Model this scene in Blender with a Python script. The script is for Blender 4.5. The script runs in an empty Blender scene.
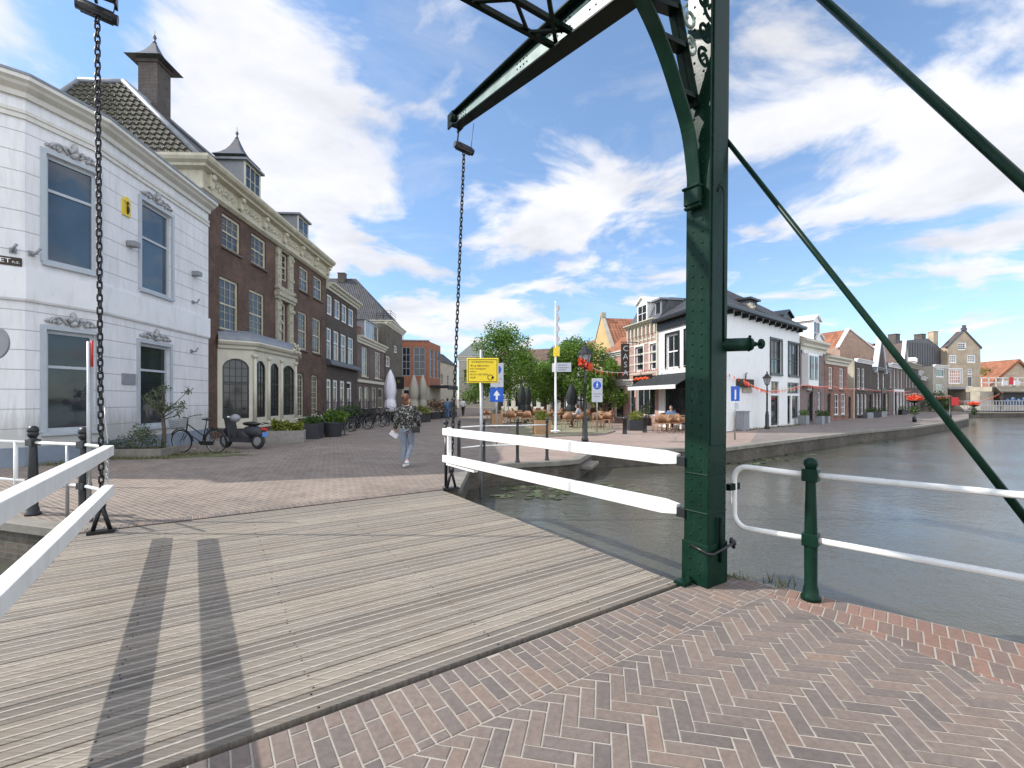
import bpy, bmesh, math, random
from mathutils import Vector, Matrix, Quaternion
from mathutils.geometry import tessellate_polygon
random.seed(7)
R = math.radians
scene = bpy.context.scene
COL = scene.collection

# ---------------------------------------------------------------- camera
FPX, EYE, HOR = 456.0, 1.6, 399.0
cd = bpy.data.cameras.new('camera'); cam = bpy.data.objects.new('camera', cd); COL.objects.link(cam)
cam.location = (0, 0, EYE); cam.rotation_euler = (R(90), 0, 0)
cd.sensor_width = 36; cd.lens = FPX / 1024 * 36; cd.shift_y = 15 / 1024; cd.clip_start = .05; cd.clip_end = 6000
scene.camera = cam
scene.view_settings.view_transform = 'Standard'; scene.view_settings.look = 'None'
scene.view_settings.gamma = 1; scene.view_settings.use_curve_mapping = False
scene.view_settings.exposure = 0.78
scene.render.engine = 'CYCLES'
scene.cycles.max_bounces = 6; scene.cycles.diffuse_bounces = 3; scene.cycles.glossy_bounces = 3
scene.cycles.transmission_bounces = 3; scene.cycles.transparent_max_bounces = 6
scene.cycles.caustics_reflective = False; scene.cycles.caustics_refractive = False
scene.cycles.use_denoising = True

# ---------------------------------------------------------------- sun + sky
SUN_EL = R(41)
sdir = Vector((-math.cos(SUN_EL), 0.02, math.sin(SUN_EL))).normalized()
ld = bpy.data.lights.new('sun', 'SUN'); ld.energy = 2.9; ld.angle = R(.5); ld.color = (1, .955, .885)
sun = bpy.data.objects.new('sun', ld); COL.objects.link(sun)
sun.rotation_euler = sdir.to_track_quat('Z', 'Y').to_euler()

w = bpy.data.worlds.new('World'); scene.world = w; w.use_nodes = True
nt = w.node_tree; N = nt.nodes; L = nt.links
for n in list(N): N.remove(n)
def wn(t, **k):
    n = N.new(t)
    for a, b in k.items(): setattr(n, a, b)
    return n
def wmath(op, a, b=None, c=None, clamp=False):
    n = wn('ShaderNodeMath', operation=op); n.use_clamp = clamp
    for i, v in enumerate((a, b, c)):
        if v is None: continue
        if isinstance(v, (int, float)): n.inputs[i].default_value = v
        else: L.new(v, n.inputs[i])
    return n.outputs[0]
out = wn('ShaderNodeOutputWorld'); bg = wn('ShaderNodeBackground'); L.new(bg.outputs[0], out.inputs[0])
sky = wn('ShaderNodeTexSky', sky_type='NISHITA'); sky.sun_disc = False
sky.sun_elevation = SUN_EL; sky.sun_rotation = R(-91); sky.air_density = 1.0; sky.dust_density = .12; sky.ozone_density = 1.2
tc = wn('ShaderNodeTexCoord')
sep = wn('ShaderNodeSeparateXYZ'); L.new(tc.outputs['Generated'], sep.inputs[0])
zc = wmath('MAXIMUM', sep.outputs[2], 0.0)
zz = wmath('ADD', zc, 0.16)
px_ = wmath('DIVIDE', sep.outputs[0], zz); py_ = wmath('DIVIDE', sep.outputs[1], zz)
cmb = wn('ShaderNodeCombineXYZ'); L.new(px_, cmb.inputs[0]); L.new(py_, cmb.inputs[1])
def wnoise(scale, detail, rough, dist, off, vec=None, sx=1, sy=1):
    m = wn('ShaderNodeMapping'); m.inputs['Location'].default_value = off; m.inputs['Scale'].default_value = (sx, sy, 1)
    L.new(vec or cmb.outputs[0], m.inputs[0])
    n = wn('ShaderNodeTexNoise'); n.inputs['Scale'].default_value = scale; n.inputs['Detail'].default_value = detail
    n.inputs['Roughness'].default_value = rough; n.inputs['Distortion'].default_value = dist
    L.new(m.outputs[0], n.inputs['Vector']); return n.outputs[0]
CLOUD_OFF = (4.3, 1.7, 0)
n1 = wnoise(2.1, 9, .55, .35, CLOUD_OFF)
n2 = wnoise(.55, 4, .5, .2, (9.1, 3.3, 0))
# where the big banks lie: veil over the right, cumulus over the left, blue gap between (azimuth of the view direction)
az = wmath('ARCTAN2', sep.outputs[0], sep.outputs[1])           # 0 = straight ahead, + right
def bump(center, width, amp):
    d_ = wmath('DIVIDE', wmath('SUBTRACT', az, center), width)
    e_ = wmath('POWER', 2.718, wmath('MULTIPLY', wmath('MULTIPLY', d_, d_), -1.0))
    return wmath('MULTIPLY', e_, amp)
def bump2(ca, ce, wa, we, amp):
    d_ = wmath('DIVIDE', wmath('SUBTRACT', az, ca), wa); q_ = wmath('DIVIDE', wmath('SUBTRACT', el, ce), we)
    s_ = wmath('ADD', wmath('MULTIPLY', d_, d_), wmath('MULTIPLY', q_, q_))
    return wmath('MULTIPLY', wmath('POWER', 2.718, wmath('MULTIPLY', s_, -1.0)), amp)
el = wmath('ARCSINE', sep.outputs[2])
bias = bump2(.80, .40, .42, .20, .13)
for args in ((-.62, .48, .34, .22, .17), (-.30, .52, .2, .10, .10), (.10, .44, .17, .07, .11), (.02, .18, .3, .07, .08),
             (.22, .34, .22, .08, .08), (.12, .66, .20, .10, -.16), (-.16, .33, .12, .07, -.08), (.50, .72, .2, .14, -.06),
             (.62, .12, .5, .06, -.05), (-.88, .52, .10, .16, .12), (-.15, .15, .2, .06, .06), (-.75, .62, .1, .12, -.06)):
    bias = wmath('ADD', bias, bump2(*args))
dens = wmath('ADD', wmath('ADD', n1, bias), wmath('MULTIPLY', wmath('SUBTRACT', n2, .5), .35))
mr = wn('ShaderNodeMapRange', interpolation_type='SMOOTHSTEP'); L.new(dens, mr.inputs[0])
mr.inputs[1].default_value = .485; mr.inputs[2].default_value = .635
thin = wn('ShaderNodeMapRange'); L.new(wnoise(2.6, 8, .62, .8, (2, 5, 0), sx=.6), thin.inputs[0])
thin.inputs[1].default_value = .45; thin.inputs[2].default_value = .75; thin.inputs[4].default_value = .38
cov = wmath('MAXIMUM', mr.outputs[0], thin.outputs[0], clamp=True)
bkc = wn('ShaderNodeMapRange'); L.new(sep.outputs[1], bkc.inputs[0]); bkc.inputs[1].default_value = .30; bkc.inputs[2].default_value = -.2; bkc.inputs[3].default_value = 0.0; bkc.inputs[4].default_value = .75  # unseen cloud cover added behind the camera for neutral fill light
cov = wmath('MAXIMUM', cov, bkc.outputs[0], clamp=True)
hz = wmath('POWER', 2.718, wmath('MULTIPLY', wmath('MAXIMUM', el, 0.0), -7.0))
cov = wmath('MAXIMUM', cov, wmath('ADD', wmath('MULTIPLY', hz, .30), .05), clamp=True)
# cloud brightness: shaded cores
core = wn('ShaderNodeMapRange'); L.new(wnoise(1.9, 8, .6, .2, (5.0, 1.2, 0)), core.inputs[0])
core.inputs[1].default_value = .35; core.inputs[2].default_value = .65; core.inputs[3].default_value = .74; core.inputs[4].default_value = 1.0
ccol = wn('ShaderNodeVectorMath', operation='SCALE'); ccol.inputs[0].default_value = (4.95, 4.97, 5.25); 
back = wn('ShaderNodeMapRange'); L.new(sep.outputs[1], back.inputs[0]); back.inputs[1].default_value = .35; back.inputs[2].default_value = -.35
back.inputs[3].default_value = 1.0; back.inputs[4].default_value = 2.2      # unseen clouds behind the camera brightened as added fill light
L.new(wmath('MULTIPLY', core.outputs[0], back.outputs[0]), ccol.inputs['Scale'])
skyv = wn('ShaderNodeVectorMath', operation='MULTIPLY'); L.new(sky.outputs[0], skyv.inputs[0])
hzr = wn('ShaderNodeValToRGB'); L.new(wmath('MULTIPLY', el, 1.8, clamp=True), hzr.inputs[0]); hzr.color_ramp.elements[0].color = (.62, .80, .98, 1); hzr.color_ramp.elements[1].color = (.86, 1.0, 1.08, 1); L.new(hzr.outputs[0], skyv.inputs[1])
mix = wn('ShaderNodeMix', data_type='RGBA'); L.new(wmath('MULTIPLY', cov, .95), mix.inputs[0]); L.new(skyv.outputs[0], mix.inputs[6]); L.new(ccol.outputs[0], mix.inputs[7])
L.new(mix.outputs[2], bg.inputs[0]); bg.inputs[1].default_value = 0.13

# ---------------------------------------------------------------- helpers
def at(px, py, d):
    return Vector(((px - 512) / FPX * d, d, EYE + (HOR - py) / FPX * d))
def gnd(px, py, z=0.0):
    d = FPX * (EYE - z) / (py - HOR); return Vector(((px - 512) / FPX * d, d, z))

class MB:
    def __init__(s): s.v = []; s.f = []; s.m = []; s.sm = []; s.c = []
    def add(s, vs, fs, m=0, smooth=False, col=None):
        b = len(s.v); s.v += [Vector(v) for v in vs]
        for f in fs: s.f.append([b + i for i in f]); s.m.append(m); s.sm.append(smooth); s.c.append(col)
        return s
    def box(s, lo, hi, M=None, m=0, col=None):
        x0, y0, z0 = lo; x1, y1, z1 = hi
        vs = [Vector(p) for p in ((x0,y0,z0),(x1,y0,z0),(x1,y1,z0),(x0,y1,z0),(x0,y0,z1),(x1,y0,z1),(x1,y1,z1),(x0,y1,z1))]
        if M is not None: vs = [M @ v for v in vs]
        return s.add(vs, [(0,3,2,1),(4,5,6,7),(0,1,5,4),(1,2,6,5),(2,3,7,6),(3,0,4,7)], m, False, col)
    def prism(s, pts, off, m=0, smooth=False):
        n = len(pts); pts = [Vector(p) for p in pts]; off = Vector(off)
        vs = pts + [p + off for p in pts]
        return s.add(vs, [tuple(range(n))[::-1], tuple(range(n, 2*n))] + [(i, (i+1) % n, n + (i+1) % n, n + i) for i in range(n)], m, smooth)
    def tube(s, pts, r, n=8, m=0, caps=True, smooth=True):
        pts = [Vector(p) for p in pts]; k = len(pts)
        rs = r if isinstance(r, (list, tuple)) else [r] * k
        vs = []; up = None
        for i, p in enumerate(pts):
            t = (pts[min(i+1, k-1)] - pts[max(i-1, 0)])
            t = t.normalized() if t.length > 1e-9 else Vector((0,0,1))
            if up is None: up = Vector((0,0,1)) if abs(t.z) < .9 else Vector((1,0,0))
            a = t.cross(up)
            if a.length < 1e-6: a = t.orthogonal()
            a.normalize(); b = a.cross(t).normalized(); up = b
            for j in range(n):
                w_ = 2 * math.pi * j / n
                vs.append(p + (a * math.cos(w_) + b * math.sin(w_)) * rs[i])
        fs = []
        for i in range(k - 1):
            for j in range(n): fs.append((i*n + j, i*n + (j+1) % n, (i+1)*n + (j+1) % n, (i+1)*n + j))
        s.add(vs, fs, m, smooth)
        if caps:
            b = len(s.v) - len(vs)
            s.f.append([b + j for j in range(n)][::-1]); s.m.append(m); s.sm.append(False); s.c.append(None)
            s.f.append([b + (k-1)*n + j for j in range(n)]); s.m.append(m); s.sm.append(False); s.c.append(None)
        return s
    def cyl(s, p0, p1, r0, r1=None, n=12, m=0, smooth=True): return s.tube([p0, p1], [r0, r0 if r1 is None else r1], n, m, True, smooth)
    def lathe(s, prof, loc=(0,0,0), n=16, m=0, smooth=True, M=None):
        loc = Vector(loc); vs = []
        for r, z in prof:
            for j in range(n):
                w_ = 2*math.pi*(j + .5)/n; p = Vector((r*math.cos(w_), r*math.sin(w_), z))
                if M is not None: p = M @ p
                vs.append(p + loc)
        fs = []
        for i in range(len(prof) - 1):
            for j in range(n): fs.append((i*n + j, i*n + (j+1) % n, (i+1)*n + (j+1) % n, (i+1)*n + j))
        s.add(vs, fs, m, smooth)
        b = len(s.v) - len(vs)
        for i, rev in ((0, True), (len(prof)-1, False)):
            if prof[i][0] > 1e-4:
                f = [b + i*n + j for j in range(n)]
                s.f.append(f[::-1] if rev else f); s.m.append(m); s.sm.append(False); s.c.append(None)
        return s
    def ball(s, c, r, m=0, n=12, sc=(1,1,1)):
        c = Vector(c); k = max(5, n // 2 + 1); prof = []
        vs = []; fs = []
        for i in range(k + 1):
            a = math.pi * i / k
            for j in range(n):
                w_ = 2*math.pi*j/n
                vs.append(c + Vector((r*math.sin(a)*math.cos(w_)*sc[0], r*math.sin(a)*math.sin(w_)*sc[1], -r*math.cos(a)*sc[2])))
        for i in range(k):
            for j in range(n): fs.append((i*n + j, i*n + (j+1) % n, (i+1)*n + (j+1) % n, (i+1)*n + j))
        return s.add(vs, fs, m, True)
    def torus(s, c, r, t, M=None, n=24, k=8, m=0, sy=1.0):
        c = Vector(c); vs = []; fs = []
        for i in range(n):
            a = 2*math.pi*i/n
            for j in range(k):
                b = 2*math.pi*j/k
                p = Vector(((r + t*math.cos(b))*math.cos(a), (r + t*math.cos(b))*math.sin(a), t*math.sin(b)))
                if sy != 1.0: p.y += (sy - 1) * r * (1 if math.sin(a) > 1e-6 else (-1 if math.sin(a) < -1e-6 else 0))
                if M is not None: p = M @ p
                vs.append(c + p)
        for i in range(n):
            for j in range(k): fs.append((i*k + j, ((i+1) % n)*k + j, ((i+1) % n)*k + (j+1) % k, i*k + (j+1) % k))
        return s.add(vs, fs, m, True)
    def poly(s, pts, m=0):
        pts = [Vector(p) for p in pts]; tris = tessellate_polygon([pts])
        fs = []
        for t in tris:
            a, b, c = (pts[i] for i in t)
            fs.append(t if (b - a).cross(c - a).z >= 0 else t[::-1])
        return s.add(pts, fs, m)
    def build(s, name, mats, parent=None, ground=None, uv=True, bevel=0):
        if not isinstance(mats, (list, tuple)): mats = [mats]
        org = ORG.get(parent, Vector((0,0,0))) if parent is not None else Vector((0,0,0))
        me = bpy.data.meshes.new(name)
        me.from_pydata([v - org for v in s.v], [], s.f)
        for mt in mats: me.materials.append(mt)
        me.polygons.foreach_set('material_index', s.m); me.polygons.foreach_set('use_smooth', s.sm)
        if any(c is not None for c in s.c):
            ca = me.color_attributes.new('tint', 'FLOAT_COLOR', 'CORNER'); arr = []
            for p in me.polygons:
                c = s.c[p.index]; v = (c, c, c, 1) if isinstance(c, (int, float)) else ((*c, 1) if c is not None else (.5, .5, .5, 1))
                arr += list(v) * p.loop_total
            ca.data.foreach_set('color', arr)
        if uv:
            ul = me.uv_layers.new(name='uv'); uvs = [0.0] * (2 * len(me.loops))
            for p in me.polygons:
                n_ = p.normal
                t = Vector((-n_.y, n_.x, 0)) if abs(n_.z) < .985 else Vector((1, 0, 0))
                t.normalize(); v_ = n_.cross(t)
                for li in p.loop_indices:
                    co = me.vertices[me.loops[li].vertex_index].co + org
                    uvs[2*li] = co.dot(t); uvs[2*li + 1] = co.dot(v_)
            ul.data.foreach_set('uv', uvs)
        me.update()
        o = bpy.data.objects.new(name, me); COL.objects.link(o)
        if parent is not None: o.parent = parent
        ORG[o] = org.copy()
        if bevel:
            b = o.modifiers.new('bevel', 'BEVEL'); b.width = bevel; b.segments = 2; b.limit_method = 'ANGLE'; b.angle_limit = R(50)
        return o
ORG = {}
def tag(o, label=None, cat=None, group=None, kind=None):
    if label: o['label'] = label
    if cat: o['category'] = cat
    if group: o['group'] = group
    if kind: o['kind'] = kind
    return o
def thing(name, label, cat, loc=(0,0,0), group=None):
    o = bpy.data.objects.new(name, None); COL.objects.link(o); o.location = loc; o.empty_display_size = .2
    ORG[o] = Vector(loc); return tag(o, label, cat, group)
def dup(o, loc=None, rz=None, label=None, group=None, scale=None):
    c = o.copy(); COL.objects.link(c)
    for ch in list(o.children):
        k = ch.copy(); COL.objects.link(k); k.parent = c
        for g in list(ch.children):
            h = g.copy(); COL.objects.link(h); h.parent = k
    if loc is not None: c.location = loc
    if rz is not None: c.rotation_euler = (0, 0, rz)
    if label: c['label'] = label
    if group: c['group'] = group
    if scale is not None: c.scale = (scale,)*3 if isinstance(scale, (int, float)) else scale
    return c
def frame(org, xdir, zdir=(0,0,1)):
    x = Vector(xdir).normalized(); z = Vector(zdir).normalized(); y = z.cross(x).normalized(); z = x.cross(y)
    M = Matrix((x, y, z)).transposed().to_4x4(); M.translation = Vector(org); return M
def clip(poly, p, n):       # keep the side where (q-p).n >= 0 ; 2D
    outp = []
    for i in range(len(poly)):
        a, b = poly[i], poly[(i+1) % len(poly)]
        da = (a - p).dot(n); db = (b - p).dot(n)
        if da >= 0: outp.append(a)
        if (da >= 0) != (db >= 0): outp.append(a + (b - a) * (da / (da - db)))
    return outp
def sweep(mb, poly, prof, z=0.0, m=0, caps=True):
    """profile [(out, z)] swept along a 2D polyline, offset to its right-hand (viewer) side with mitres"""
    P = [Vector(p) for p in poly]; k = len(P); nn = []
    for i in range(k):
        dirs = []
        if i > 0: dirs.append((P[i] - P[i-1]).normalized())
        if i < k - 1: dirs.append((P[i+1] - P[i]).normalized())
        ns = [Vector((d.y, -d.x)) for d in dirs]
        a = sum(ns, Vector((0, 0))).normalized(); a = a / max(.3, a.dot(ns[0])); nn.append(a)
    vs = [Vector((*(P[i] + nn[i] * o_), z + h)) for i in range(k) for o_, h in prof]
    q = len(prof); fs = []
    for i in range(k - 1):
        for j in range(q - 1): fs.append((i*q + j, (i+1)*q + j, (i+1)*q + j + 1, i*q + j + 1))
    if caps: fs.append(tuple(range(q))[::-1]); fs.append(tuple((k-1)*q + j for j in range(q)))
    mb.add(vs, fs, m); return mb
def text_mesh(txt, size, name, mat_, M, parent=None, extrude=.002, align='CENTER', width=None):
    cu = bpy.data.curves.new(name, 'FONT'); cu.body = txt; cu.size = size; cu.extrude = extrude; cu.align_x = align; cu.align_y = 'CENTER'
    cu.resolution_u = 2
    tmp = bpy.data.objects.new('tmp', cu); COL.objects.link(tmp)
    dg = bpy.context.evaluated_depsgraph_get(); me = bpy.data.meshes.new_from_object(tmp.evaluated_get(dg))
    bpy.data.objects.remove(tmp); bpy.data.curves.remove(cu)
    if width:
        xs = [v.co.x for v in me.vertices]; k = width / max(1e-6, max(xs) - min(xs))
        for v in me.vertices: v.co.x *= k
    org = ORG.get(parent, Vector((0,0,0))) if parent is not None else Vector((0,0,0))
    for v in me.vertices: v.co = (M @ v.co) - org
    me.materials.clear(); me.materials.append(mat_)
    o = bpy.data.objects.new(name, me); COL.objects.link(o); ORG[o] = org
    if parent is not None: o.parent = parent
    return o
def textframe(org, right, normal):
    x = Vector(right).normalized(); z = Vector(normal).normalized(); y = z.cross(x)
    M = Matrix((x, y, z)).transposed().to_4x4(); M.translation = Vector(org); return M

# ---------------------------------------------------------------- materials
class NT:
    def __init__(s, name):
        s.mat = bpy.data.materials.new(name); s.mat.use_nodes = True; s.t = s.mat.node_tree
        s.b = s.t.nodes['Principled BSDF']
    def n(s, t, **k):
        n = s.t.nodes.new(t)
        for a, b in k.items(): setattr(n, a, b)
        return n
    def l(s, a, b): s.t.links.new(a, b)
    def coord(s, kind='uv', scale=(1,1,1), rot=(0,0,0)):
        if kind == 'uv': c = s.n('ShaderNodeUVMap').outputs[0]
        elif kind == 'pos': c = s.n('ShaderNodeNewGeometry').outputs['Position']
        else: c = s.n('ShaderNodeTexCoord').outputs['Object']
        m = s.n('ShaderNodeMapping'); m.inputs['Scale'].default_value = scale; m.inputs['Rotation'].default_value = rot
        s.l(c, m.inputs[0]); return m.outputs[0]
    def noise(s, vec, scale, detail=4, rough=.55, dist=0):
        n = s.n('ShaderNodeTexNoise'); n.inputs['Scale'].default_value = scale; n.inputs['Detail'].default_value = detail
        n.inputs['Roughness'].default_value = rough; n.inputs['Distortion'].default_value = dist; s.l(vec, n.inputs['Vector']); return n.outputs[0]
    def ramp(s, v, stops):
        r = s.n('ShaderNodeValToRGB'); e = r.color_ramp.elements
        while len(e) < len(stops): e.new(.5)
        for i, (p, c) in enumerate(stops):
            e[i].position = p; e[i].color = (*c, 1) if isinstance(c, (tuple, list)) else (c, c, c, 1)
        s.l(v, r.inputs[0]); return r.outputs[0]
    def mix(s, f, a, b, mode='MIX'):
        n = s.n('ShaderNodeMix', data_type='RGBA', blend_type=mode)
        for i, v in ((0, f), (6, a), (7, b)):
            if isinstance(v, (int, float)): n.inputs[i].default_value = v
            elif isinstance(v, (tuple, list)): n.inputs[i].default_value = (*v, 1)
            else: s.l(v, n.inputs[i])
        return n.outputs[2]
    def math(s, op, a, b=None, clamp=False):
        n = s.n('ShaderNodeMath', operation=op); n.use_clamp = clamp
        for i, v in enumerate((a, b)):
            if v is None: continue
            if isinstance(v, (int, float)): n.inputs[i].default_value = v
            else: s.l(v, n.inputs[i])
        return n.outputs[0]
    def sep(s, vec):
        n = s.n('ShaderNodeSeparateXYZ'); s.l(vec, n.inputs[0]); return n.outputs
    def bump(s, h, strength=.5, dist=.01):
        n = s.n('ShaderNodeBump'); n.inputs['Strength'].default_value = strength; n.inputs['Distance'].default_value = dist
        s.l(h, n.inputs['Height']); s.l(n.outputs[0], s.b.inputs['Normal'])
    def set(s, color=None, rough=None, metal=None, spec=None):
        for k, v in (('Base Color', color), ('Roughness', rough), ('Metallic', metal), ('Specular IOR Level', spec)):
            if v is None: continue
            if isinstance(v, (int, float)): s.b.inputs[k].default_value = v
            elif isinstance(v, (tuple, list)): s.b.inputs[k].default_value = (*v, 1)
            else: s.l(v, s.b.inputs[k])
        return s.mat
def srgb(r, g, b):
    f = lambda c: (c/255/12.92) if c/255 <= .04045 else ((c/255 + .055)/1.055) ** 2.4
    return (f(r), f(g), f(b))
def paint(name, c, rough=.45, var=.12, scale=3, metal=0, bump=.0, dirt=None):
    t = NT(name); v = t.coord('pos'); n = t.noise(v, scale, 6, .6)
    a = tuple(x*(1-var) for x in c); b = tuple(min(1, x*(1+var)) for x in c)
    col = t.ramp(n, [(.3, a), (.7, b)])
    if dirt:
        n2 = t.noise(t.coord('pos', (1, 1, .25)), scale*2.3, 8, .7)
        f = t.ramp(n2, [(.52, 0.0), (.75, .55)]); col = t.mix(f, col, dirt)
    rr = t.ramp(n, [(.3, rough*.85), (.7, min(1, rough*1.15))])
    if bump: t.bump(t.noise(v, scale*8, 5), bump, .01)
    return t.set(col, rr, metal)
def brick(name, c1, c2, mortar, bw=.22, bh=.065, ms=.012, var=.35, bump=.3, off=.5, big=.35, kind='uv', rot=0, rough=.9):
    t = NT(name); v = t.coord(kind, rot=(0, 0, rot))
    b = t.n('ShaderNodeTexBrick'); b.offset = off; t.l(v, b.inputs['Vector'])
    b.inputs['Scale'].default_value = 1; b.inputs['Brick Width'].default_value = bw; b.inputs['Row Height'].default_value = bh
    b.inputs['Mortar Size'].default_value = ms; b.inputs['Mortar Smooth'].default_value = .2; b.inputs['Bias'].default_value = -.1
    b.inputs['Color1'].default_value = (*c1, 1); b.inputs['Color2'].default_value = (*c2, 1); b.inputs['Mortar'].default_value = (*mortar, 1)
    n = t.noise(v, .7, 6, .65); n2 = t.noise(v, 4.5, 5, .7)
    f = t.ramp(n, [(.3, 1-big), (.7, 1+big*.6)]); f2 = t.ramp(n2, [(.25, 1-var), (.75, 1+var*.5)])
    col = t.mix(1, t.mix(1, b.outputs[0], f, 'MULTIPLY'), f2, 'MULTIPLY')
    t.bump(t.math('MULTIPLY', b.outputs[1], -1), bump, .008)
    return t.set(col, rough)
def glassy(name, c, rough=.06, var=.4, spec=.6):
    t = NT(name); v = t.coord('pos'); n = t.noise(v, .9, 3, .5)
    col = t.ramp(n, [(.35, tuple(x*(1-var) for x in c)), (.65, tuple(x*(1+var) for x in c))])
    t.bump(t.noise(v, 1.7, 2), .12, .02)
    return t.set(col, rough, 0, spec)
M = {}
M['white'] = paint('white_paint', (.74, .75, .76), .5, .05, 1.5, dirt=(.45, .45, .42))
M['bright_white'] = paint('bright_white_paint', (.8, .8, .79), .45, .03, 3, dirt=(.6, .58, .52))
M['rail_white'] = paint('rail_white_paint', (.80, .80, .77), .45, .05, 4, dirt=(.55, .53, .46), bump=.12)
M['cream'] = paint('cream_stone_paint', (.50, .47, .36), .7, .15, 2.5, dirt=(.2, .18, .13), bump=.2)
M['creamclean'] = paint('cream_paint', (.56, .54, .44), .55, .08, 2.0, dirt=(.3, .28, .22))
M['offwhite'] = paint('off_white_paint', (.62, .61, .56), .55, .08, 2.0, dirt=(.4, .38, .33))
def wear(k, c, lo=.60, hi=.70, amt=.6):
    m = M[k]; tr = m.node_tree; b = tr.nodes['Principled BSDF']; src = b.inputs['Base Color'].links[0].from_socket
    q = NT.__new__(NT); q.mat = m; q.t = tr; q.b = b
    n = q.noise(q.coord('pos', (1, 1, .35)), 9, 9, .75, .5); f = q.ramp(n, [(lo, 0.0), (hi, amt)]); b.inputs['Base Color'].links[0]; q.l(q.mix(f, src, c), b.inputs['Base Color'])
def spec(k, v): M[k].node_tree.nodes['Principled BSDF'].inputs['Specular IOR Level'].default_value = v
M['green'] = paint('bridge_green_paint', (.005, .023, .014), .30, .25, 4, dirt=(.02, .05, .035), bump=.05)
M['darkgreen'] = paint('dark_green_paint', (.003, .010, .007), .3, .25, 5, bump=.05)
spec('green', .12); spec('darkgreen', .08); wear('green', (.03, .075, .055), .58, .72, .55); wear('darkgreen', (.03, .035, .028), .58, .72, .5)
M['webgreen'] = paint('grey_green_paint', (.23, .31, .27), .35, .15, 5)
M['black'] = paint('black_paint', (.012, .013, .014), .35, .2, 6)
M['chain'] = paint('chain_black', (.014, .014, .015), .38, .35, 30, metal=.3, bump=.2)
M['rubber'] = paint('rubber', (.02, .02, .02), .8, .2, 8)
M['steel'] = paint('galvanised_steel', (.42, .43, .43), .42, .12, 9, metal=.7)
M['chrome'] = paint('chrome', (.6, .6, .6), .2, .05, 5, metal=1)
M['grey'] = paint('grey_paint', (.24, .25, .27), .5, .12, 4)
M['lead'] = paint('lead_sheet', (.19, .21, .24), .45, .2, 3, dirt=(.32, .33, .34))
M['slate'] = paint('slate', (.07, .075, .085), .5, .25, 6)
M['stone'] = paint('blue_stone', (.20, .185, .155), .8, .25, 3, bump=.5, dirt=(.10, .11, .07))
M['quaywall'] = brick('quay_brick', (.13, .10, .075), (.085, .07, .055), (.12, .12, .10), .22, .07, .012, .5, .5, big=.5)
M['planter_wood'] = paint('weathered_wood', (.26, .245, .22), .8, .2, 7, bump=.4)
M['terrawood'] = paint('oiled_wood', (.34, .20, .10), .6, .2, 7, bump=.3)
M['wicker'] = paint('wicker', (.27, .145, .075), .65, .3, 25, bump=.5)
M['potgrey'] = paint('charcoal_pot', (.035, .037, .043), .6, .15, 5)
M['soil'] = paint('soil', (.05, .035, .025), .95, .3, 14, bump=.5)
M['canvas'] = paint('white_canvas', (.68, .67, .74), .8, .08, 4)
M['darkcanvas'] = paint('dark_canvas', (.016, .02, .022), .8, .15, 4)
M['yellow'] = paint('sign_yellow', (.95, .70, .02), .4, .03, 4)
M['signblue'] = paint('sign_blue', (.01, .10, .50), .4, .05, 4)
M['signgrey'] = paint('sign_grey', (.50, .53, .58), .45, .06, 4)
M['red'] = paint('red_paint', (.55, .02, .02), .45, .1, 5)
M['orange'] = paint('orange_cloth', (.85, .10, .02), .7, .1, 5)
M['ink'] = paint('sign_ink', (.03, .02, .01), .6, .1, 5)
M['sidebeige'] = paint('beige_render', (.42, .38, .30), .9, .18, 1.2, bump=.2, dirt=(.2, .18, .15))
M['yellowwall'] = paint('ochre_render', (.60, .42, .20), .85, .12, 1.2, dirt=(.45, .3, .15))
M['greywall'] = paint('grey_render', (.36, .34, .28), .9, .15, 1.0, bump=.2)
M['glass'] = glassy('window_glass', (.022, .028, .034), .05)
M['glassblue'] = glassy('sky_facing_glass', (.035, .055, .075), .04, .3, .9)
M['curtain'] = glassy('curtained_glass', (.16, .15, .135), .12, .5)
M['glassgrey'] = glassy('leaded_glass', (.035, .036, .036), .08, .5)
M['warmglass'] = glassy('warm_glass', (.20, .12, .06), .08, .6)
M['pinkcurtain'] = glassy('pink_curtain_glass', (.5, .28, .22), .2, .3)
M['brownbrick'] = brick('dark_brown_brick', (.150, .072, .048), (.100, .052, .038), (.12, .10, .08), big=.45)
M['darkbrick'] = brick('dark_brick', (.105, .074, .058), (.075, .056, .046), (.07, .065, .06), big=.3)
M['greybrick'] = brick('grey_brown_brick', (.17, .115, .095), (.13, .09, .078), (.14, .125, .115))
M['olivebrick'] = brick('olive_brick', (.15, .13, .095), (.12, .105, .08), (.10, .09, .08))
M['redbrick'] = brick('red_brick', (.34, .13, .085), (.26, .10, .07), (.22, .18, .15))
M['orangebrick'] = brick('orange_brick', (.34, .115, .055), (.28, .095, .05), (.32, .16, .10), big=.15)
M['pinkbrick'] = brick('pink_brick', (.47, .26, .22), (.40, .20, .17), (.46, .36, .32), big=.15)
M['chimbrick'] = brick('chimney_brick', (.10, .08, .07), (.07, .055, .05), (.14, .13, .12), ms=.014)
M['tanbrick'] = brick('tan_brick', (.54, .42, .28), (.46, .36, .24), (.5, .43, .35), big=.25)
M['violetbrick'] = brick('violet_brick', (.27, .18, .165), (.21, .145, .14), (.22, .2, .19))
M['peachbrick'] = brick('peach_brick', (.50, .32, .23), (.44, .28, .20), (.36, .28, .22), big=.2)
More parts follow.
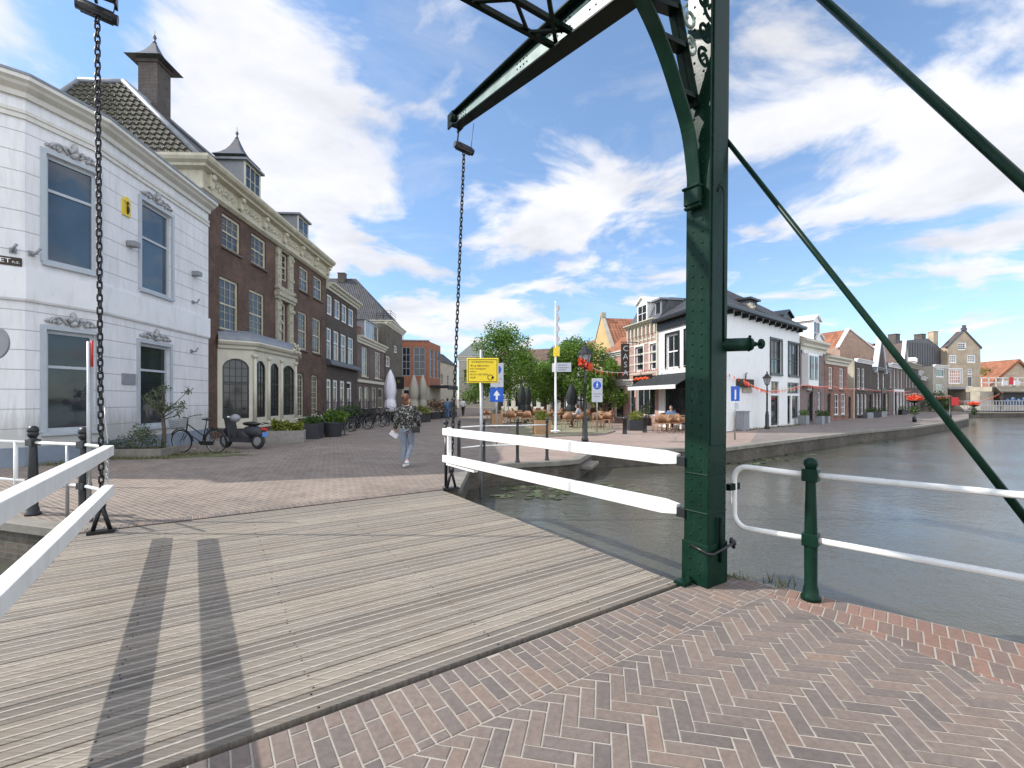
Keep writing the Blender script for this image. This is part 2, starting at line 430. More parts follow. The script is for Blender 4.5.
def tiles(name, c1, c2, bw=.24, rh=.30, moss=None, bump=1.0):
    t = NT(name); v = t.coord('uv'); x, y, z = t.sep(v)[:3]
    wx = t.math('SINE', t.math('MULTIPLY', x, 2*math.pi/bw))
    fy = t.math('FRACT', t.math('DIVIDE', y, rh))
    h = t.math('ADD', t.math('MULTIPLY', wx, .5), t.math('MULTIPLY', fy, -.8))
    b = t.n('ShaderNodeTexBrick'); b.offset = 0; t.l(v, b.inputs['Vector']); b.inputs['Scale'].default_value = 1
    b.inputs['Brick Width'].default_value = bw; b.inputs['Row Height'].default_value = rh; b.inputs['Mortar Size'].default_value = .012
    b.inputs['Color1'].default_value = (*c1, 1); b.inputs['Color2'].default_value = (*c2, 1); b.inputs['Mortar'].default_value = (*[q*.3 for q in c1], 1)
    n = t.noise(v, 1.1, 6, .65); col = t.mix(1, b.outputs[0], t.ramp(n, [(.3, .6), (.7, 1.25)]), 'MULTIPLY')
    if moss: col = t.mix(t.ramp(t.noise(v, 2.7, 7, .7), [(.42, 0.0), (.62, .8)]), col, moss)
    t.bump(h, bump, .04); return t.set(col, .75)
M['mosstile'] = tiles('mossy_pantile', (.085, .078, .070), (.055, .052, .050), moss=(.085, .088, .040), bump=.3)
M['darktile'] = tiles('dark_pantile', (.055, .057, .065), (.035, .037, .044))
M['orangetile'] = tiles('orange_pantile', (.38, .15, .075), (.29, .11, .055))
M['redtile'] = tiles('red_pantile', (.34, .09, .05), (.24, .07, .045))
M['browntile'] = tiles('brown_pantile', (.17, .10, .07), (.12, .075, .055))
M['greenroof'] = paint('grey_green_roof', (.13, .145, .13), .7, .15, 2)
M['darkmetal'] = paint('dark_standing_seam', (.085, .088, .092), .5, .12, 1.2)
def rustic():
    t = NT('white_rusticated_render'); v = t.coord('uv'); y = t.sep(v)[1]
    f = t.math('FRACT', t.math('DIVIDE', t.math('ADD', y, .06), .47))
    g = t.ramp(f, [(0, 0.0), (.022, 0.0), (.04, 1.0), (1, 1.0)])
    n = t.noise(t.coord('pos', (1, 1, .4)), 1.6, 8, .65)
    base = t.ramp(n, [(.35, (.66, .67, .69)), (.55, (.735, .74, .755)), (.75, (.77, .775, .785))])
    n3 = t.noise(t.coord('pos', (3, 3, .35)), 2.4, 8, .7)
    base = t.mix(t.ramp(n3, [(.46, 0.0), (.72, .5)]), base, (.50, .50, .46))
    z_ = t.sep(t.coord('pos'))[2]; low = t.ramp(t.math('ADD', t.math('MULTIPLY', z_, .6), t.math('MULTIPLY', n3, -1.0)), [(0.0, .7), (.35, 0.0)])
    base = t.mix(low, base, (.40, .40, .36))
    col = t.mix(g, (.42, .42, .42), base)  # dark groove lines: joint dirt with the groove shade put into the colour
    t.bump(g, .6, .02); return t.set(col, .7)
M['rustic'] = rustic()
def foliage(name, c1, c2, c3=None, trans=.3):
    t = NT(name); v = t.coord('pos'); ob = t.n('ShaderNodeAttribute'); ob.attribute_name = 'tint'
    n = t.noise(v, 1.6, 4, .6)
    f = t.math('ADD', t.math('MULTIPLY', ob.outputs['Fac'], .7), t.math('MULTIPLY', n, .4))
    col = t.ramp(f, [(.2, c1), (.6, c2), (.9, c3 or c2)])
    t.set(col, .55)
    tr = t.n('ShaderNodeBsdfTranslucent'); t.l(col, tr.inputs[0]); ms = t.n('ShaderNodeMixShader'); ms.inputs[0].default_value = trans
    o = t.t.nodes['Material Output']; t.l(t.b.outputs[0], ms.inputs[1]); t.l(tr.outputs[0], ms.inputs[2]); t.l(ms.outputs[0], o.inputs[0])
    return t.mat
M['leaf'] = foliage('tree_leaves', (.05, .11, .014), (.13, .235, .03), (.22, .34, .05), .4)
M['leafdark'] = foliage('dark_leaves', (.03, .065, .014), (.06, .12, .025), (.10, .17, .04))
M['leafolive'] = foliage('olive_leaves', (.05, .07, .035), (.11, .14, .07), (.17, .2, .11))
M['leafyellow'] = foliage('yellow_green_leaves', (.10, .14, .015), (.22, .26, .03), (.32, .32, .05))
M['leafred'] = foliage('rusty_leaves', (.09, .04, .015), (.17, .08, .03), (.22, .14, .04))
M['grassy'] = foliage('weeds', (.07, .09, .03), (.13, .14, .05), (.24, .21, .11))
M['bark'] = paint('bark', (.10, .08, .06), .95, .3, 12, bump=.8)
M['flower'] = paint('red_orange_petals', (.75, .09, .03), .6, .3, 30)
M['skin'] = paint('skin', (.55, .32, .23), .5, .05, 5)
M['hair'] = paint('auburn_hair', (.13, .05, .025), .6, .3, 60, bump=.5)
M['hairdark'] = paint('dark_hair', (.04, .025, .02), .6, .3, 60, bump=.5)
M['denim'] = paint('light_denim', (.20, .23, .28), .85, .2, 14, bump=.3)
M['darkcloth'] = paint('dark_cloth', (.02, .02, .024), .85, .2, 14)
M['bluecloth'] = paint('blue_cloth', (.10, .17, .30), .85, .2, 14)
M['whitecloth'] = paint('white_cloth', (.66, .66, .68), .85, .05, 14)
M['greycloth'] = paint('grey_cloth', (.30, .32, .34), .85, .1, 14)
M['leather'] = paint('black_leather', (.015, .014, .014), .4, .2, 20)
M['plate'] = paint('plate_blue', (.10, .25, .62), .4, .05, 5)
M['brass'] = paint('yellow_enamel', (.72, .52, .03), .4, .1, 9)
M['moss'] = paint('moss_ground', (.10, .12, .045), .95, .4, 6, bump=.6)
# ---------------------------------------------------------------- ground materials
def blotch_jacket():
    t = NT('patterned_fabric'); v = t.coord('obj')
    n = t.noise(v, 22, 3, .6, 1.5); col = t.ramp(n, [(.56, (.012, .012, .014)), (.60, (.42, .41, .35))])
    return t.set(col, .8)
M['pattern'] = blotch_jacket()
def pavers(name, c1, c2, mortar, bw, bh, ms, rot=0, off=.5, big=.3, var=.3, stain=None):
    t = NT(name); v = t.coord('pos', rot=(0, 0, rot))
    b = t.n('ShaderNodeTexBrick'); b.offset = off; t.l(v, b.inputs['Vector']); b.inputs['Scale'].default_value = 1
    b.inputs['Brick Width'].default_value = bw; b.inputs['Row Height'].default_value = bh; b.inputs['Mortar Size'].default_value = ms
    b.inputs['Mortar Smooth'].default_value = .3
    b.inputs['Color1'].default_value = (*c1, 1); b.inputs['Color2'].default_value = (*c2, 1); b.inputs['Mortar'].default_value = (*mortar, 1)
    n = t.noise(v, .35, 7, .65, .6); n2 = t.noise(v, 2.2, 6, .7)
    col = t.mix(1, b.outputs[0], t.ramp(n, [(.3, 1-big), (.7, 1+big*.6)]), 'MULTIPLY')
    col = t.mix(1, col, t.ramp(n2, [(.25, 1-var), (.75, 1+var*.6)]), 'MULTIPLY')
    if stain: col = t.mix(t.ramp(t.noise(v, .9, 7, .7), [(.52, 0.0), (.68, .7)]), col, stain)
    t.bump(t.math('ADD', t.math('MULTIPLY', b.outputs[1], -1), t.math('MULTIPLY', n2, .5)), .5, .006)
    return t.set(col, .88)
M['street'] = pavers('street_pavers', (.235, .175, .138), (.165, .130, .108), (.31, .27, .22), .21, .075, .011, R(33), big=.22)
M['plaza'] = pavers('plaza_pavers', (.31, .225, .185), (.26, .19, .16), (.30, .25, .21), .21, .075, .01, R(12), big=.15, var=.2)
M['quaypave'] = pavers('quay_pavers', (.23, .19, .165), (.19, .16, .145), (.22, .2, .18), .21, .075, .01, R(38), big=.2)
M['terrace'] = pavers('mossy_terrace_pavers', (.27, .23, .16), (.22, .19, .13), (.18, .19, .09), .21, .1, .012, R(5), big=.25, stain=(.15, .18, .06))
M['mortar'] = paint('joint_sand', (.36, .33, .28), .95, .12, 12, bump=.5)
M['land'] = paint('far_ground', (.14, .13, .10), .95, .25, .05)
def tinted(name, stops, noise_amt=.35, rough=.9, scale=16, bump=.3, stretch=(1,1,1), rot=0, stain=None):
    t = NT(name); a = t.n('ShaderNodeAttribute'); a.attribute_name = 'tint'
    col = t.ramp(a.outputs['Fac'], stops)
    v = t.coord('pos', stretch, (0, 0, rot)); n = t.noise(v, scale, 7, .65)
    col = t.mix(1, col, t.ramp(n, [(.25, 1-noise_amt), (.75, 1+noise_amt*.7)]), 'MULTIPLY')
    n2 = t.noise(t.coord('pos'), .8, 6, .65, .5)
    col = t.mix(1, col, t.ramp(n2, [(.3, .84), (.7, 1.12)]), 'MULTIPLY')
    if stain: col = t.mix(t.ramp(t.noise(t.coord('pos'), 1.7, 7, .7, .4), stain[0]), col, stain[1])
    t.bump(n, bump, .004); return t.set(col, rough)
M['clay'] = tinted('clay_pavers', [(0, (.135, .114, .103)), (.3, (.160, .130, .114)), (.5, (.182, .143, .121)), (.8, (.193, .150, .124)), (1, (.213, .152, .119))], .28, .85, 30, .4)
M['redclay'] = tinted('red_clay_pavers', [(0, (.15, .115, .10)), (.4, (.205, .13, .10)), (1, (.235, .135, .10))], .25, .85, 30, .4)
DA = Vector((-.553, .833, 0)); DC = Vector((.833, .553, 0)); DO = Vector((1.47, 3.93, 0)); DW, DL = 4.78, 4.86
DANG = math.atan2(DC.y, DC.x)
M['plank'] = tinted('weathered_deck_planks', [(0, (.155, .137, .115)), (.5, (.225, .198, .163)), (1, (.29, .25, .20))], .6, .85, 11, .8,
                    (.25, 9, 1), -DANG, ([(.46, 0.0), (.70, .55)], (.20, .155, .105)))
M['grip'] = paint('grip_strip_grey', (.38, .335, .28), .8, .2, 40, bump=.4)
def water():
    t = NT('canal_water'); v = t.coord('pos')
    n = t.noise(v, 4.2, 4, .6, .4); n2 = t.noise(v, 17, 3, .6); n3 = t.noise(v, .35, 3, .5)
    h = t.math('ADD', n, t.math('MULTIPLY', n2, .45)); h = t.math('MULTIPLY', h, t.ramp(n3, [(.35, .35), (.65, 1.0)]))
    t.bump(h, .30, .06)
    col = t.ramp(t.noise(v, .22, 4, .6), [(.3, (.058, .059, .046)), (.7, (.082, .082, .066))])
    t.set(col, .09, 0, .6); t.b.inputs['IOR'].default_value = 1.33; return t.mat
M['water'] = water()

# ---------------------------------------------------------------- ground, water, quays
ZW = -.53
NE = [(-60, 22), (-6.77, 6.03), (-5.06, 5.50), (-.98, 8.20), (-1.02, 10.7), (-.5, 11.15), (1.2, 11.75), (1.75, 12.1), (2.45, 14.0), (4.5, 14.75),
      (6.9, 14.9), (16.6, 22.1), (23.6, 26.6), (31.5, 32.6), (38.6, 38.6), (50.0, 50.0), (53.0, 54.0), (230, 54.0)]
g = MB(); g.poly([(x, y, 0) for x, y in NE] + [(2600, 54, 0), (2600, 2600, 0), (-2600, 2600, 0), (-2600, 22, 0)])
tag(g.build('street', M['street']), kind='structure')
SE = [(-60, -2), (-8, .2), (-2.52, 1.26), (1.47, 3.92), (1.90, 4.20), (2.06, 4.08), (2.53, 3.68), (2.83, 3.43), (3.35, 2.98), (7.6, -.9), (30, -19), (60, -30)]
g = MB(); g.poly([(x, y, -.0042) for x, y in SE] + [(60, -400, -.0042), (-2600, -400, -.0042), (-2600, -2, -.0042)])
tag(g.build('near_pavement', M['mortar']), kind='structure')
g = MB(); g.poly([(-70, -40, ZW), (240, -40, ZW), (240, 60, ZW), (-70, 60, ZW)])
tag(g.build('canal_water', M['water']), kind='structure')
# plaza, quay path, terrace sheets
def sheet(name, pts, z, mt):
    g = MB(); g.poly([(x, y, z) for x, y in pts]); return tag(g.build(name, M[mt]), kind='structure')
PZ = [(-.35, 11.35), (1.15, 11.85), (1.65, 12.25), (2.35, 14.15), (4.45, 15.0), (6.85, 15.15), (8.6, 16.5), (13.0, 24.0), (9.9, 21.6), (7.0, 33), (5.6, 42), (0.5, 42), (-.2, 19.5)]
sheet('plaza', PZ, .004, 'plaza')
sheet('quay_path', [(8.6, 16.5), (16.5, 22.3), (23.5, 26.85), (31.3, 32.9), (38.4, 38.8), (49.8, 50.3), (53, 58), (60, 75), (44, 62), (31, 46), (17.6, 28.6), (13.0, 24.0)], .004, 'quaypave')
# quay walls with stone coping
def quay(name, pts, width=.34):
    g = MB(); sweep(g, pts, [(0, -.06), (0, -1.6)], caps=False); 
    o = g.build('quay_wall', M['quaywall']); tag(o, kind='structure')
    c = MB(); sweep(c, pts, [(-width, .006), (.04, .006), (.05, -.008), (.05, -.11), (-.02, -.11)], caps=True)
    tag(c.build('quay_coping', M['stone']), kind='structure')
NQ = [Vector(p) for p in NE]
quay('n', NE[3:], .24); quay('l', NE[:3], .16)
g = MB(); sweep(g, [Vector(p) for p in SE[2:0:-1]][::-1], [(0, -.02), (0, -1.6)], caps=False)
tag(g.build('quay_wall', M['quaywall']), kind='structure')
# near side walls (drop below the brick edge)
def wallstrip(pts, z0, z1, mt, name):
    g = MB()
    for a, b in zip(pts[:-1], pts[1:]):
        g.add([(*a, z0), (*b, z0), (*b, z1), (*a, z1)], [(0, 1, 2, 3)])
    return tag(g.build(name, M[mt]), kind='structure')
wallstrip(SE, -1.6, -.014, 'quaywall', 'quay_wall')
wallstrip([NE[2], NE[3]], -1.6, -.03, 'quaywall', 'quay_wall')
# landing steps in the quay
g = MB()
sx = Vector((1.75, 12.1, 0)); ex = Vector((2.45, 14.0, 0)); dd = (ex - sx).normalized(); nn_ = Vector((dd.y, -dd.x, 0))
F_ = frame(sx, dd)
for i in range(1):
    g.box((.3 + i*.35, -.30, -.30 - i*.17), (1.5, .0 , -.22 - i*.17), F_)
tag(g.build('quay_steps', M['stone']), kind='structure')

# near paving as real bricks
def brick_piece(mb, poly2, z, tint, inset=.004, drop=.0030):
    if len(poly2) < 3: return
    c = sum(poly2, Vector((0, 0))) / len(poly2)
    area = 0
    for i in range(len(poly2)):
        a, b = poly2[i], poly2[(i+1) % len(poly2)]; area += a.x*b.y - b.x*a.y
    if abs(area) < .0006: return
    if area < 0: poly2 = poly2[::-1]
    poly2 = [p + Vector((random.uniform(-.0014, .0014), random.uniform(-.0014, .0014))) for p in poly2]
    tx, ty = random.uniform(-.006, .006), random.uniform(-.006, .006); dz = random.uniform(-.0007, .0007)
    hz = lambda p: z + dz + (p.x-c.x)*tx + (p.y-c.y)*ty
    o = [Vector((p.x, p.y, hz(p) - drop)) for p in poly2]; lo = [Vector((p.x, p.y, z - .02)) for p in poly2]
    i_ = []
    for p in poly2:
        d = c - p; q = p + d.normalized() * min(inset * 1.5, d.length * .3); i_.append(Vector((q.x, q.y, hz(q))))
    n = len(poly2)
    mb.add(o + i_ + lo, [tuple(n + k for k in range(n))] + [(k, (k+1) % n, n + (k+1) % n, n + k) for k in range(n)] +
           [(2*n + k, 2*n + (k+1) % n, (k+1) % n, k) for k in range(n)], 0, False, tint)
A2, C2, O2 = DA.to_2d(), DC.to_2d(), DO.to_2d()
edge_poly = [Vector(p) for p in SE[3:9]]
def tint(): return random.choice((random.uniform(0, .35), random.uniform(.1, .7), random.uniform(.3, .9), random.uniform(.4, 1)))
def water_clip(poly):           # keep inside (south-west of) each quay edge segment: the bank is convex here
    for a, b in zip(SE[3:9], SE[4:10]):
        a, b = Vector(a), Vector(b); d = (b - a).normalized(); poly = clip(poly, a, Vector((d.y, -d.x)) * (1 if Vector((d.y, -d.x)).dot(Vector((0, 0)) - a) > 0 else -1))
        if len(poly) < 3: return []
    return poly
JN = .0047
bm_ = MB(); BW_, BL_ = .0800, .212
# border courses along the deck
K0 = O2 - A2 * .012            # border begins here
nB0, nB1 = -5.4, .62
ncol = int((nB1 - nB0) / BW_)
LIM = .49
inner_p = Vector((2.03, 3.78)); inner_d = (Vector((2.80, 2.50)) - inner_p).normalized(); inner_n = Vector((-inner_d.y, inner_d.x))
if inner_n.dot(Vector((0, 0)) - inner_p) < 0: inner_n = -inner_n
for i in range(ncol):
    u0 = nB0 + i * BW_; ph = (.0, .5, .25, .75)[i % 4] * BL_ if i % 2 == 0 else ((i * .37) % 1) * BL_
    for j in range(-1, 4):
        a0 = j * BL_ - ph; a1 = a0 + BL_
        a0c, a1c = max(a0, 0), min(a1, LIM)
        if a1c - a0c < .02: continue
        q = [K0 + C2*(u0 + JN) - A2*(a0c + JN), K0 + C2*(u0 + BW_ - JN) - A2*(a0c + JN), K0 + C2*(u0 + BW_ - JN) - A2*(a1c - JN), K0 + C2*(u0 + JN) - A2*(a1c - JN)]
        q = water_clip(q)
        if len(q) >= 3:
            brick_piece(bm_, q, 0, tint())
# herringbone field
ang = math.atan2(C2.y, C2.x) - R(45); X_ = Vector((math.cos(ang), math.sin(ang))); Y_ = Vector((-X_.y, X_.x)); WW = .0795
H0 = K0 - A2 * LIM
for i in range(-75, 90):
    for j in range(-75, 75):
        r = (i - j) % 6
        if r == 0: a, b = 3, 1
        elif r == 5: a, b = 1, 3
        else: continue
        p = X_ * (i * WW) + Y_ * (j * WW) + Vector((.6, 1.6))
        if p.y < .1 or p.y > 4.6 or p.x < -3.2 or p.x > 5.6: continue
        if p.y < 1.2 and abs(p.x) > p.y * 1.5 + .8: continue
        q = [p + X_*JN + Y_*JN, p + X_*(a*WW - JN) + Y_*JN, p + X_*(a*WW - JN) + Y_*(b*WW - JN), p + X_*JN + Y_*(b*WW - JN)]
        q = clip(q, H0 - A2*.004, -A2)
        if len(q) < 3: continue
        q = clip(q, inner_p + inner_n*.004, inner_n)
        if len(q) < 3: continue
        q = water_clip(q)
        if len(q) >= 3: brick_piece(bm_, q, 0, tint())
tag(bm_.build('brick_pavement', M['clay']), kind='structure')
# red edge courses along the quay
rb = MB(); e_d = Vector((.76, -.65)).normalized(); e_n = Vector((e_d.y, -e_d.x));
if e_n.dot(-inner_p) < 0: e_n = -e_n
rot_ = Matrix.Rotation(R(24), 2); ed2 = e_d
for i in range(-26, 95):
    for j in range(-3, 9):
        off = (j % 2) * .05
        p = Vector((1.95, 4.45)) + ed2 * (i * .080 + off) + e_n * (j * .212)
        q = [p + ed2*JN + e_n*JN, p + ed2*(.080-JN) + e_n*JN, p + ed2*(.080-JN) + e_n*(.212-JN), p + ed2*JN + e_n*(.212-JN)]
        q = clip(q, inner_p - inner_n*.004, -inner_n)
        if len(q) < 3: continue
        q = clip(q, H0 - A2*.004, -A2)
        if len(q) < 3: continue
        q = water_clip(q)
        if len(q) >= 3: brick_piece(rb, q, -.0, random.random())
tag(rb.build('edge_brick_course', M['redclay']), kind='structure')
# soldier course along the far deck edge, set in the street
sc_ = MB()
FO = O2 + A2 * (DL + .05)
for i in range(62):
    p = FO - C2 * (DW + .1) + C2 * (i * .0805)
    q = [p + C2*JN + A2*JN, p + C2*(.0805-JN) + A2*JN, p + C2*(.0805-JN) + A2*(.21-JN), p + C2*JN + A2*(.21-JN)]
    brick_piece(sc_, q, .012, tint())
tag(sc_.build('soldier_course', M['clay']), kind='structure')
g = MB(); p0 = FO - C2*(DW + .12); p1 = FO + C2*.12
g.add([(*p0, .005), (*p1, .005), (*(p1 + A2*.22), .005), (*(p0 + A2*.22), .005)], [(0, 1, 2, 3)])
tag(g.build('joint_strip', M['mortar']), kind='structure')

# ---------------------------------------------------------------- drawbridge leaf
def dpt(u, v, z=0): return DO + DC * (-u) + DA * v + Vector((0, 0, z))     # u from the right edge to the left, v from near to far
DF = frame(DO, -DC)         # x = across to the left, y = -? (z cross x)
def dbox(mb, u0, u1, v0, v1, z0, z1, m=0, col=None):
    vs = [dpt(u0,v0,z0), dpt(u1,v0,z0), dpt(u1,v1,z0), dpt(u0,v1,z0), dpt(u0,v0,z1), dpt(u1,v0,z1), dpt(u1,v1,z1), dpt(u0,v1,z1)]
    mb.add(vs, [(0,1,2,3),(4,7,6,5),(0,4,5,1),(1,5,6,2),(2,6,7,3),(3,7,4,0)], m, False, col)
leaf = thing('drawbridge_leaf', 'weathered grey plank bridge deck with long white timber side rails', 'bridge deck', (0, 0, 0))
pl = MB(); gr = MB(); npl = 26; pw = (DL - .03) / npl
for i in range(npl):
    v0 = .03 + i * pw; t_ = random.random()
    segs = [(-.0, DW)] if random.random() < .99 else [(0, 2), (2.01, DW)]
    for (a, b) in segs:
        rag = random.uniform(-.012, .012); dz = random.uniform(-.002, .002)
        n_ = 6
        dbox(pl, a + rag, b + rag, v0 + random.uniform(.002, .0065), v0 + pw - random.uniform(.002, .0065), -.06, .006 + dz, 0, t_)
    for q in (.27, .70):
        dbox(gr, .02, DW - .02, v0 + pw*q - .006, v0 + pw*q + .006, .003 + dz, .0092 + dz)
bt = MB()
for i in range(npl):
    v0 = .03 + i * pw
    for u in (.10, .93, 1.83, 2.93, 3.83, DW - .10):
        for q in (.14, .86):
            c = dpt(u + random.uniform(-.012, .012), v0 + pw*q, .0045); bt.lathe([(.006, 0), (.006, .003), (.004, .0042), (0, .0042)], c, 7)
bt.build('bolt_head', M['chain'], leaf)
pl.build('deck_plank', M['plank'], leaf, bevel=.0025); gr.build('grip_strip', M['grip'], leaf)
g = MB()
for u in (.06, .9, 1.8, 2.9, 3.8, DW - .06): dbox(g, u - .05, u + .05, .02, DL - .03, -.42, -.062)
dbox(g, .0, DW, .02, .05, -.34, -.064); dbox(g, .0, DW, DL - .06, DL - .031, -.34, -.064)
dbox(g, -.012, -.001, .02, DL - .03, -.22, -.012); dbox(g, DW + .001, DW + .012, .02, DL - .03, -.22, -.012)
g.build('steel_beam', M['darkgreen'], leaf)
def links(mb, top, bot, pitch=.077, r=.024, t=.0105):
    d = bot - top; n = int(d.length / pitch); dn = d.normalized(); a = Vector((1, 0, 0)); a = (a - dn*a.dot(dn)).normalized(); b = dn.cross(a)
    for i in range(n):
        c = top + dn * (pitch * (i + .5))
        an = R(20) + (R(90) if i % 2 else 0) + random.uniform(-.12, .12)
        x = a*math.cos(an) + b*math.sin(an); z = x.cross(dn)
        Mx = Matrix((x, dn, z)).transposed()
        mb.torus(c, r, t, Mx, 14, 7, 0, sy=1.0 + .030/r*.9)
def beam(name, p, q, hgt, thk, mat_, parent, taper=True):
    d = (q - p).normalized(); F = frame(p, d); Lh = (q - p).length; g = MB()
    e = .16 if taper else 0
    pts = [(0, -thk/2, 0), (0, -thk/2, hgt)]
    secs = [(0, 1), (Lh - e, 1), (Lh, .72 if taper else 1)]
    vs = []
    for x, k in secs:
        for (yy, zz_) in ((-1, -1), (1, -1), (1, 1), (-1, 1)): vs.append(F @ Vector((x, yy*thk/2*k, hgt/2 + zz_*hgt/2*k)))
    fs = [(0, 1, 2, 3), (8, 11, 10, 9)]
    for s_ in (0, 4):
        for k in range(4): fs.append((s_ + k, s_ + 4 + k, s_ + 4 + (k+1) % 4, s_ + (k+1) % 4))
    g.add(vs, fs); o = g.build(name, mat_, parent, bevel=.008); return o
# right rails: from the far end to the post; left rails: far end to off frame
RR0, RR1 = Vector((-1.21, 8.17, 0)), Vector((1.50, 4.10, 0))
LR0, LR1 = Vector((-4.62, 5.22, 0)), Vector((-2.30, 1.86, 0))
Z = lambda z: Vector((0, 0, z))
beam('upper_rail', RR0 + Z(.955), RR1 + Z(1.00), .125, .09, M['rail_white'], leaf)
beam('lower_rail', RR0 + Z(.475), RR1 + Z(.55), .125, .09, M['rail_white'], leaf)
beam('upper_rail', LR0 + Z(.955), LR1 + Z(.985), .115, .10, M['rail_white'], leaf, False)
beam('lower_rail', LR0 + Z(.50), LR1 + Z(.53), .115, .10, M['rail_white'], leaf, False)
g = MB()      # white board under the lower right rail and its white upright
F_ = frame(RR0 + Z(.44), (RR1 - RR0).normalized()); g.box((.15, -.04, 0), (1.15, .04, .03), F_)
g.box((.16, -.03, .03), (.22, .03, .66), F_)
g.build('rail_batten', M['rail_white'], leaf)
for P_, nm in ((RR0, 'r'), (LR0, 'l')):
    d_ = (RR1 - RR0).normalized()
    g = MB(); b = P_ + d_ * .06
    g.cyl(b + Z(.0), b + Z(1.0), .028, .028, 8); g.cyl(b + Z(.0), b + Z(.05), .07, .05, 10); g.ball(b + Z(1.18), .05, 0, 10); g.cyl(b + Z(1.0), b + Z(1.15), .022, .03, 8)
    if nm == 'l':
        g = MB(); links(g, b + Z(.96), b + Z(.64), .045, .013, .005); g.tube([b + Z(1.10), b + Z(1.17), b + Vector((-.06, .04, 1.35)), b + Vector((-.10, .08, 1.5))], .005, 5); g.build('safety_chain', M['steel'], leaf); continue
    g.build('rail_post', M['black'], leaf)
for v, u in ((4.62, DW - .02), (4.4, -.015)):
    pass

# chains with A frame feet and T heads
def lifting_chain(name, foot, top, label):
    th = thing('lifting_chain', label, 'chain', foot)
    g = MB(); links(g, top + Vector((0, 0, -.05)), foot + Z(.40)); g.build('chain_link', M['chain'], th)
    f = MB()
    f.tube([foot + Z(.03) - DC*.08, foot + Z(.34), ], [.022, .024], 8); f.tube([foot + Z(.03) + DC*.08, foot + Z(.34)], [.022, .024], 8)
    F = frame(foot, DC); f.box((-.125, -.06, .0), (.125, .06, .035), F)
    f.torus(foot + Z(.37), .035, .014, Matrix.Rotation(R(90), 3, 'X'), 14, 7)
    f.cyl(foot + Z(.33) - DC*.04, foot + Z(.33) + DC*.04, .03, .03, 8)
    f.build('shackle_foot', M['chain'], th)
    h = MB(); F = frame(top, (DC*1 + Vector((0, 0, -.12))).normalized())
    h.box((-.15, -.05, -.055), (.15, .05, .055), F); h.cyl(F @ Vector((-.19, 0, 0)), F @ Vector((.19, 0, 0)), .06, .06, 10)
    h.build('cross_head', M['chain'], th)
    r_ = MB(); 
    r_.cyl(F @ Vector((-.14, 0, 0)), F @ Vector((-.14, 0, .55)), .014, .014, 6); r_.cyl(F @ Vector((.14, 0, 0)), F @ Vector((.14, 0, .55)), .006, .006, 6)
    r_.build('hanger_rod', M['chain'], th)
    return th
footR = Vector((-1.07, 8.04, .008)); footL = Vector((-4.88, 5.42, .008))
topR = Vector((-.875, 8.30, 6.16)); topL = Vector((-4.93, 5.42, 6.20))
lifting_chain('c', footR, topR, 'black lifting chain hanging from the arm tip by the yellow sign')
lifting_chain('c', footL, topL, 'black lifting chain hanging in front of the white corner house')

# ---------------------------------------------------------------- portal
PB = Vector((1.695, 4.02, 0))                 # centre of the right post
PLc = PB - DC * 4.98                           # centre of the left post
PORT_H = 5.75
portal = thing('bridge_portal', 'tall riveted dark green steel gate frame carrying the drawbridge', 'bridge portal', PB)
def post(c, sgn):
    g = MB(); w0, w1 = .115, .135      # half sizes: along axis, along cross
    F = frame(c, DC); lean = Vector((.045, 0, 0))
    Fm = frame(c + lean, DC)
    # box section with flange lips
    def pr(x0, x1, y0, y1, z0, z1):
        lo = [F @ Vector(p) for p in ((x0,y0,z0),(x1,y0,z0),(x1,y1,z0),(x0,y1,z0))]
        k1 = z1 / PORT_H; hi = [F @ Vector(p) + lean * k1 for p in ((x0,y0,z1),(x1,y0,z1),(x1,y1,z1),(x0,y1,z1))]
        g.add(lo + hi, [(0,3,2,1),(4,5,6,7),(0,1,5,4),(1,2,6,5),(2,3,7,6),(3,0,4,7)])
    pr(-w1, w1, -w0, w0, 0, PORT_H)
    for z in (.0,): pr(-w1 - .012, w1 + .012, -w0 - .012, w0 + .012, 0, .36)
    for z in (.62, .95): pr(-w1 - .006, w1 + .006, -w0 - .006, w0 + .006, z, z + .012)
    pr(-w1 + .03, w1 - .03, -w0 - .015, -w0 - .001, 1.2, PORT_H - .1)
    o = g.build('post', M['green'], portal, bevel=.006)
    rv = MB()
    z = .10
    while z < PORT_H - .1:
        k = z / PORT_H
        for yy in (-.045, .045):
            p = F @ Vector((-sgn * (w1 + (.012 if z < .36 else 0)), yy, z + (.02 if yy > 0 else 0))) + lean * k
            Mr = (Matrix.Rotation(-sgn * R(90), 3, 'Y')); Mr = F.to_3x3() @ Mr
            rv.lathe([(.0115, 0), (.009, .005), (.004, .0075), (0, .008)], p, 8, M=Mr)
        for xx in (-w1 + .022, w1 - .022):
            p = F @ Vector((xx, -w0, z)) + lean * k
            Mr = F.to_3x3() @ Matrix.Rotation(R(90), 3, 'X')
            rv.lathe([(.0085, 0), (.006, .004), (0, .006)], p, 6, M=Mr)
        z += .098
    rv.build('rivet', M['green'], o)
    return o
postR = post(PB, 1); postL = post(PLc, -1)
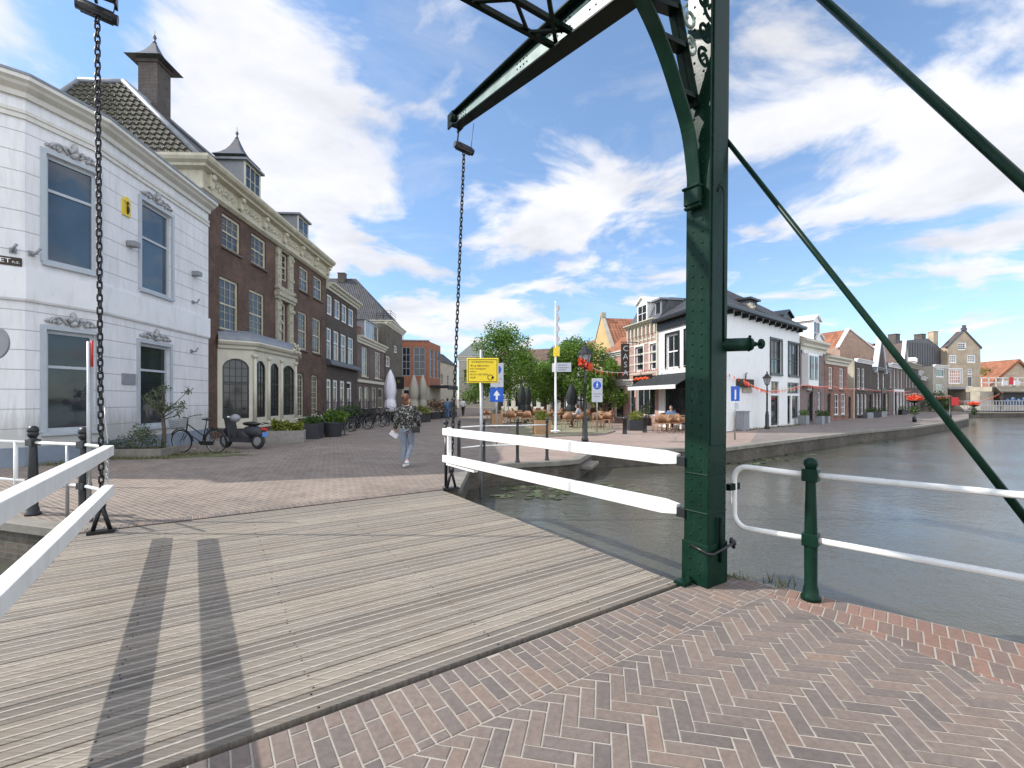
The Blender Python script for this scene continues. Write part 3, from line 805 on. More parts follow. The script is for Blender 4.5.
# portal brace arcs (from measured curve: s = distance inwards from the post, z)
arc = [(.155, 3.42), (.18, 3.62), (.24, 3.88), (.36, 4.12), (.56, 4.44), (.79, 4.69), (1.1, 4.93), (1.5, 5.13), (1.95, 5.26), (2.49, 5.32)]
def ppt(base, sgn, s, z, off=0): return base - DC * (s * sgn) + DA * off + Vector((0, 0, z))
def smooth_arc(P, k=5):
    Q = []
    for i in range(len(P) - 1):
        p0, p1, p2, p3 = P[max(0, i-1)], P[i], P[i+1], P[min(len(P)-1, i+2)]
        for j in range(k):
            t = j/k; Q.append(tuple(.5*((2*p1[c]) + (-p0[c]+p2[c])*t + (2*p0[c]-5*p1[c]+4*p2[c]-p3[c])*t*t + (-p0[c]+3*p1[c]-3*p2[c]+p3[c])*t**3) for c in (0, 1)))
    return Q + [P[-1]]
arc = smooth_arc(arc)
for base, sgn in ((PB, 1), (PLc, -1)):
    g = MB(); n = len(arc); ln = .045
    vs = []
    for i, (s_, z) in enumerate(arc):
        a = arc[max(0, i-1)]; b = arc[min(n-1, i+1)]; tx, tz = b[0]-a[0], b[1]-a[1]; l_ = math.hypot(tx, tz); nx, nz = tz/l_, -tx/l_     # points to the opening
        for (q, o_) in ((.0, -.060), (.0, .060), (-.018, .060), (-.018, -.060)):
            vs.append(ppt(base, sgn, s_ + nx*q, z + nz*q, o_))
    fs = []
    for i in range(n - 1):
        for k in range(4): fs.append((i*4 + k, i*4 + (k+1) % 4, (i+1)*4 + (k+1) % 4, (i+1)*4 + k))
    fs += [(0, 3, 2, 1), ((n-1)*4, (n-1)*4+1, (n-1)*4+2, (n-1)*4+3)]
    g.add(vs, fs)
    # web behind flange
    for i in range(8, n - 1):
        a, b = arc[i], arc[i+1]
        for off in (-.004, .004): pass
        g.add([ppt(base, sgn, a[0]-.02, a[1]+.01, 0), ppt(base, sgn, b[0]-.02, b[1]+.01, 0), ppt(base, sgn, b[0]-.08, b[1]+.08, 0), ppt(base, sgn, a[0]-.08, a[1]+.08, 0)], [(0, 1, 2, 3)])
    g.build('arch_brace', M['green'], portal)
    # straight inner strut, cross ties, foot shoe
    g = MB()
    p, q = ppt(base, sgn, .135, 4.12), ppt(base, sgn, .62, 5.52)
    F = frame(p, (q - p), DA); LL = (q - p).length
    g.box((0, -.03, -.06), (LL, -.018, .06), F); g.box((0, -.03, -.006), (LL, .04, .006), F)
    for (s0, z0, s1, z1) in ((.36, 4.14, .15, 4.18), (.60, 4.50, .28, 4.56), (.80, 4.72, .38, 4.84), (1.1, 4.95, .5, 5.2)):
        a_, b_ = ppt(base, sgn, s0 - .01, z0 + .02), ppt(base, sgn, s1, z1); Fq = frame(a_, (b_ - a_), DA); g.box((0, -.02, -.05), ((b_-a_).length, .02, .05), Fq)
    g.build('tie_strut', M['darkgreen'], portal)
    g = MB()     # moulded shoe at the brace foot
    F = frame(ppt(base, sgn, .135, 3.24), -DC * sgn)
    g.box((.0, -.075, .03), (.060, .075, .17), F); g.box((.0, -.085, .165), (.075, .085, .19), F); g.box((.0, -.08, .0), (.05, .08, .03), F)
    g.build('brace_shoe', M['green'], portal, bevel=.012)
    # scroll ornament in the web
    g = MB()
    for (s0, z0, rr, k) in ((.20, 4.62, .085, 1), (.21, 4.86, .10, -1), (.30, 5.08, .12, 1), (.18, 5.12, .07, -1), (.75, 5.1, .12, 1), (1.05, 5.24, .1, -1)):
        pts = []
        for i in range(26):
            t = i / 25; a = k * t * 2.6 * math.pi + 1.2; r_ = rr * (1 - .72*t)
            pts.append(ppt(base, sgn, s0 + r_*math.cos(a), z0 + r_*math.sin(a), .0))
        g.tube(pts, .014, 6)
    g.build('scroll_ornament', M['webgreen'], portal)
    for (o_, zz1) in ((-.04, 0), (.04, 0)): pass
# lintel
g = MB(); a_, b_ = ppt(PB, 1, .13, 5.42), ppt(PB, 1, 4.85, 5.42); F = frame(a_, b_ - a_); LL = (b_ - a_).length
g.box((0, -.10, .0), (LL, .10, .02), F); g.box((0, -.10, .32), (LL, .10, .34), F); g.box((0, -.006, .02), (LL, .006, .32), F)
g.build('lintel', M['darkgreen'], portal)
# hanging hook conduit, tie clamp, buffer
g = MB(); F = frame(PB, DC)
g.tube([F @ Vector((.07, -.135, 2.1)), F @ Vector((.07, -.135, 3.36)), F @ Vector((.05, -.137, 3.42)), F @ Vector((.0, -.14, 3.43)), F @ Vector((-.03, -.14, 3.37))], .011, 6)
g.tube([F @ Vector((.02, -.14, .20)), F @ Vector((.02, -.14, .58))], .014, 6)
g.build('conduit', M['darkgreen'], portal)
g = MB(); g.tube([F @ Vector((-.155, .03, .34)), F @ Vector((-.155, -.13, .30)), F @ Vector((-.10, -.15, .29)), F @ Vector((.18, -.15, .33)), F @ Vector((.22, -.13, .34))], .013, 6)
g.ball(F @ Vector((.225, -.13, .33)), .032, 0, 8); g.cyl(F @ Vector((.20, -.13, .37)), F @ Vector((.24, -.13, .28)), .016, .016, 6)
g.build('tie_bar', M['black'], portal)
g = MB(); c0 = Vector((1.775, 4.0, 2.07)); dxb = Vector((1, -.12, .02)).normalized()
g.cyl(c0, c0 + dxb*.29, .058, .058, 20); g.cyl(c0 + dxb*.285, c0 + dxb*.315, .064, .05, 20); g.cyl(c0 + dxb*.31, c0 + dxb*.38, .016, .016, 10); g.cyl(c0 + dxb*.375, c0 + dxb*.395, .042, .045, 18)
g.cyl(c0 + dxb*.395, c0 + dxb*.41, .045, .03, 18); g.ball(c0 + dxb*.295 + Z(.066), .014, 0, 8); g.cyl(c0 + dxb*.30, c0 + dxb*.345, .03, .02, 10)
g.build('buffer', M['green'], portal)
# fixing lug at deck corner
g = MB(); F = frame(Vector((1.47, 3.93, 0)), DC); g.box((-.04, -.05, .0), (.06, .06, .03), F); g.cyl(F @ Vector((-.0, -.03, .04)), F @ Vector((.06, -.03, .04)), .03, .03, 10)
g.build('hinge_lug', M['green'], portal)
g = MB()
for z in (1.045, .59):
    c = RR1 + Z(z) + (RR1 - RR0).normalized()*.02
    g.cyl(c - DC*.02, c + DC*.09, .028, .028, 12); g.box((-.03, -.03, -.04), (.06, .03, .04), frame(c, (RR1-RR0)))
g.build('rail_socket', M['black'], portal)
# outboard stays
st = MB(); st.cyl(Vector((1.80, 4.04, 4.02)), Vector((4.42, 2.90, -.62)), .019, .033, 12); st.build('stay_rod', M['green'], portal)
st = MB(); a_ = Vector((1.88, 3.95, 5.72)); st.cyl(PB + DC*.14 + Vector((0, 0, 6.05)) - DA*.02, Vector((3.75, 1.18, -.05)), .027, .031, 14); st.build('stay_rod', M['green'], portal)
st = MB(); st.cyl(PLc - DC*.14 + Vector((0, 0, 6.05)), PLc - DC*.14 - DA*3.4 + Vector((-.3, 0, -.05)), .036, .038, 12); st.build('stay_rod', M['green'], portal)

# ---------------------------------------------------------------- balance frame overhead
bal = thing('balance_frame', 'overhead green balance arms with riveted grey web and lattice bracing', 'balance beam', PB + Z(PORT_H))
def apt(side, s, z, off=0):       # s from arm tip back; side 0 right / 1 left
    base = Vector((-1.02, 8.22, 0)) if side == 0 else Vector((-1.02, 8.22, 0)) - DC * 4.76
    return base - DA * s + DC * off + Vector((0, 0, z))
for side in (0, 1):
    ts = [0, .15, 1, 2, 3, 4, 5, 6.3, 8.4]
    top = lambda s_: 6.72 - .112 * s_ if s_ < 5 else 6.16 + .0*s_
    bot = lambda s_: 6.50 - .165 * s_ if s_ < 5 else 5.675 + .03*(s_-5)
    wb = MB(); fl = MB()
    for a_, b_ in zip(ts[:-1], ts[1:]):
        for off in (-.012, .012):
            pass
        q = [apt(side, a_, bot(a_), -.012), apt(side, b_, bot(b_), -.012), apt(side, b_, top(b_), -.012), apt(side, a_, top(a_), -.012)]
        r_ = [apt(side, a_, bot(a_), .012), apt(side, b_, bot(b_), .012), apt(side, b_, top(b_), .012), apt(side, a_, top(a_), .012)]
        wb.add(q + r_, [(0,1,2,3),(7,6,5,4),(0,4,5,1),(3,2,6,7)])
        for z_, sg in ((top, 1), (bot, -1)):
            hw = .085 + .012 * min(a_, 5); hw2 = .085 + .012 * min(b_, 5)
            vs = []
            for (s_, h_) in ((a_, hw), (b_, hw2)):
                zz2 = z_(s_)
                vs += [apt(side, s_, zz2, -h_), apt(side, s_, zz2, h_), apt(side, s_, zz2 + sg*.022, h_), apt(side, s_, zz2 + sg*.022, -h_)]
            fl.add(vs, [(0,1,2,3),(4,7,6,5),(0,4,5,1),(1,5,6,2),(2,6,7,3),(3,7,4,0)])
            # angle leg on the web
            vs = []
            for s_ in (a_, b_):
                zz2 = z_(s_)
                vs += [apt(side, s_, zz2, -.024), apt(side, s_, zz2, .024), apt(side, s_, zz2 - sg*.055, .024), apt(side, s_, zz2 - sg*.055, -.024)]
            fl.add(vs, [(0,1,2,3),(4,7,6,5),(0,4,5,1),(1,5,6,2),(2,6,7,3),(3,7,4,0)])
    arm = fl.build('arm', M['darkgreen'], bal); wb.build('web_plate', M['webgreen'], arm)
    rv = MB()
    for s_ in (.25, .33, .41, 2.0, 2.08, 2.16, 2.24, 2.75, 2.83, 2.91, 2.99, 3.07, 3.15, 3.5, 3.6, 3.7):
        for k in range(3 if s_ > 1 else 2):
            z_ = bot(s_) + .09 + k * (top(s_) - bot(s_) - .18) / (2 if s_ > 1 else 1)
            for sg in (-1, 1):
                rv.ball(apt(side, s_, z_, sg*.012), .013, 0, 6)
    rv.build('rivet', M['darkgreen'], arm)
    g = MB(); g.cyl(apt(side, .06, 6.6, -.14), apt(side, .06, 6.6, .14), .06, .06, 12); 
    F = frame(apt(side, .0, 6.6), DC); g.box((-.11, -.1, -.13), (-.08, .1, .12), F); g.box((.08, -.1, -.13), (.11, .1, .12), F)
    g.build('tip_bracket', M['darkgreen'], arm)
# cross bracing between arms
def bar(mb, p, q, w_=.05, h_=.05): F = frame(p, q - p); mb.box((0, -w_/2, -h_/2), ((q-p).length, w_/2, h_/2), F)
g = MB()
for s0 in (2.86, 3.16): bar(g, apt(0, s0, 6.10, 0), apt(1, s0, 6.10, 0), .06, .06)
for i in range(12):
    o1, o2 = -.05 - i*.39, -.05 - (i+1)*.39
    bar(g, apt(0, 2.86 if i % 2 else 3.16, 6.10, o1), apt(0, 3.16 if i % 2 else 2.86, 6.10, o2), .04, .03)
bar(g, apt(0, 2.9, 6.08, -.02), apt(0, 5.2, 5.95, -2.38), .05, .05); bar(g, apt(1, 2.9, 6.08, .02), apt(0, 5.2, 5.95, -2.38), .05, .05)
for s0 in (5.2, 7.8): bar(g, apt(0, s0, 5.95), apt(1, s0, 5.95), .12, .2)
g.build('cross_brace', M['darkgreen'], bal)
g = MB(); g.box((0, -.5, -.3), (4.7, .5, .35), frame(apt(0, 8.0, 5.98, -.04), -DC)); g.build('counterweight', M['darkgreen'], bal, bevel=.02)

# ---------------------------------------------------------------- railings
def bollard_post(mb, p, h, r=.045):
    prof = [(r*1.75, 0), (r*1.75, .03), (r*1.4, .045), (r*1.3, .09), (r*1.1, .12), (r*1.15, h*.42), (r*.85, h*.86), (r*.8, h*.87), (r*1.2, h*.90), (r*.65, h*.915),
            (r*.9, h*.925), (r*1.25, h*.955), (r*1.15, h*.985), (r*.6, h), (0, h*1.003)]
    mb.lathe(prof, p, 16)
q1 = Vector((2.385, 3.64, 0)); qd = Vector((.70, -.715, 0)).normalized()
rail = thing('canal_railing', 'white tube railing on a green ball topped post beside the near brick edge', 'railing', q1)
g = MB(); bollard_post(g, q1, 1.13, .041); g.build('post', M['green'], rail)
g = MB(); F = frame(q1, qd)
for z in (.48, .995): g = MB(); g.box((-.055, -.052, z - .05), (.055, .052, z + .05), F); g.build('clamp_block', M['green'], rail, bevel=.006)
rt = .024
ls = Vector((-.345, .545, 0))
pL = q1 + ls
pts_up = [q1 + Z(.995) - qd*.0, q1 + ls*.8 + Z(.990)]
def arcpts(c, a, b, n=6): return [c + a*math.cos(R(90)*i/n) + b*math.sin(R(90)*i/n) for i in range(n + 1)]
lsn = ls.normalized(); zt, zb = .99, .44
loop = [q1 + Z(zt)] + [pL - lsn*.12 + Z(zt - .12) + Vector((0,0,.12))*math.cos(R(15*i)) + lsn*.12*math.sin(R(15*i)) for i in range(7)] + \
       [pL - lsn*.12 + Z(zb + .12) + lsn*.12*math.cos(R(15*i)) - Vector((0,0,.12))*math.sin(R(15*i)) for i in range(7)] + [q1 + Z(.48)]
g = MB(); g.tube(loop, rt, 10)
g.tube([q1 + Z(.995), q1 + qd*2.6 + Z(1.01), q1 + qd*6 + Z(1.01)], rt, 10); g.tube([q1 + Z(.48), q1 + qd*2.6 + Z(.50), q1 + qd*6 + Z(.5)], rt, 10)
g.build('rail_tube', M['rail_white'], rail)
g = MB(); c = pL + Z(.80); g.box((-.06, -.02, -.03), (.10, .02, .03), frame(c, PB + Vector((.1,0,0)) - pL)); g.build('rail_bracket', M['darkgreen'], rail)
for k in (2.2, 4.4):
    b = q1 + qd * k
    g = MB(); bollard_post(g, b, 1.13, .047); g.build('post', M['green'], rail)

# left railing (dark ball posts, white tubes)
lp = [gnd(33, 515), gnd(84, 521)]
lrail = thing('canal_railing', 'white tubes on two black ball topped posts before the white corner house', 'railing', lp[0])
for p in lp:
    g = MB(); bollard_post(g, p, 1.16, .05); g.ball(p + Z(1.17), .065, 0, 12); g.build('post', M['black'], lrail)
ext = lp[0] + (lp[0] - lp[1]).normalized() * 3.0 + Vector((-.3, .2, 0))
far = footL + Vector((.02, .1, 0))
for z in (1.0, .46):
    g = MB(); g.tube([lp[0] + Z(z), lp[1] + Z(z), far + Z(z)], .022, 8)
    g.tube([ext + Z(z - .02), lp[0] + Z(z)], .022, 8)
    g.build('rail_tube', M['rail_white'], lrail)
g = MB(); p = gnd(17, 512); p = lp[0] + (ext - lp[0]) * .12; g.tube([p + Z(.10), p + Z(1.0)], .024, 8); p = lp[0] + (ext - lp[0]) * .6; g.tube([p + Z(.0), p + Z(1.0)], .024, 8); g.build('rail_upright', M['rail_white'], lrail)
g = MB()
for p in lp:
    F = frame(p, lp[1] - lp[0])
    for z in (.46, 1.0): g = MB(); g.box((-.07, -.055, z - .045), (.07, .055, z + .045), F); g.build('clamp_block', M['black'], lrail, bevel=.006)
# quay railing behind the right deck rails
rp = [Vector((-1.27, 9.1, 0)), Vector((-1.25, 10.75, 0)), Vector((-.70, 11.35, 0)), gnd(517.5, 462.5), gnd(547, 460.5)]
rr = thing('canal_railing', 'thin white rails on slim black posts along the stone quay behind the deck', 'railing', rp[1])
for i, p in enumerate(rp):
    if i == 0: continue
    g = MB(); bollard_post(g, p, 1.06, .036); g.ball(p + Z(1.07), .045, 0, 10); g.build('post', M['black'], rr)
for z in (.93, .44):
    g = MB(); g.tube([p + Z(z) for p in rp[1:]], .018, 8); g.build('rail_tube', M['rail_white'], rr)
# ---------------------------------------------------------------- buildings
class Fac:
    def __init__(s, A, B):
        s.A = Vector((A[0], A[1])); s.B = Vector((B[0], B[1])); s.L = (s.B - s.A).length; s.u = (s.B - s.A) / s.L; s.n = Vector((s.u.y, -s.u.x))
    def pt(s, u, n, z): p = s.A + s.u*u + s.n*n; return Vector((p.x, p.y, z))
    def ux(s, px, n=0):
        r = (px - 512) / FPX; a = s.A + s.n*n; return (r*a.y - a.x) / (s.u.x - r*s.u.y)
    def zx(s, px, py, n=0): d = s.pt(s.ux(px, n), n, 0).y; return EYE + (HOR - py) * d / FPX
    def box(s, mb, u0, u1, n0, n1, z0, z1, m=0):
        vs = [s.pt(u0,n0,z0), s.pt(u1,n0,z0), s.pt(u1,n1,z0), s.pt(u0,n1,z0), s.pt(u0,n0,z1), s.pt(u1,n0,z1), s.pt(u1,n1,z1), s.pt(u0,n1,z1)]
        mb.add(vs, [(0,1,2,3),(4,7,6,5),(0,4,5,1),(1,5,6,2),(2,6,7,3),(3,7,4,0)], m)
def arch_z(o, u):
    w_ = (o['u1'] - o['u0']) / 2; x = (u - o['u0'] - w_) / w_; return o['z1'] - o['arch'] * (1 - math.sqrt(max(0, 1 - x*x*.98)))
def front_wall(mb, F, z0, z1, opens, depth=.0, m=0, side=True, u0=0, u1=None, back=None):
    u1 = F.L if u1 is None else u1
    us = sorted({u0, u1} | {o[k] for o in opens for k in ('u0', 'u1')}); zs = sorted({z0, z1} | {o[k] for o in opens for k in ('z0', 'z1')})
    us = [u for u in us if u0 <= u <= u1]; zs = [z for z in zs if z0 <= z <= z1]
    for a, b in zip(us[:-1], us[1:]):
        if b - a < 1e-5: continue
        for c, d in zip(zs[:-1], zs[1:]):
            if d - c < 1e-5: continue
            mu, mz = (a+b)/2, (c+d)/2
            if any(o['u0'] < mu < o['u1'] and o['z0'] < mz < o['z1'] for o in opens): continue
            mb.add([F.pt(a,0,c), F.pt(b,0,c), F.pt(b,0,d), F.pt(a,0,d)], [(0,1,2,3)], m)
    for o in opens:
        r = -o.get('rec', .14); a, b, c, d = o['u0'], o['u1'], o['z0'], o['z1']
        mb.add([F.pt(a,0,c), F.pt(a,0,d), F.pt(a,r,d), F.pt(a,r,c)], [(0,1,2,3)], m); mb.add([F.pt(b,0,c), F.pt(b,r,c), F.pt(b,r,d), F.pt(b,0,d)], [(0,1,2,3)], m)
        mb.add([F.pt(a,0,c), F.pt(a,r,c), F.pt(b,r,c), F.pt(b,0,c)], [(0,1,2,3)], m); mb.add([F.pt(a,0,d), F.pt(b,0,d), F.pt(b,r,d), F.pt(a,r,d)], [(0,1,2,3)], m)
        if o.get('arch'):
            K = 8; w_ = (b - a) / 2
            for s0, s1, cu in ((a, a + w_, a), (a + w_, b, b)):
                P = [F.pt(s0 + (s1-s0)*i/K, -.012, arch_z(o, s0 + (s1-s0)*i/K)) for i in range(K+1)]
                cpt = F.pt(cu, -.012, d)
                for i in range(K): mb.add([cpt, P[i], P[i+1]], [(0, 1, 2) if cu == a else (0, 1, 2)], m)
    if back:
        a, b = u0, u1
        mb.add([F.pt(b,0,z0), F.pt(b,-back,z0), F.pt(b,-back,z1), F.pt(b,0,z1)], [(0,1,2,3)], m)
        mb.add([F.pt(a,-back,z0), F.pt(a,0,z0), F.pt(a,0,z1), F.pt(a,-back,z1)], [(0,1,2,3)], m)
        mb.add([F.pt(b,-back,z0), F.pt(a,-back,z0), F.pt(a,-back,z1), F.pt(b,-back,z1)], [(0,1,2,3)], m)
def window(F, o, parent, fm='creamclean', gm='glass', cols=1, rows=1, fw=.075, bar=.028, split=None, sill=None, casing=None, door=False, name='window', deep=None):
    a, b, c, d = o['u0'], o['u1'], o['z0'], o['z1']; r = -o.get('rec', .14)
    n0, n1 = r, r + .07
    g = MB()
    F.box(g, a, a+fw, n0, n1, c, d); F.box(g, b-fw, b, n0, n1, c, d)
    F.box(g, a+fw, b-fw, n0, n1, c, c+fw*(1.5 if door else 1)); F.box(g, a+fw, b-fw, n0, n1, d-fw, d)
    for i in range(1, cols):
        u = a + fw + (b-a-2*fw)*i/cols; F.box(g, u-bar/2, u+bar/2, n0+.005, n1-.018, c+fw, d-fw)
    for i in range(1, rows):
        z = c + fw + (d-c-2*fw)*i/rows; F.box(g, a+fw, b-fw, n0+.006, n1-.02, z-bar/2, z+bar/2)
    if split:
        z = c + (d-c)*split; F.box(g, a+fw, b-fw, n0+.004, n1-.005, z-.035, z+.035)
    if o.get('arch'):
        K = 10
        for i in range(K):
            uu, vv = a + (b-a)*i/K, a + (b-a)*(i+1)/K
            za, zb = arch_z(o, uu), arch_z(o, vv)
            P = [F.pt(uu, n1, za - fw*1.3), F.pt(vv, n1, zb - fw*1.3), F.pt(vv, n1, d), F.pt(uu, n1, d)]
            g.add(P, [(0, 1, 2, 3)])
    w_ = g.build(name, M[fm], parent)
    p = MB(); nn = r + .03
    p.add([F.pt(a+fw*.5, nn, c+fw*.5), F.pt(b-fw*.5, nn, c+fw*.5), F.pt(b-fw*.5, nn, d-fw*.5), F.pt(a+fw*.5, nn, d-fw*.5)], [(0,1,2,3)])
    p.build('pane', M[gm], w_)
    if sill:
        s_ = MB(); F.box(s_, a-.08, b+.08, -.02, .09, c-.09, c-.003); s_.build('sill', M[sill], w_)
    if casing:
        s_ = MB(); k = casing[1]
        F.box(s_, a-k, a-.003, -.01, .05, c, d+k); F.box(s_, b+.003, b+k, -.01, .05, c, d+k); F.box(s_, a-.002, b+.002, -.01, .05, d+.003, d+k)
        s_.build('casing', M[casing[0]], w_)
    return w_
def po(F, l, r, t, b, at_=None, **k):
    """opening from a survey of the facade: left and right bearings, top and bottom sighted at the left edge"""
    q = at_ or l; o = dict(u0=F.ux(l), u1=F.ux(r), z1=F.zx(q, t), z0=F.zx(q, b)); o.update(k); return o
def uz(u0, u1, z0, z1, **k): o = dict(u0=u0, u1=u1, z0=z0, z1=z1); o.update(k); return o
def cornice(F, parent, z, prof, mt, u0=-.0, u1=None, name='cornice'):
    u1 = F.L if u1 is None else u1; g = MB(); sweep(g, [F.pt(u0,0,0).to_2d(), F.pt(u1,0,0).to_2d()], prof, z); return g.build(name, M[mt], parent)
CORN = lambda o, h: [(-.1, h), (o, h), (o, h*.82), (o*.82, h*.72), (o*.6, h*.6), (o*.55, h*.4), (o*.25, h*.3), (o*.2, 0), (-.1, 0)]
def hip_roof(F, u0, u1, depth, z, h, mt, parent, hl=1, hr=1, ov=.15, ridge=None):
    ov_ = ov; a, b = u0 - ov, u1 + ov; n0, n1 = ov, -depth - ov; nm = (n0 + n1) / 2
    rl = a + (h*.9 if hl else 0) ; rr = b - (h*.9 if hr else 0)
    P = [F.pt(a,n0,z), F.pt(b,n0,z), F.pt(b,n1,z), F.pt(a,n1,z), F.pt(rl,nm,z+h), F.pt(rr,nm,z+h)]
    g = MB(); g.add(P, [(0,1,5,4), (1,2,5), (2,3,4,5), (3,0,4)], 0); return g.build('roof', M[mt], parent)
def cross_gable(F, u0, u1, depth, z, h, mt, parent, wallm=None, ov=.1):
    """ridge runs away from the street, gable to the front"""
    um = (u0+u1)/2; g = MB(); t = .12
    for (a, b) in ((u0-ov, um), (u1+ov, um)):
        P = [F.pt(a,.05,z), F.pt(b,.05,z+h), F.pt(b,-depth,z+h), F.pt(a,-depth,z)]
        Q = [p + Vector((0,0,t)) for p in P]
        g.add(P + Q, [(0,1,2,3),(4,5,6,7),(0,4,5,1),(1,5,6,2),(2,6,7,3),(3,7,4,0)])
    o = g.build('roof', M[mt], parent)
    if wallm:
        q = MB(); q.add([F.pt(u0,0,z), F.pt(u1,0,z), F.pt(um,0,z+h)], [(0,1,2)]); q.add([F.pt(u0,-depth+.1,z), F.pt(u1,-depth+.1,z), F.pt(um,-depth+.1,z+h)], [(0,2,1)]); q.build('gable', M[wallm], parent)
    return o
def dormer(F, u0, u1, nb, z0, z1, depth, parent, wm='bright_white', sm='grey', gm='glass', cols=2, rows=2, roof='flat', rm='lead', fm=None):
    g = MB(); F.box(g, u0, u1, nb - depth, nb - .04, z0, z1)
    o = g.build('dormer', M[sm], parent)
    f = MB(); fw = .10
    F.box(f, u0-.02, u0+fw, nb-.05, nb, z0, z1); F.box(f, u1-fw, u1+.02, nb-.05, nb, z0, z1); F.box(f, u0+fw, u1-fw, nb-.05, nb, z1-fw, z1); F.box(f, u0+fw, u1-fw, nb-.05, nb, z0, z0+fw)
    for i in range(1, cols): u = u0+fw + (u1-u0-2*fw)*i/cols; F.box(f, u-.02, u+.02, nb-.04, nb-.01, z0+fw, z1-fw)
    for i in range(1, rows): z = z0+fw + (z1-z0-2*fw)*i/rows; F.box(f, u0+fw, u1-fw, nb-.04, nb-.012, z-.016, z+.016)
    f.build('window', M[fm or wm], o)
    p = MB(); p.add([F.pt(u0+.05,nb-.03,z0+.05), F.pt(u1-.05,nb-.03,z0+.05), F.pt(u1-.05,nb-.03,z1-.05), F.pt(u0+.05,nb-.03,z1-.05)], [(0,1,2,3)]); p.build('pane', M[gm], o)
    r_ = MB()
    if roof == 'flat': F.box(r_, u0-.14, u1+.14, nb-depth, nb+.16, z1, z1+.11)
    elif roof == 'gable':
        um = (u0+u1)/2
        for a in (u0-.14, u1+.14): r_.prism([F.pt(a,nb+.12,z1), F.pt(um,nb+.12,z1+.42), F.pt(um,nb+.12,z1+.50), F.pt(a,nb+.12,z1+.09)], (F.n*-(depth+.1)).to_3d())
        r_.add([F.pt(u0,nb-.01,z1), F.pt(u1,nb-.01,z1), F.pt(um,nb-.01,z1+.42)], [(0,1,2)])
    r_.build('roof', M[rm], o); return o
def chimney(F, u, n, z0, z1, w_, parent, mt='chimbrick', pots=True):
    g = MB(); F.box(g, u-w_/2, u+w_/2, n-w_/2, n+w_/2, z0, z1); F.box(g, u-w_/2-.05, u+w_/2+.05, n-w_/2-.05, n+w_/2+.05, z1, z1+.1)
    o = g.build('chimney', M[mt], parent)
    if pots:
        p = MB()
        for k in (-.25, .25): p.cyl(F.pt(u+w_*k, n, z1+.1), F.pt(u+w_*k, n, z1+.42), .09, .075, 8)
        p.build('pot', M['redbrick'], o)
    return o
def cap_roof(c, half, z, h, mt, parent, name='chimney_cap'):
    """concave pyramid cap with ball finial"""
    g = MB(); prof = [(half*1.42, 0), (half*1.36, .035), (half*.98, h*.18), (half*.66, h*.38), (half*.42, h*.6), (half*.22, h*.85), (half*.12, h)]
    vs = []; 
    for r_, q in prof:
        for j in range(4):
            a = R(45 + 90*j); vs.append(Vector((c.x, c.y, z + q)) + cap_roof.ux*(r_*math.cos(a)*1.0) + cap_roof.uy*(r_*math.sin(a)))
    fs = []
    for i in range(len(prof)-1):
        for j in range(4): fs.append((i*4+j, i*4+(j+1)%4, (i+1)*4+(j+1)%4, (i+1)*4+j))
    fs.append((3,2,1,0)); g.add(vs, fs)
    g.lathe([(.05, 0), (.09, .05), (.05, .1), (.035, .2), (.08, .28), (.05, .36), (.015, .42), (.01, .6), (0, .62)], (c.x, c.y, z+h), 10)
    return g.build(name, M[mt], parent)

# ===== white corner house
WP = [Vector(p) for p in ((-16.2, 9.35), (-12.1, 10.40), (-11.60, 10.86), (-11.2, 12.35), (-11.72, 17.6))]
white = thing('corner_house', 'white rendered corner house with grey window frames and black street name board', 'house', (-12.5, 13, 0))
WH = 8.55
segs = [Fac(WP[i], WP[i+1]) for i in range(4)]
F3, F4 = segs[2], segs[3]
w1 = uz(F3.ux(45.5), F3.ux(97.5), 4.98, 7.66); w2 = uz(F3.ux(45.5), F3.ux(95.5), .78, 3.32)
w3 = uz(F4.ux(140.5), F4.ux(171), 4.98, 7.72); w4 = uz(F4.ux(139), F4.ux(169.5), .74, 3.33)
for i, F in enumerate(segs):
    g = MB(); ops = {2: [w1, w2], 3: [w3, w4]}.get(i, [])
    front_wall(g, F, .45, WH + .5, ops)
    g.build('wall', M['rustic'], white)
g = MB(); sweep(g, WP, [(-.1, .451), (.05, .451), (.05, -.02)]); g.build('plinth', paint('plinth_blue_grey', (.20, .24, .29), .8, .15, 2, dirt=(.12, .13, .12)), white)
g = MB(); sweep(g, WP, [(-.05, 4.72), (.075, 4.70), (.075, 3.98), (.05, 3.93), (-.05, 3.93)]); g.build('stucco_band', M['white'], white)
g = MB(); sweep(g, WP, [(-.02, 8.46), (.05, 8.46), (.05, 8.38), (.02, 8.37), (.02, 8.33), (.05, 8.32), (.05, 8.25), (-.02, 8.24)]); g.build('string_course', M['offwhite'], white)
g = MB(); sweep(g, WP, [(-.6, 9.34), (.33, 9.20), (.36, 9.14), (.36, 9.05), (.28, 9.0), (.24, 8.94), (.10, 8.86), (.08, 8.74), (-.02, 8.74)]); g.build('cornice', M['offwhite'], white)
g = MB(); sweep(g, WP, [(-.62, 9.345), (.34, 9.215), (.375, 9.21), (.375, 9.15), (.33, 9.15)], caps=False); g.build('gutter', M['lead'], white)
g = MB(); R_ = [(-.55, 9.34)]
cpt = Vector((-15.5, 14.5)); ring = [F.pt(0, -.5, 9.33) for F in segs] + [segs[3].pt(segs[3].L, -.5, 9.33)]
g.add(ring + [Vector((-16.2, 17.3, 9.33)), Vector((-17, 11, 9.33)), Vector((-14.6, 14.2, 10.0))], [(0,1,7), (1,2,7), (2,3,7), (3,4,7), (4,5,7), (5,6,7), (6,0,7)]); g.build('roof', M['lead'], white)
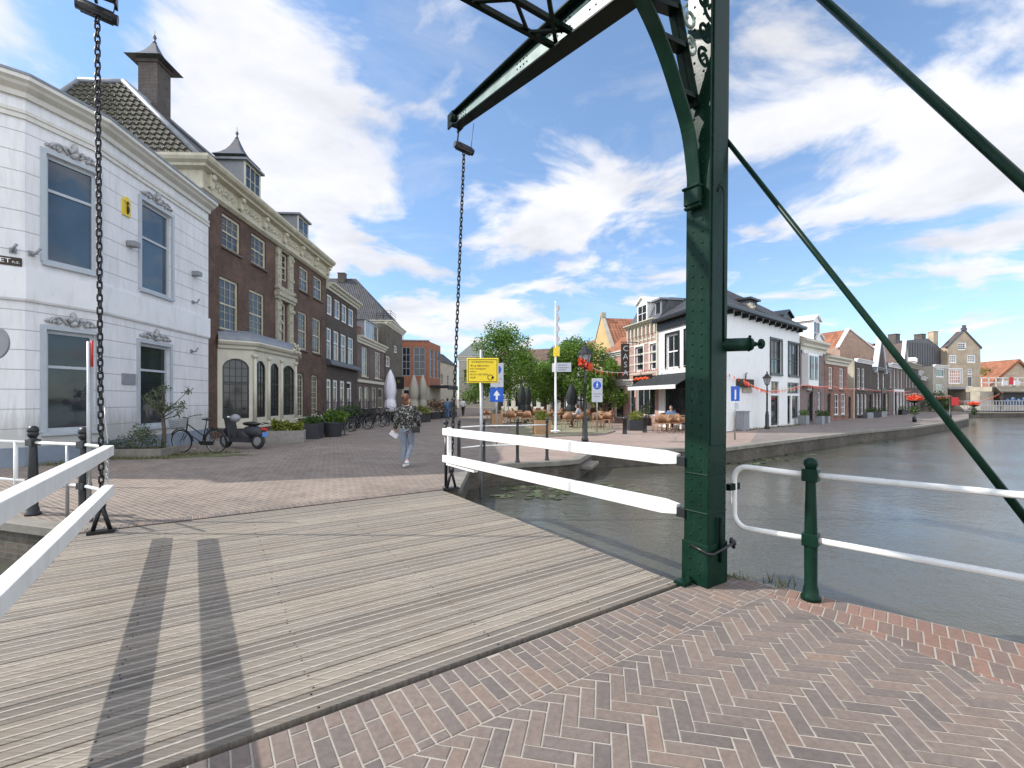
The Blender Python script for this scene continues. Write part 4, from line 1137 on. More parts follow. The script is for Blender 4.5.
g = MB(); F = segs[3]; g.add([(-11.72, 17.6, 0), (-18, 17.0, 0), (-18, 17.0, 9.0), (-11.72, 17.6, 9.0)], [(0,1,2,3)]); g.add([(-16.2, 9.35, 0), (-18, 17, 0), (-18, 17, 9), (-16.2, 9.35, 9)], [(0,1,2,3)]); g.build('wall', M['white'], white)
def orn(F, u, z, w_, parent):
    g = MB()
    for sg in (-1, 1):
        for k in range(5):
            t = k / 4; c = F.pt(u + sg*(.06 + t*w_*.44), .045, z + .16 - .12*t + .05*math.sin(k*2.1)); g.ball(c, .085 - .035*t, 0, 8, (1.1, .6, .8))
        pts = [F.pt(u + sg*w_*(.1 + .36*t), .06, z + .22*math.sin(t*3.0)*.8 + .02) for t in [i/8 for i in range(9)]]; g.tube(pts, .028, 6)
        pts = [F.pt(u + sg*(w_*.36 + .07*math.cos(a)), .06, z + .12 + .06*math.sin(a)) for a in [i*.6 for i in range(10)]]; g.tube(pts, .018, 5)
    g.ball(F.pt(u, .07, z + .25), .10, 0, 8, (.8, .6, 1.3)); g.ball(F.pt(u, .06, z + .06), .10, 0, 8, (1.3, .6, .8))
    return g.build('window_ornament', M['grey'] if 0 else ORNM, parent)
ORNM = paint('ornament_grey_paint', (.36, .37, .38), .7, .3, 14)
gfm = paint('grey_window_paint', (.42, .46, .50), .45, .06, 4); M['gfm'] = gfm
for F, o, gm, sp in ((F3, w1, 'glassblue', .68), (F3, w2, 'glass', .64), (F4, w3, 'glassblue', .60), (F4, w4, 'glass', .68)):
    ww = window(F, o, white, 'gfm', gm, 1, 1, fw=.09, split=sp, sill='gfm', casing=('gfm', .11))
    orn(F, (o['u0'] + o['u1'])/2, o['z1'] + .14, (o['u1'] - o['u0'])*1.0, ww)
# enamel plaque, lamps, hooks, name board, grey plate
g = MB(); u = F4.ux(126.5, .03); F4.box(g, u-.14, u+.14, .0, .05, 6.95, 7.36); g.cyl(F4.pt(u, 0, 7.36), F4.pt(u, .05, 7.36), .14, .14, 14); pq = g.build('enamel_plaque', M['brass'], white)
g = MB(); g.ball(F4.pt(u, .055, 7.12), .075, 0, 8, (1, .3, 1.7)); g.ball(F4.pt(u, .055, 7.32), .05, 0, 8, (1, .3, 1)); g.build('emblem', M['ink'], pq)
for px, py in ((129, 244.5), (193.5, 274)):
    u = F4.ux(px); z = F4.zx(px, py); g = MB(); F4.box(g, u-.13, u+.13, .02, .24, z-.07, z+.09); F4.box(g, u-.03, u+.03, 0, .05, z-.04, z+.04); g.build('wall_lamp', M['grey'], white, bevel=.01)
for F, px, py in ((segs[1], 13, 249), (segs[2], 31, 252), (F4, 192.5, 301), (F4, 191, 350)):
    u = F.ux(px); z = F.zx(px, py); g = MB(); g.tube([F.pt(u, 0, z-.05), F.pt(u, .16, z-.05), F.pt(u+.08, .2, z+.09)], .03, 7); F.box(g, u-.06, u+.06, 0, .03, z-.10, z+.02); g.build('wall_hook', M['grey'], white)
u = F4.ux(128); z = F4.zx(128, 379); g = MB(); F4.box(g, u-.26, u+.26, .0, .04, z-.16, z+.16); g.build('wall_plate', M['grey'], white)
SF = segs[1]; zz0 = 4.80; e1 = SF.L * .985; 
g = MB(); zs_ = 4.98 - .18
SF0 = segs[1]; bz = 4.76 
nb = MB(); uB = SF0.ux(22, .03); zB = EYE + (HOR - 262.5) * SF0.pt(uB, .03, 0).y / FPX
SF0.box(nb, uB - 1.05, uB, .004, .03, zB - .10, zB + .10); nbo = nb.build('street_name_board', M['ink'], white, bevel=.01)
Mt = textframe(SF0.pt(uB - .38, .033, zB), SF0.u.to_3d(), SF0.n.to_3d())
text_mesh('VLIET', .15, 'lettering', M['bright_white'], Mt, nbo, width=.40)
text_mesh('n.z.', .10, 'lettering', M['bright_white'], textframe(SF0.pt(uB - .10, .033, zB - .01), SF0.u.to_3d(), SF0.n.to_3d()), nbo, width=.12)
# chain hung from a hook beside the lower window
# ===== tall brown brick house with two capped chimneys
BF = Fac((-12.08, 17.72), (-12.56, 30.8))
bh = thing('merchant_house', 'tall dark brown brick merchant house with carved cream cornice and bay window', 'house', (-14, 24, 0))
BW = 9.98
top = [po(BF, 222, 240.5, 208, 244.5), po(BF, 251.3, 266, 229, 262), po(BF, 299.5, 308.5, 266, 289), po(BF, 313.5, 322, 278, 299)]
mid = [po(BF, 219.5, 238.5, 271.5, 328), po(BF, 249.3, 264.5, 287, 334), po(BF, 298, 307, 312, 350), po(BF, 312.5, 320.8, 318.5, 353.5)]
z_t = (sum(o['z0'] for o in top)/4, sum(o['z1'] for o in top)/4); z_m = (sum(o['z0'] for o in mid)/4, sum(o['z1'] for o in mid)/4)
for o in top: o['z0'], o['z1'] = z_t
for o in mid: o['z0'], o['z1'] = z_m
cen = [uz(BF.ux(279.5), BF.ux(287.3), z_t[0], z_t[1]), uz(BF.ux(278.5), BF.ux(286), z_m[0] + .15, z_m[1])]
gl = [po(BF, 296.8, 303.8, 370, 416, arch=.25), po(BF, 311.2, 318, 373, 412, arch=.25)]
g0 = (sum(o['z0'] for o in gl)/2, sum(o['z1'] for o in gl)/2)
for o in gl: o['z0'], o['z1'] = .55, 3.15; o['arch'] = .35
g = MB(); front_wall(g, BF, 0, BW, top + mid + cen + gl, back=8.5); g.build('wall', M['brownbrick'], bh)
for o in top + mid: window(BF, o, bh, 'cream', 'glassgrey', 3, 4 if o in top else 6, fw=.11, bar=.017, split=.5, sill='greybrick')
for o in cen: window(BF, o, bh, 'cream', 'glassgrey', 2, 4, fw=.10, bar=.03, split=.5)
for o in gl: window(BF, o, bh, 'cream', 'glassgrey', 3, 7, fw=.10, bar=.026, sill='cream')
# carved central bay
g = MB(); a, b = BF.ux(275.5), BF.ux(291.5); ca, cb = cen[0]['u0'], cen[0]['u1']
for (u0, u1) in ((a, ca-.02), (cb+.02, b)):
    BF.box(g, u0, u1, .0, .12, 3.9, z_m[1]+.25); BF.box(g, u0, u1, .0, .12, z_t[0]-.6, BW-.45)
BF.box(g, a-.12, b+.12, .0, .26, z_m[1]+.26, z_m[1]+.48); BF.box(g, a-.08, b+.08, .0, .20, z_m[1]+.1, z_m[1]+.25); BF.box(g, a, b, .0, .16, z_m[1]+.49, z_t[0]-.61); BF.box(g, a-.1, b+.1, 0, .22, z_t[0]-.62, z_t[0]-.48); BF.box(g, a, b, 0, .14, z_t[1]+.05, BW-.46)
for k in range(46):
    u = random.choice((random.uniform(a, ca-.05), random.uniform(cb+.05, b))); z = random.uniform(4.2, BW-.6); g.ball(BF.pt(u, .13, z), random.uniform(.05, .10), 0, 6, (1, .6, 1.3))
for k in range(22): g.ball(BF.pt(random.uniform(a, b), .16, random.uniform(z_m[1]+.55, z_t[0]-.65)), random.uniform(.05, .1), 0, 6)
g.build('carved_surround', paint('carved_cream_stone', (.40, .38, .29), .8, .35, 9, dirt=(.14, .13, .10), bump=.8), bh)
# entablature
_cp = [BF.pt(0,-6,0).to_2d(), BF.pt(0,0,0).to_2d(), BF.pt(BF.L+.1,0,0).to_2d()]; g = MB(); sweep(g, _cp, [(-.2, 1.22), (.62, 1.22), (.62, 1.12), (.56, 1.02), (.42, .95), (.40, .86), (.16, .80), (.14, .25), (.20, .22), (.20, .1), (.08, .0), (-.2, 0)], BW - .35); g.build('cornice', M['cream'], bh)
g = MB()
for i in range(7):
    g = MB(); u = .15 + i * (BF.L - .5) / 6; BF.box(g, u, u+.24, .12, .30, BW-.05, BW+.46); g.ball(BF.pt(u+.12, .34, BW+.34), .13, 0, 8, (.8, 1, 1)); g.ball(BF.pt(u+.12, .24, BW-.0), .10, 0, 8, (.9, .8, 1.5))
    g.build('console', M['cream'], bh, bevel=.02)
g = MB()
for i in range(6):
    g = MB(); u0 = .15 + i * (BF.L - .5) / 6 + .55; u1 = u0 + (BF.L-.5)/6 - .8
    for k in range(16): g.ball(BF.pt(u0 + (u1-u0)*k/15, .145, BW + .18 + .09*math.sin(k*2.3)), .095, 0, 6, (1, .7, 1))
    g.build('frieze_carving', M['cream'], bh)
# roof: steep pantiled hip, real pantile relief on the visible end
zr = BW + .87
def pantile(P0, P1, P2, P3, mt, name='roof', bw=.27, rh=.34):
    """quad P0 P1 (eave) P2 P3 (top); waves along the eave and steps up the slope"""
    P0, P1, P2, P3 = (Vector(p) for p in (P0, P1, P2, P3)); nrm = (P1-P0).cross(P3-P0).normalized()
    wl = (P1-P0).length; hl = ((P3-P0).length + (P2-P1).length)/2; nu = int(wl/bw*5); nv = int(hl/rh)
    g = MB(); vs = []
    for j in range(nv):
        for e in (0, 1):
            t = (j + e*.999)/nv; a = P0.lerp(P3, t); b = P1.lerp(P2, t); frac = (a-b).length / wl
            for i in range(nu+1):
                s_ = i/nu; p = a.lerp(b, s_); x = s_*wl*1.0
                ph = ((a.lerp(b, s_) - P0).dot((P1-P0).normalized())) / bw
                h = .045*math.sin(2*math.pi*ph) + (.055 if e == 0 else .0)
                vs.append(p + nrm*h)
    fs = []; row = nu+1
    for j in range(2*nv - 1):
        for i in range(nu): fs.append((j*row+i, j*row+i+1, (j+1)*row+i+1, (j+1)*row+i))
    g.add(vs, fs, 0, False); return g
e0, e1, e2, e3 = BF.pt(-.1, .1, zr), BF.pt(BF.L+.1, .1, zr), BF.pt(BF.L+.1, -8.5, zr), BF.pt(-.1, -8.5, zr)
r0, r1 = BF.pt(1.5, -4.1, zr + 3.95), BF.pt(BF.L - 1.6, -4.1, zr + 3.95); r2, r3 = BF.pt(BF.L - 1.6, -5.9, zr+3.95), BF.pt(1.5, -5.9, zr+3.95)
pantile(e3, e0, r0, r3, 'x').build('roof', M['mosstile'], bh)
g = MB(); g.add([e0, e1, r1, r0], [(0,1,2,3)]); g.add([e1, e2, r2, r1], [(0,1,2,3)]); g.add([e2, e3, r3, r2], [(0,1,2,3)]); g.add([r0, r1, r2, r3], [(0,1,2,3)]); g.build('roof', M['mosstile'], bh)
g = MB(); g.tube([e0 + Z(.05), r0 + Z(.08)], .11, 8); g.tube([r3 + Z(.08), r0 + Z(.08), r1 + Z(.08)], .11, 8); g.tube([e3 + Z(.05), r3 + Z(.08)], .11, 8); g.build('lead_hip', M['lead'], bh)
cap_roof.ux = BF.u.to_3d(); cap_roof.uy = BF.n.to_3d()
def at_face(F, px, py, n): u = F.ux(px, n); return u, F.zx(px, py, n)
# capped brick chimney (px 145-178, top 38)
n_c = -4.15; uc = 3.3; zc_ = 16.85
g = MB(); BF.box(g, uc-.42, uc+.42, n_c-.42, n_c+.42, zr + 3.0, zc_ - .14); BF.box(g, uc-.48, uc+.48, n_c-.48, n_c+.48, zc_ - .14, zc_); ch = g.build('chimney', M['chimbrick'], bh)
cap_roof(BF.pt(uc, n_c, 0), .78, zc_, 1.0, 'slate', ch)
# dormer tower with cap (px 238-266)
n_d = -1.1; ud = BF.ux(251, n_d); zd1 = BF.zx(251, 168, n_d)
dm = dormer(BF, ud-.75, ud+.75, n_d + .1, zr - .2, zd1, 1.9, bh, 'creamclean', 'grey', 'glass', 3, 4, 'flat', 'lead')
cap_roof(BF.pt(ud, n_d - .7, 0), .80, zd1 + .32, 1.15, 'slate', dm); g = MB(); BF.box(g, ud-.5, ud+.5, n_d-1.3, n_d-.3, zd1+.11, zd1+.33); g.build('cap_base', M['creamclean'], dm)
n_d = -.9; ud = BF.ux(302, n_d); zd1 = BF.zx(300, 218, n_d); dormer(BF, ud-.8, ud+.75, n_d+.1, zr-.2, zd1, 2.2, bh, 'creamclean', 'grey', 'glass', 2, 3)
# bay window
a0 = BF.pt(BF.ux(217.5), 0, 0).to_2d(); c1 = Vector((-11.10, 19.62)); c2 = Vector((-11.30, 23.8)); a1 = BF.pt(BF.ux(296), .0, 0).to_2d()
bay = [Fac(a0, c1), Fac(c1, c2), Fac(c2, a1)]
f0 = [uz(bay[0].L*.13, bay[0].L*.86, .78, 3.30, arch=.42, rec=.10)]
f1 = [uz(bay[1].ux(l), bay[1].ux(r), .80, 3.28, arch=.40, rec=.10) for l, r in ((256, 265.6), (270.6, 279))] + [uz(bay[1].ux(283.2), bay[1].L - .12, .80, 3.28, arch=.35, rec=.10)]
pb = MB()
for F, ops in zip(bay, (f0, f1, [])): front_wall(pb, F, .45, 3.95, ops)
pbo = pb.build('bay_window', M['creamclean'], bh)
for F, ops in ((bay[0], f0), (bay[1], f1)):
    for k, o in enumerate(ops): window(F, o, bh, 'black', 'glassgrey', 4 if F is bay[0] else 3, 7, fw=.05, bar=.028, split=.6)
g = MB()
for u in (.04, f1[0]['u0'] - .16, (f1[0]['u1'] + f1[1]['u0'])/2, (f1[1]['u1'] + f1[2]['u0'])/2, bay[1].L - .05):
    p0 = bay[1].pt(u, .03, .5); g.cyl(p0, p0 + Z(2.95), .075, .065, 10); g.lathe([(.11, 0), (.11, .06), (.08, .12)], p0, 10); g.lathe([(.08, 0), (.12, .08), (.13, .16)], p0 + Z(2.85), 10)
g.build('pilaster', M['creamclean'], pbo)
bp = [a0, c1, c2, a1]
g = MB(); sweep(g, bp, [(-.1, 4.06), (.26, 4.04), (.28, 3.98), (.22, 3.88), (.12, 3.84), (.10, 3.72), (.02, 3.68), (-.1, 3.66)]); g.build('bay_cornice', M['creamclean'], pbo)
g = MB(); sweep(g, bp, [(-.1, .46), (.10, .45), (.10, .36), (-.1, .35)]); g.build('bay_sill', M['creamclean'], pbo)
g = MB(); sweep(g, bp, [(-.1, .36), (.02, .35), (.02, -.01)]); g.build('bay_plinth', M['brownbrick'], pbo)
g = MB(); sweep(g, bp, [(.24, 4.05), (.16, 4.22), (.0, 4.38), (-.3, 4.52), (-1.2, 4.56)]); g.build('bay_roof', M['lead'], pbo)
g = MB(); F = bay[1]; u = F.L - .3
for k in range(14): g.ball(F.pt(u + random.uniform(-.5, .15), .15 + random.uniform(0, .15), 4.05 + random.uniform(-.1, .35)), random.uniform(.05, .11), 0, 6)
g.build('carved_crest', M['cream'], pbo)

# ===== left row beyond
FL3 = Fac((-12.55, 30.85), (-12.98, 38.2))
def fit(F, specs, t, b, at_):
    return [po(F, l, r, t, b, at_) for l, r in specs]
b3 = thing('shop_house', 'narrow blackened brick shop house with a long row of white windows and red roof', 'house', (-14, 34, 0))
H3 = FL3.zx(330, 291)
tp = fit(FL3, ((327, 332.4), (334.6, 340.4), (341.8, 347), (348.4, 353.8)), 293, 313.5, 327); md = fit(FL3, ((326.2, 331.8), (333.6, 339.2), (340.8, 346.4), (348, 353.6)), 326.5, 361.5, 326.2)
gd = fit(FL3, ((326.6, 331.5), (333, 338), (340, 345), (347, 352)), 378.5, 412, 326.6)
g = MB(); front_wall(g, FL3, 0, H3, tp + md + gd, back=9); g.build('wall', M['darkbrick'], b3)
for o in tp: window(FL3, o, b3, 'bright_white', 'curtain', 1, 2, fw=.12)
for o in md: window(FL3, o, b3, 'bright_white', 'curtain', 1, 2, fw=.13, split=.62)
for o in gd: window(FL3, o, b3, 'bright_white', 'glass', 1, 1, fw=.17, split=.75, name='shop_window')
cornice(FL3, b3, H3, CORN(.5, .45), 'creamclean'); z3 = FL3.zx(330, 364); cornice(FL3, b3, z3 - .1, [(0, .45), (.25, .3), (.35, .12), (.35, .0), (0, 0)], 'slate', name='shop_awning')
hip_roof(FL3, 0, FL3.L, 9, H3 + .45, 2.2, 'redtile', b3, 0, 0, 0)
FL4 = Fac((-12.98, 38.25), (-13.3, 47.6))
b4 = thing('brick_house', 'low brown brick house with white cornice and a flat dormer beside the shop house', 'house', (-15, 41, 0))
H4 = FL4.zx(358, 341)
w_ = fit(FL4, ((361.8, 367.5), (375, 380.5)), 346, 376, 361.8) ; gd = fit(FL4, ((359, 363), (364.5, 369), (372, 376.5), (378, 383)), 386, 410, 359)
g = MB(); front_wall(g, FL4, 0, H4, w_ + gd, back=9); g.build('wall', M['greybrick'], b4)
for o in w_: window(FL4, o, b4, 'creamclean', 'curtain', 2, 4, fw=.12, sill='creamclean')
for o in gd: window(FL4, o, b4, 'creamclean', 'glass', 1, 2, fw=.12)
cornice(FL4, b4, H4 - .1, CORN(.4, .6), 'creamclean'); cornice(FL4, b4, FL4.zx(358, 382), [(0, .25), (.12, .25), (.12, 0), (0, 0)], 'creamclean', name='string_course')
hip_roof(FL4, 0, FL4.L, 9, H4 + .4, 2.6, 'darktile', b4, 0, 0, 0)
u0, u1 = FL4.ux(364, -.6), FL4.ux(377, -.6); dormer(FL4, u0, u1, -.5, H4 + .4, FL4.zx(364, 319.5, -.6), 2.5, b4, 'bright_white', 'grey', 'curtain', 3, 1, 'flat', 'lead')
for px in (359, 379): chimney(FL4, FL4.ux(px, -1), -1.2, H4 + .4, H4 + 1.7, .55, b4, 'redbrick', False)
# tall white building with big black tiled roof behind
FT = Fac((-28.5, 56.0), (-15.2, 56.6))
b5 = thing('gabled_house', 'tall pale house under a big black glazed tile roof with roof terrace', 'house', (-18, 58, 0))
HT = 11.0
g = MB(); front_wall(g, FT, 0, HT, [], back=9); g.build('wall', M['white'], b5)
g = MB(); sweep(g, [FT.pt(0,0,0).to_2d(), FT.pt(FT.L,0,0).to_2d(), FT.pt(FT.L,-9,0).to_2d()], CORN(.45, .6), HT - .25); g.build('cornice', M['creamclean'], b5)
hip_roof(FT, 0, FT.L, 9, HT + .36, 6.3, 'darktile', b5, 0, 1, .25)
g = MB(); q = FT.pt(FT.L - 5.3, -1.25, HT + 2.0); FT.box(g, FT.L - 6.2, FT.L - 5.0, -1.6, -.7, HT + 1.6, HT + 2.3); g.build('roof_window', M['bright_white'], b5)
chimney(FT, FT.L - 7.2, -4.4, HT + 6.0, HT + 7.2, .9, b5, 'chimbrick', False)
g = MB()
for z in (.5, .8, 1.1): g.tube([FT.pt(FT.L-1.6, .2, HT+.4+z), FT.pt(FT.L+.2, .2, HT+.4+z), FT.pt(FT.L+.2, -3, HT+.4+z)], .03, 5)
for u in (FT.L-1.6, FT.L-.7, FT.L+.2): g.cyl(FT.pt(u, .2, HT+.3), FT.pt(u, .2, HT+1.6), .035, .035, 6)
g.build('roof_railing', M['black'], b5)
FS = Fac((-13.2, 47.7), (-13.5, 56))
b6 = thing('brick_house', 'dark olive brick house with stepped flat parapet and white window', 'house', (-15, 50, 0))
hs = FS.zx(383, 322)
sw = [po(FS, 385, 390, 355, 366), po(FS, 394, 397, 345, 352), po(FS, 386, 390, 384, 405), po(FS, 392.5, 396, 384, 405)]
g = MB(); front_wall(g, FS, 0, hs, sw, back=9); g.build('wall', M['olivebrick'], b6)
for o in sw: window(FS, o, b6, 'bright_white', 'curtain', 2, 2, fw=.12)
cornice(FS, b6, hs - .05, CORN(.2, .3), 'creamclean')
# orange brick block, far grey block with hipped roof
FO_ = Fac((-15.2, 62.0), (-11.45, 62.5)); 
b7 = thing('office_block', 'modern orange brick block with wide grey windows beyond the white parasol', 'building', (-12, 66, 0))
ho = FO_.zx(420, 341)
ow = [po(FO_, 402, 410.5, 347, 376), po(FO_, 413.5, 425.5, 347, 376)]
g = MB(); front_wall(g, FO_, 3.2, ho, ow, back=.3); g.build('wall', M['orangebrick'], b7)
for o in ow: window(FO_, o, b7, 'grey', 'glass', 2, 4, fw=.12, bar=.08)
FO2 = Fac((-11.45, 62.5), (-10.75, 68.5)); ow2 = [uz(.5 + i*1.9, 2.0 + i*1.9, 4.6, 8.6) for i in range(3)]
g = MB(); front_wall(g, FO2, 3.2, ho, ow2, back=5); g.build('wall', M['orangebrick'], b7)
for o in ow2: window(FO2, o, b7, 'grey', 'glass', 3, 3, fw=.12, bar=.08)
g = MB(); front_wall(g, FO_, 0, 3.2, [uz(.5, FO_.L - .5, .3, 2.8)]); front_wall(g, FO2, 0, 3.2, []); g.build('shop_front', M['greywall'], b7)
g = MB(); FO_.box(g, .5, FO_.L-.5, -.14, -.1, .3, 2.8); g.build('shop_glass', M['glass'], b7)
g = MB(); FO2.box(g, .5, 6, .0, 2.6, 3.2, 3.5); FO2.box(g, .5, 6.2, 2.55, 2.65, 2.9, 3.5); g.build('awning', M['darkcanvas'], b7)
g = MB(); FO_.box(g, -.1, FO_.L+.1, -3, .1, ho, ho+.15); g.build('roof', M['grey'], b7)
FG = Fac((-9.6, 88), (-5.2, 88.0))
b8 = thing('town_hall', 'olive grey block with pale cornice and low hipped roof closing the street', 'building', (-7, 92, 0))
hg = FG.zx(470, 355)
FG = Fac((-10.0, 86), (-3.4, 86.0)); gw = [uz(.9 + i*1.7, 1.9 + i*1.7, 5.0, 7.2) for i in range(3)] + [uz(4.7, 5.7, 1.9, 4.1)]
g = MB(); front_wall(g, FG, 0, FG.zx(470, 356), gw, back=7); g.build('wall', M['greywall'], b8)
for o in gw[3:]: window(FG, o, b8, 'bright_white', 'glass', 2, 3, fw=.1)
for o in gw[:3]: window(FG, o, b8, 'greywall', 'glass', 2, 3, fw=.1)
cornice(FG, b8, FG.zx(470, 361), CORN(.4, .9), 'creamclean', u0=-.3, u1=FG.L+.3); hip_roof(FG, -.2, FG.L+.2, 7, FG.zx(470, 356), 2.9, 'greenroof', b8)
F9 = Fac((-11.2, 70), (-9.9, 82)); 
b9 = thing('brick_house', 'narrow pale gabled house half hidden behind the orange brick block', 'house', (-12, 80, 0))
g = MB(); ww = [uz(1.2, 2.6, 3.8, 5.6), uz(5, 6.4, 3.8, 5.6)]; front_wall(g, F9, 0, 7.4, ww, back=5); g.build('wall', M['sidebeige'], b9)
for o in ww: window(F9, o, b9, 'bright_white', 'glass', 2, 2)
hip_roof(F9, 0, F9.L, 5, 7.4, 2.2, 'darktile', b9, 0, 0)

# ===== white corner house by the canal
CW0, CC, CW1 = (8.50, 26.45), (9.55, 21.6), (18.35, 29.1)
FA = Fac(CW0, CC); FB = Fac(CC, CW1)
wc = thing('corner_cafe', 'white rendered corner cafe with black eaves brackets on the canal bend', 'cafe', (12, 26, 0))
HC = 5.95
fa = [po(FA, 672 - 5.5, 679, 335.5, 369, 667), po(FA, 686, 692.5, 333, 369, 686)]
fa[0]['u0'] = FA.ux(666.5); fa[0]['u1'] = FA.ux(678.5); fa[1] = uz(FA.ux(685.5), FA.ux(700), fa[0]['z0'], fa[0]['z1'])
ga = [uz(FA.ux(664.5), FA.ux(686), .25, 2.75), uz(FA.ux(690), FA.ux(705), .25, 2.75)]
g = MB(); front_wall(g, FA, 0, HC, fa + ga); 
fb = [po(FB, 770.5, 781.5, 337, 371), po(FB, 788.5, 799, 341.5, 373.5)]
zA, zB2 = 3.05, 5.05
for o in fb: o['z0'], o['z1'] = zA, zB2
gb = [po(FB, 771, 778.8, 395, 427.5), po(FB, 788, 799, 394, 420)]
gb[0]['z0'], gb[0]['z1'] = .08, 1.80; gb += [uz(gb[0]['u0'], gb[0]['u1'] , 1.92, 2.62)]
dr = uz(FB.ux(787.5), FB.ux(790.8), .08, 1.80); sh = uz(FB.ux(792), FB.ux(799), .35, 1.80); tr = uz(FB.ux(787.5), FB.ux(799), 1.92, 2.62)
front_wall(g, FB, 0, HC, fb + [gb[0], gb[2], dr, sh, tr]); g.build('wall', M['bright_white'], wc)
g = MB(); g.add([(8.5, 26.45, 0), (14, 32.4, 0), (14, 32.4, HC), (8.5, 26.45, HC)], [(0,1,2,3)]); g.add([(18.35, 29.1, 0), (14, 32.4, 0), (14, 32.4, HC), (18.35, 29.1, HC)], [(0,1,2,3)]); g.build('wall', M['greywall'], wc)
for o in fa: window(FA, o, wc, 'bright_white', 'glass', 2, 2, fw=.09, split=.5, casing=('black', .12))
for o in ga: window(FA, o, wc, 'black', 'glass', 2, 1, fw=.06, name='shop_window')
for k, o in enumerate(fb): window(FB, o, wc, 'black', 'glass', 2, 3, fw=.09, bar=.03, split=.45, sill='black', casing=('black', .10))
window(FB, gb[0], wc, 'black', 'glass', 1, 1, fw=.10, door=True, name='door'); window(FB, gb[2], wc, 'grey', 'warmglass', 2, 1, fw=.06)
window(FB, dr, wc, 'black', 'glass', 1, 1, fw=.08, door=True, name='door'); window(FB, sh, wc, 'grey', 'glass', 1, 1, fw=.08, name='shop_window'); window(FB, tr, wc, 'grey', 'glass', 3, 1, fw=.06)
g = MB(); sweep(g, [Vector(CW0), Vector(CC), Vector(CW1)], [(-.1, HC+.22), (.42, HC+.22), (.45, HC+.18), (.45, HC+.06), (.36, HC), (.0, HC)]); g.build('gutter', M['black'], wc)
g = MB(); FA.box(g, 0, FA.L+.1, .0, .12, HC-.42, HC-.005); g.build('fascia', M['black'], wc)
for k in range(13):
    g = MB(); u = .5 + k*(FB.L-1)/12; FB.box(g, u-.05, u+.05, .0, .34, HC-.17, HC-.004); g.build('eaves_bracket', M['black'], wc)
# hipped roof over both wings
zr2 = HC + .2; pA, pC, pB = Vector((8.2, 26.7, zr2)), Vector((9.30, 21.12, zr2)), Vector((18.75, 28.95, zr2)); pD = Vector((14.2, 33, zr2)); rt_ = Vector((11.6, 26.3, zr2+2.1)); rt2 = Vector((15.3, 30.0, zr2+2.1))
g = MB(); g.add([pA, pC, rt_], [(0,1,2)]); g.add([pC, pB, rt2, rt_], [(0,1,2,3)]); g.add([pB, pD, rt2], [(0,1,2)]); g.add([pD, pA, rt_, rt2], [(0,1,2,3)]); g.build('roof', M['darktile'], wc)
dormer(FB, FB.ux(750, -.5), FB.ux(758, -.5), -.55, HC+.45, FB.zx(750, 299, -.5), 2.0, wc, 'black', 'slate', 'glass', 2, 2, 'flat', 'black', 'black')
dormer(FB, FB.ux(783.5, -.5), FB.ux(792, -.5), -.5, HC+.35, FB.zx(784, 316, -.5), 2.4, wc, 'black', 'signgrey', 'glass', 2, 2, 'gable', 'black', 'black')
g = MB(); u = FB.ux(745, -.9); 
for k in range(10): g.ball(FB.pt(u + random.uniform(-.35, .1), -.5 + random.uniform(-.1, .1), HC + .8 + random.uniform(-.15, .15)), .12, 0, 6)
g.build('roof_ornament', M['sidebeige'], wc)
# awning on the cafe front
u0, u1 = FA.ux(655), FA.ux(699); g = MB(); zA1 = 3.15
P = [FA.pt(-1.2, .02, 3.0), FA.pt(u1, .02, 3.0), FA.pt(u1, 1.3, 2.30), FA.pt(-1.2, 1.3, 2.30)]
g.add(P + [p - Z(.04) for p in P], [(0,3,2,1), (4,5,6,7), (0,4,7,3), (1,2,6,5)]); aw = g.build('awning', M['darkcanvas'], wc)
g = MB(); FA.box(g, -1.2, u1, 1.3, 1.34, 2.12, 2.32); g.build('valance', M['bright_white'], aw)
# wall sign, small sign, cabinet on the canal side
u = FB.ux(744.3); z = FB.zx(744, 382.3, .1); g = MB(); FB.box(g, FB.ux(736), FB.ux(751.3), .02, .14, z-.25, z+.17); so = g.build('wall_sign', M['ink'], wc)
g = MB(); g.torus(FB.pt(FB.ux(745, .15), .15, z), .17, .03, Matrix((FB.u.to_3d(), Vector((0,0,1)), FB.n.to_3d())).transposed(), 16, 6); g.cyl(FB.pt(FB.ux(745), .15, z-.08), FB.pt(FB.ux(745), .17, z-.08), .13, .13, 14); g.build('sign_emblem', M['red'], so)
g = MB(); g.tube([FB.pt(FB.ux(744), .08, z+.17), FB.pt(FB.ux(744), .10, z+.45), FB.pt(FB.ux(745.3), .10, z+.50)], .03, 6); g.build('sign_bracket', M['black'], so)
g = MB(); FB.box(g, FB.ux(742), FB.ux(751), .02, .06, z-.52, z-.30); g.build('menu_board', M['sidebeige'], wc)
# ===== pink brick town house with mansard, next to the cafe
FP = Fac((7.63, 30.1), (8.48, 26.48))
pk = thing('town_house', 'pink and white banded brick town house with mansard roof beside the cafe', 'house', (9, 30, 0))
HP = 6.05
pw_ = [po(FP, 635, 643.5, 347.5, 371.5), po(FP, 652.5 - .2, 659.0, 344, 371, 652.5)]
za = FP.zx(636, 372); zb = FP.zx(636, 347.5); pw_ = [uz(FP.ux(635.5), FP.ux(643.8), za, zb), uz(FP.ux(650.2), FP.ux(656.6), za, zb)]
pg = [uz(.25, .9, .15, 2.3), uz(1.2, FP.L-.35, .6, 2.3)]
g = MB(); front_wall(g, FP, 0, HP, pw_ + pg, back=4); g.build('wall', M['pinkbrick'], pk)
for o in pw_: window(FP, o, pk, 'bright_white', 'glass', 1, 1, fw=.1, split=.66, casing=('bright_white', .08))
window(FP, pg[0], pk, 'bright_white', 'glass', 1, 2, door=True, name='door'); window(FP, pg[1], pk, 'bright_white', 'glass', 3, 1, name='shop_window')
g = MB()
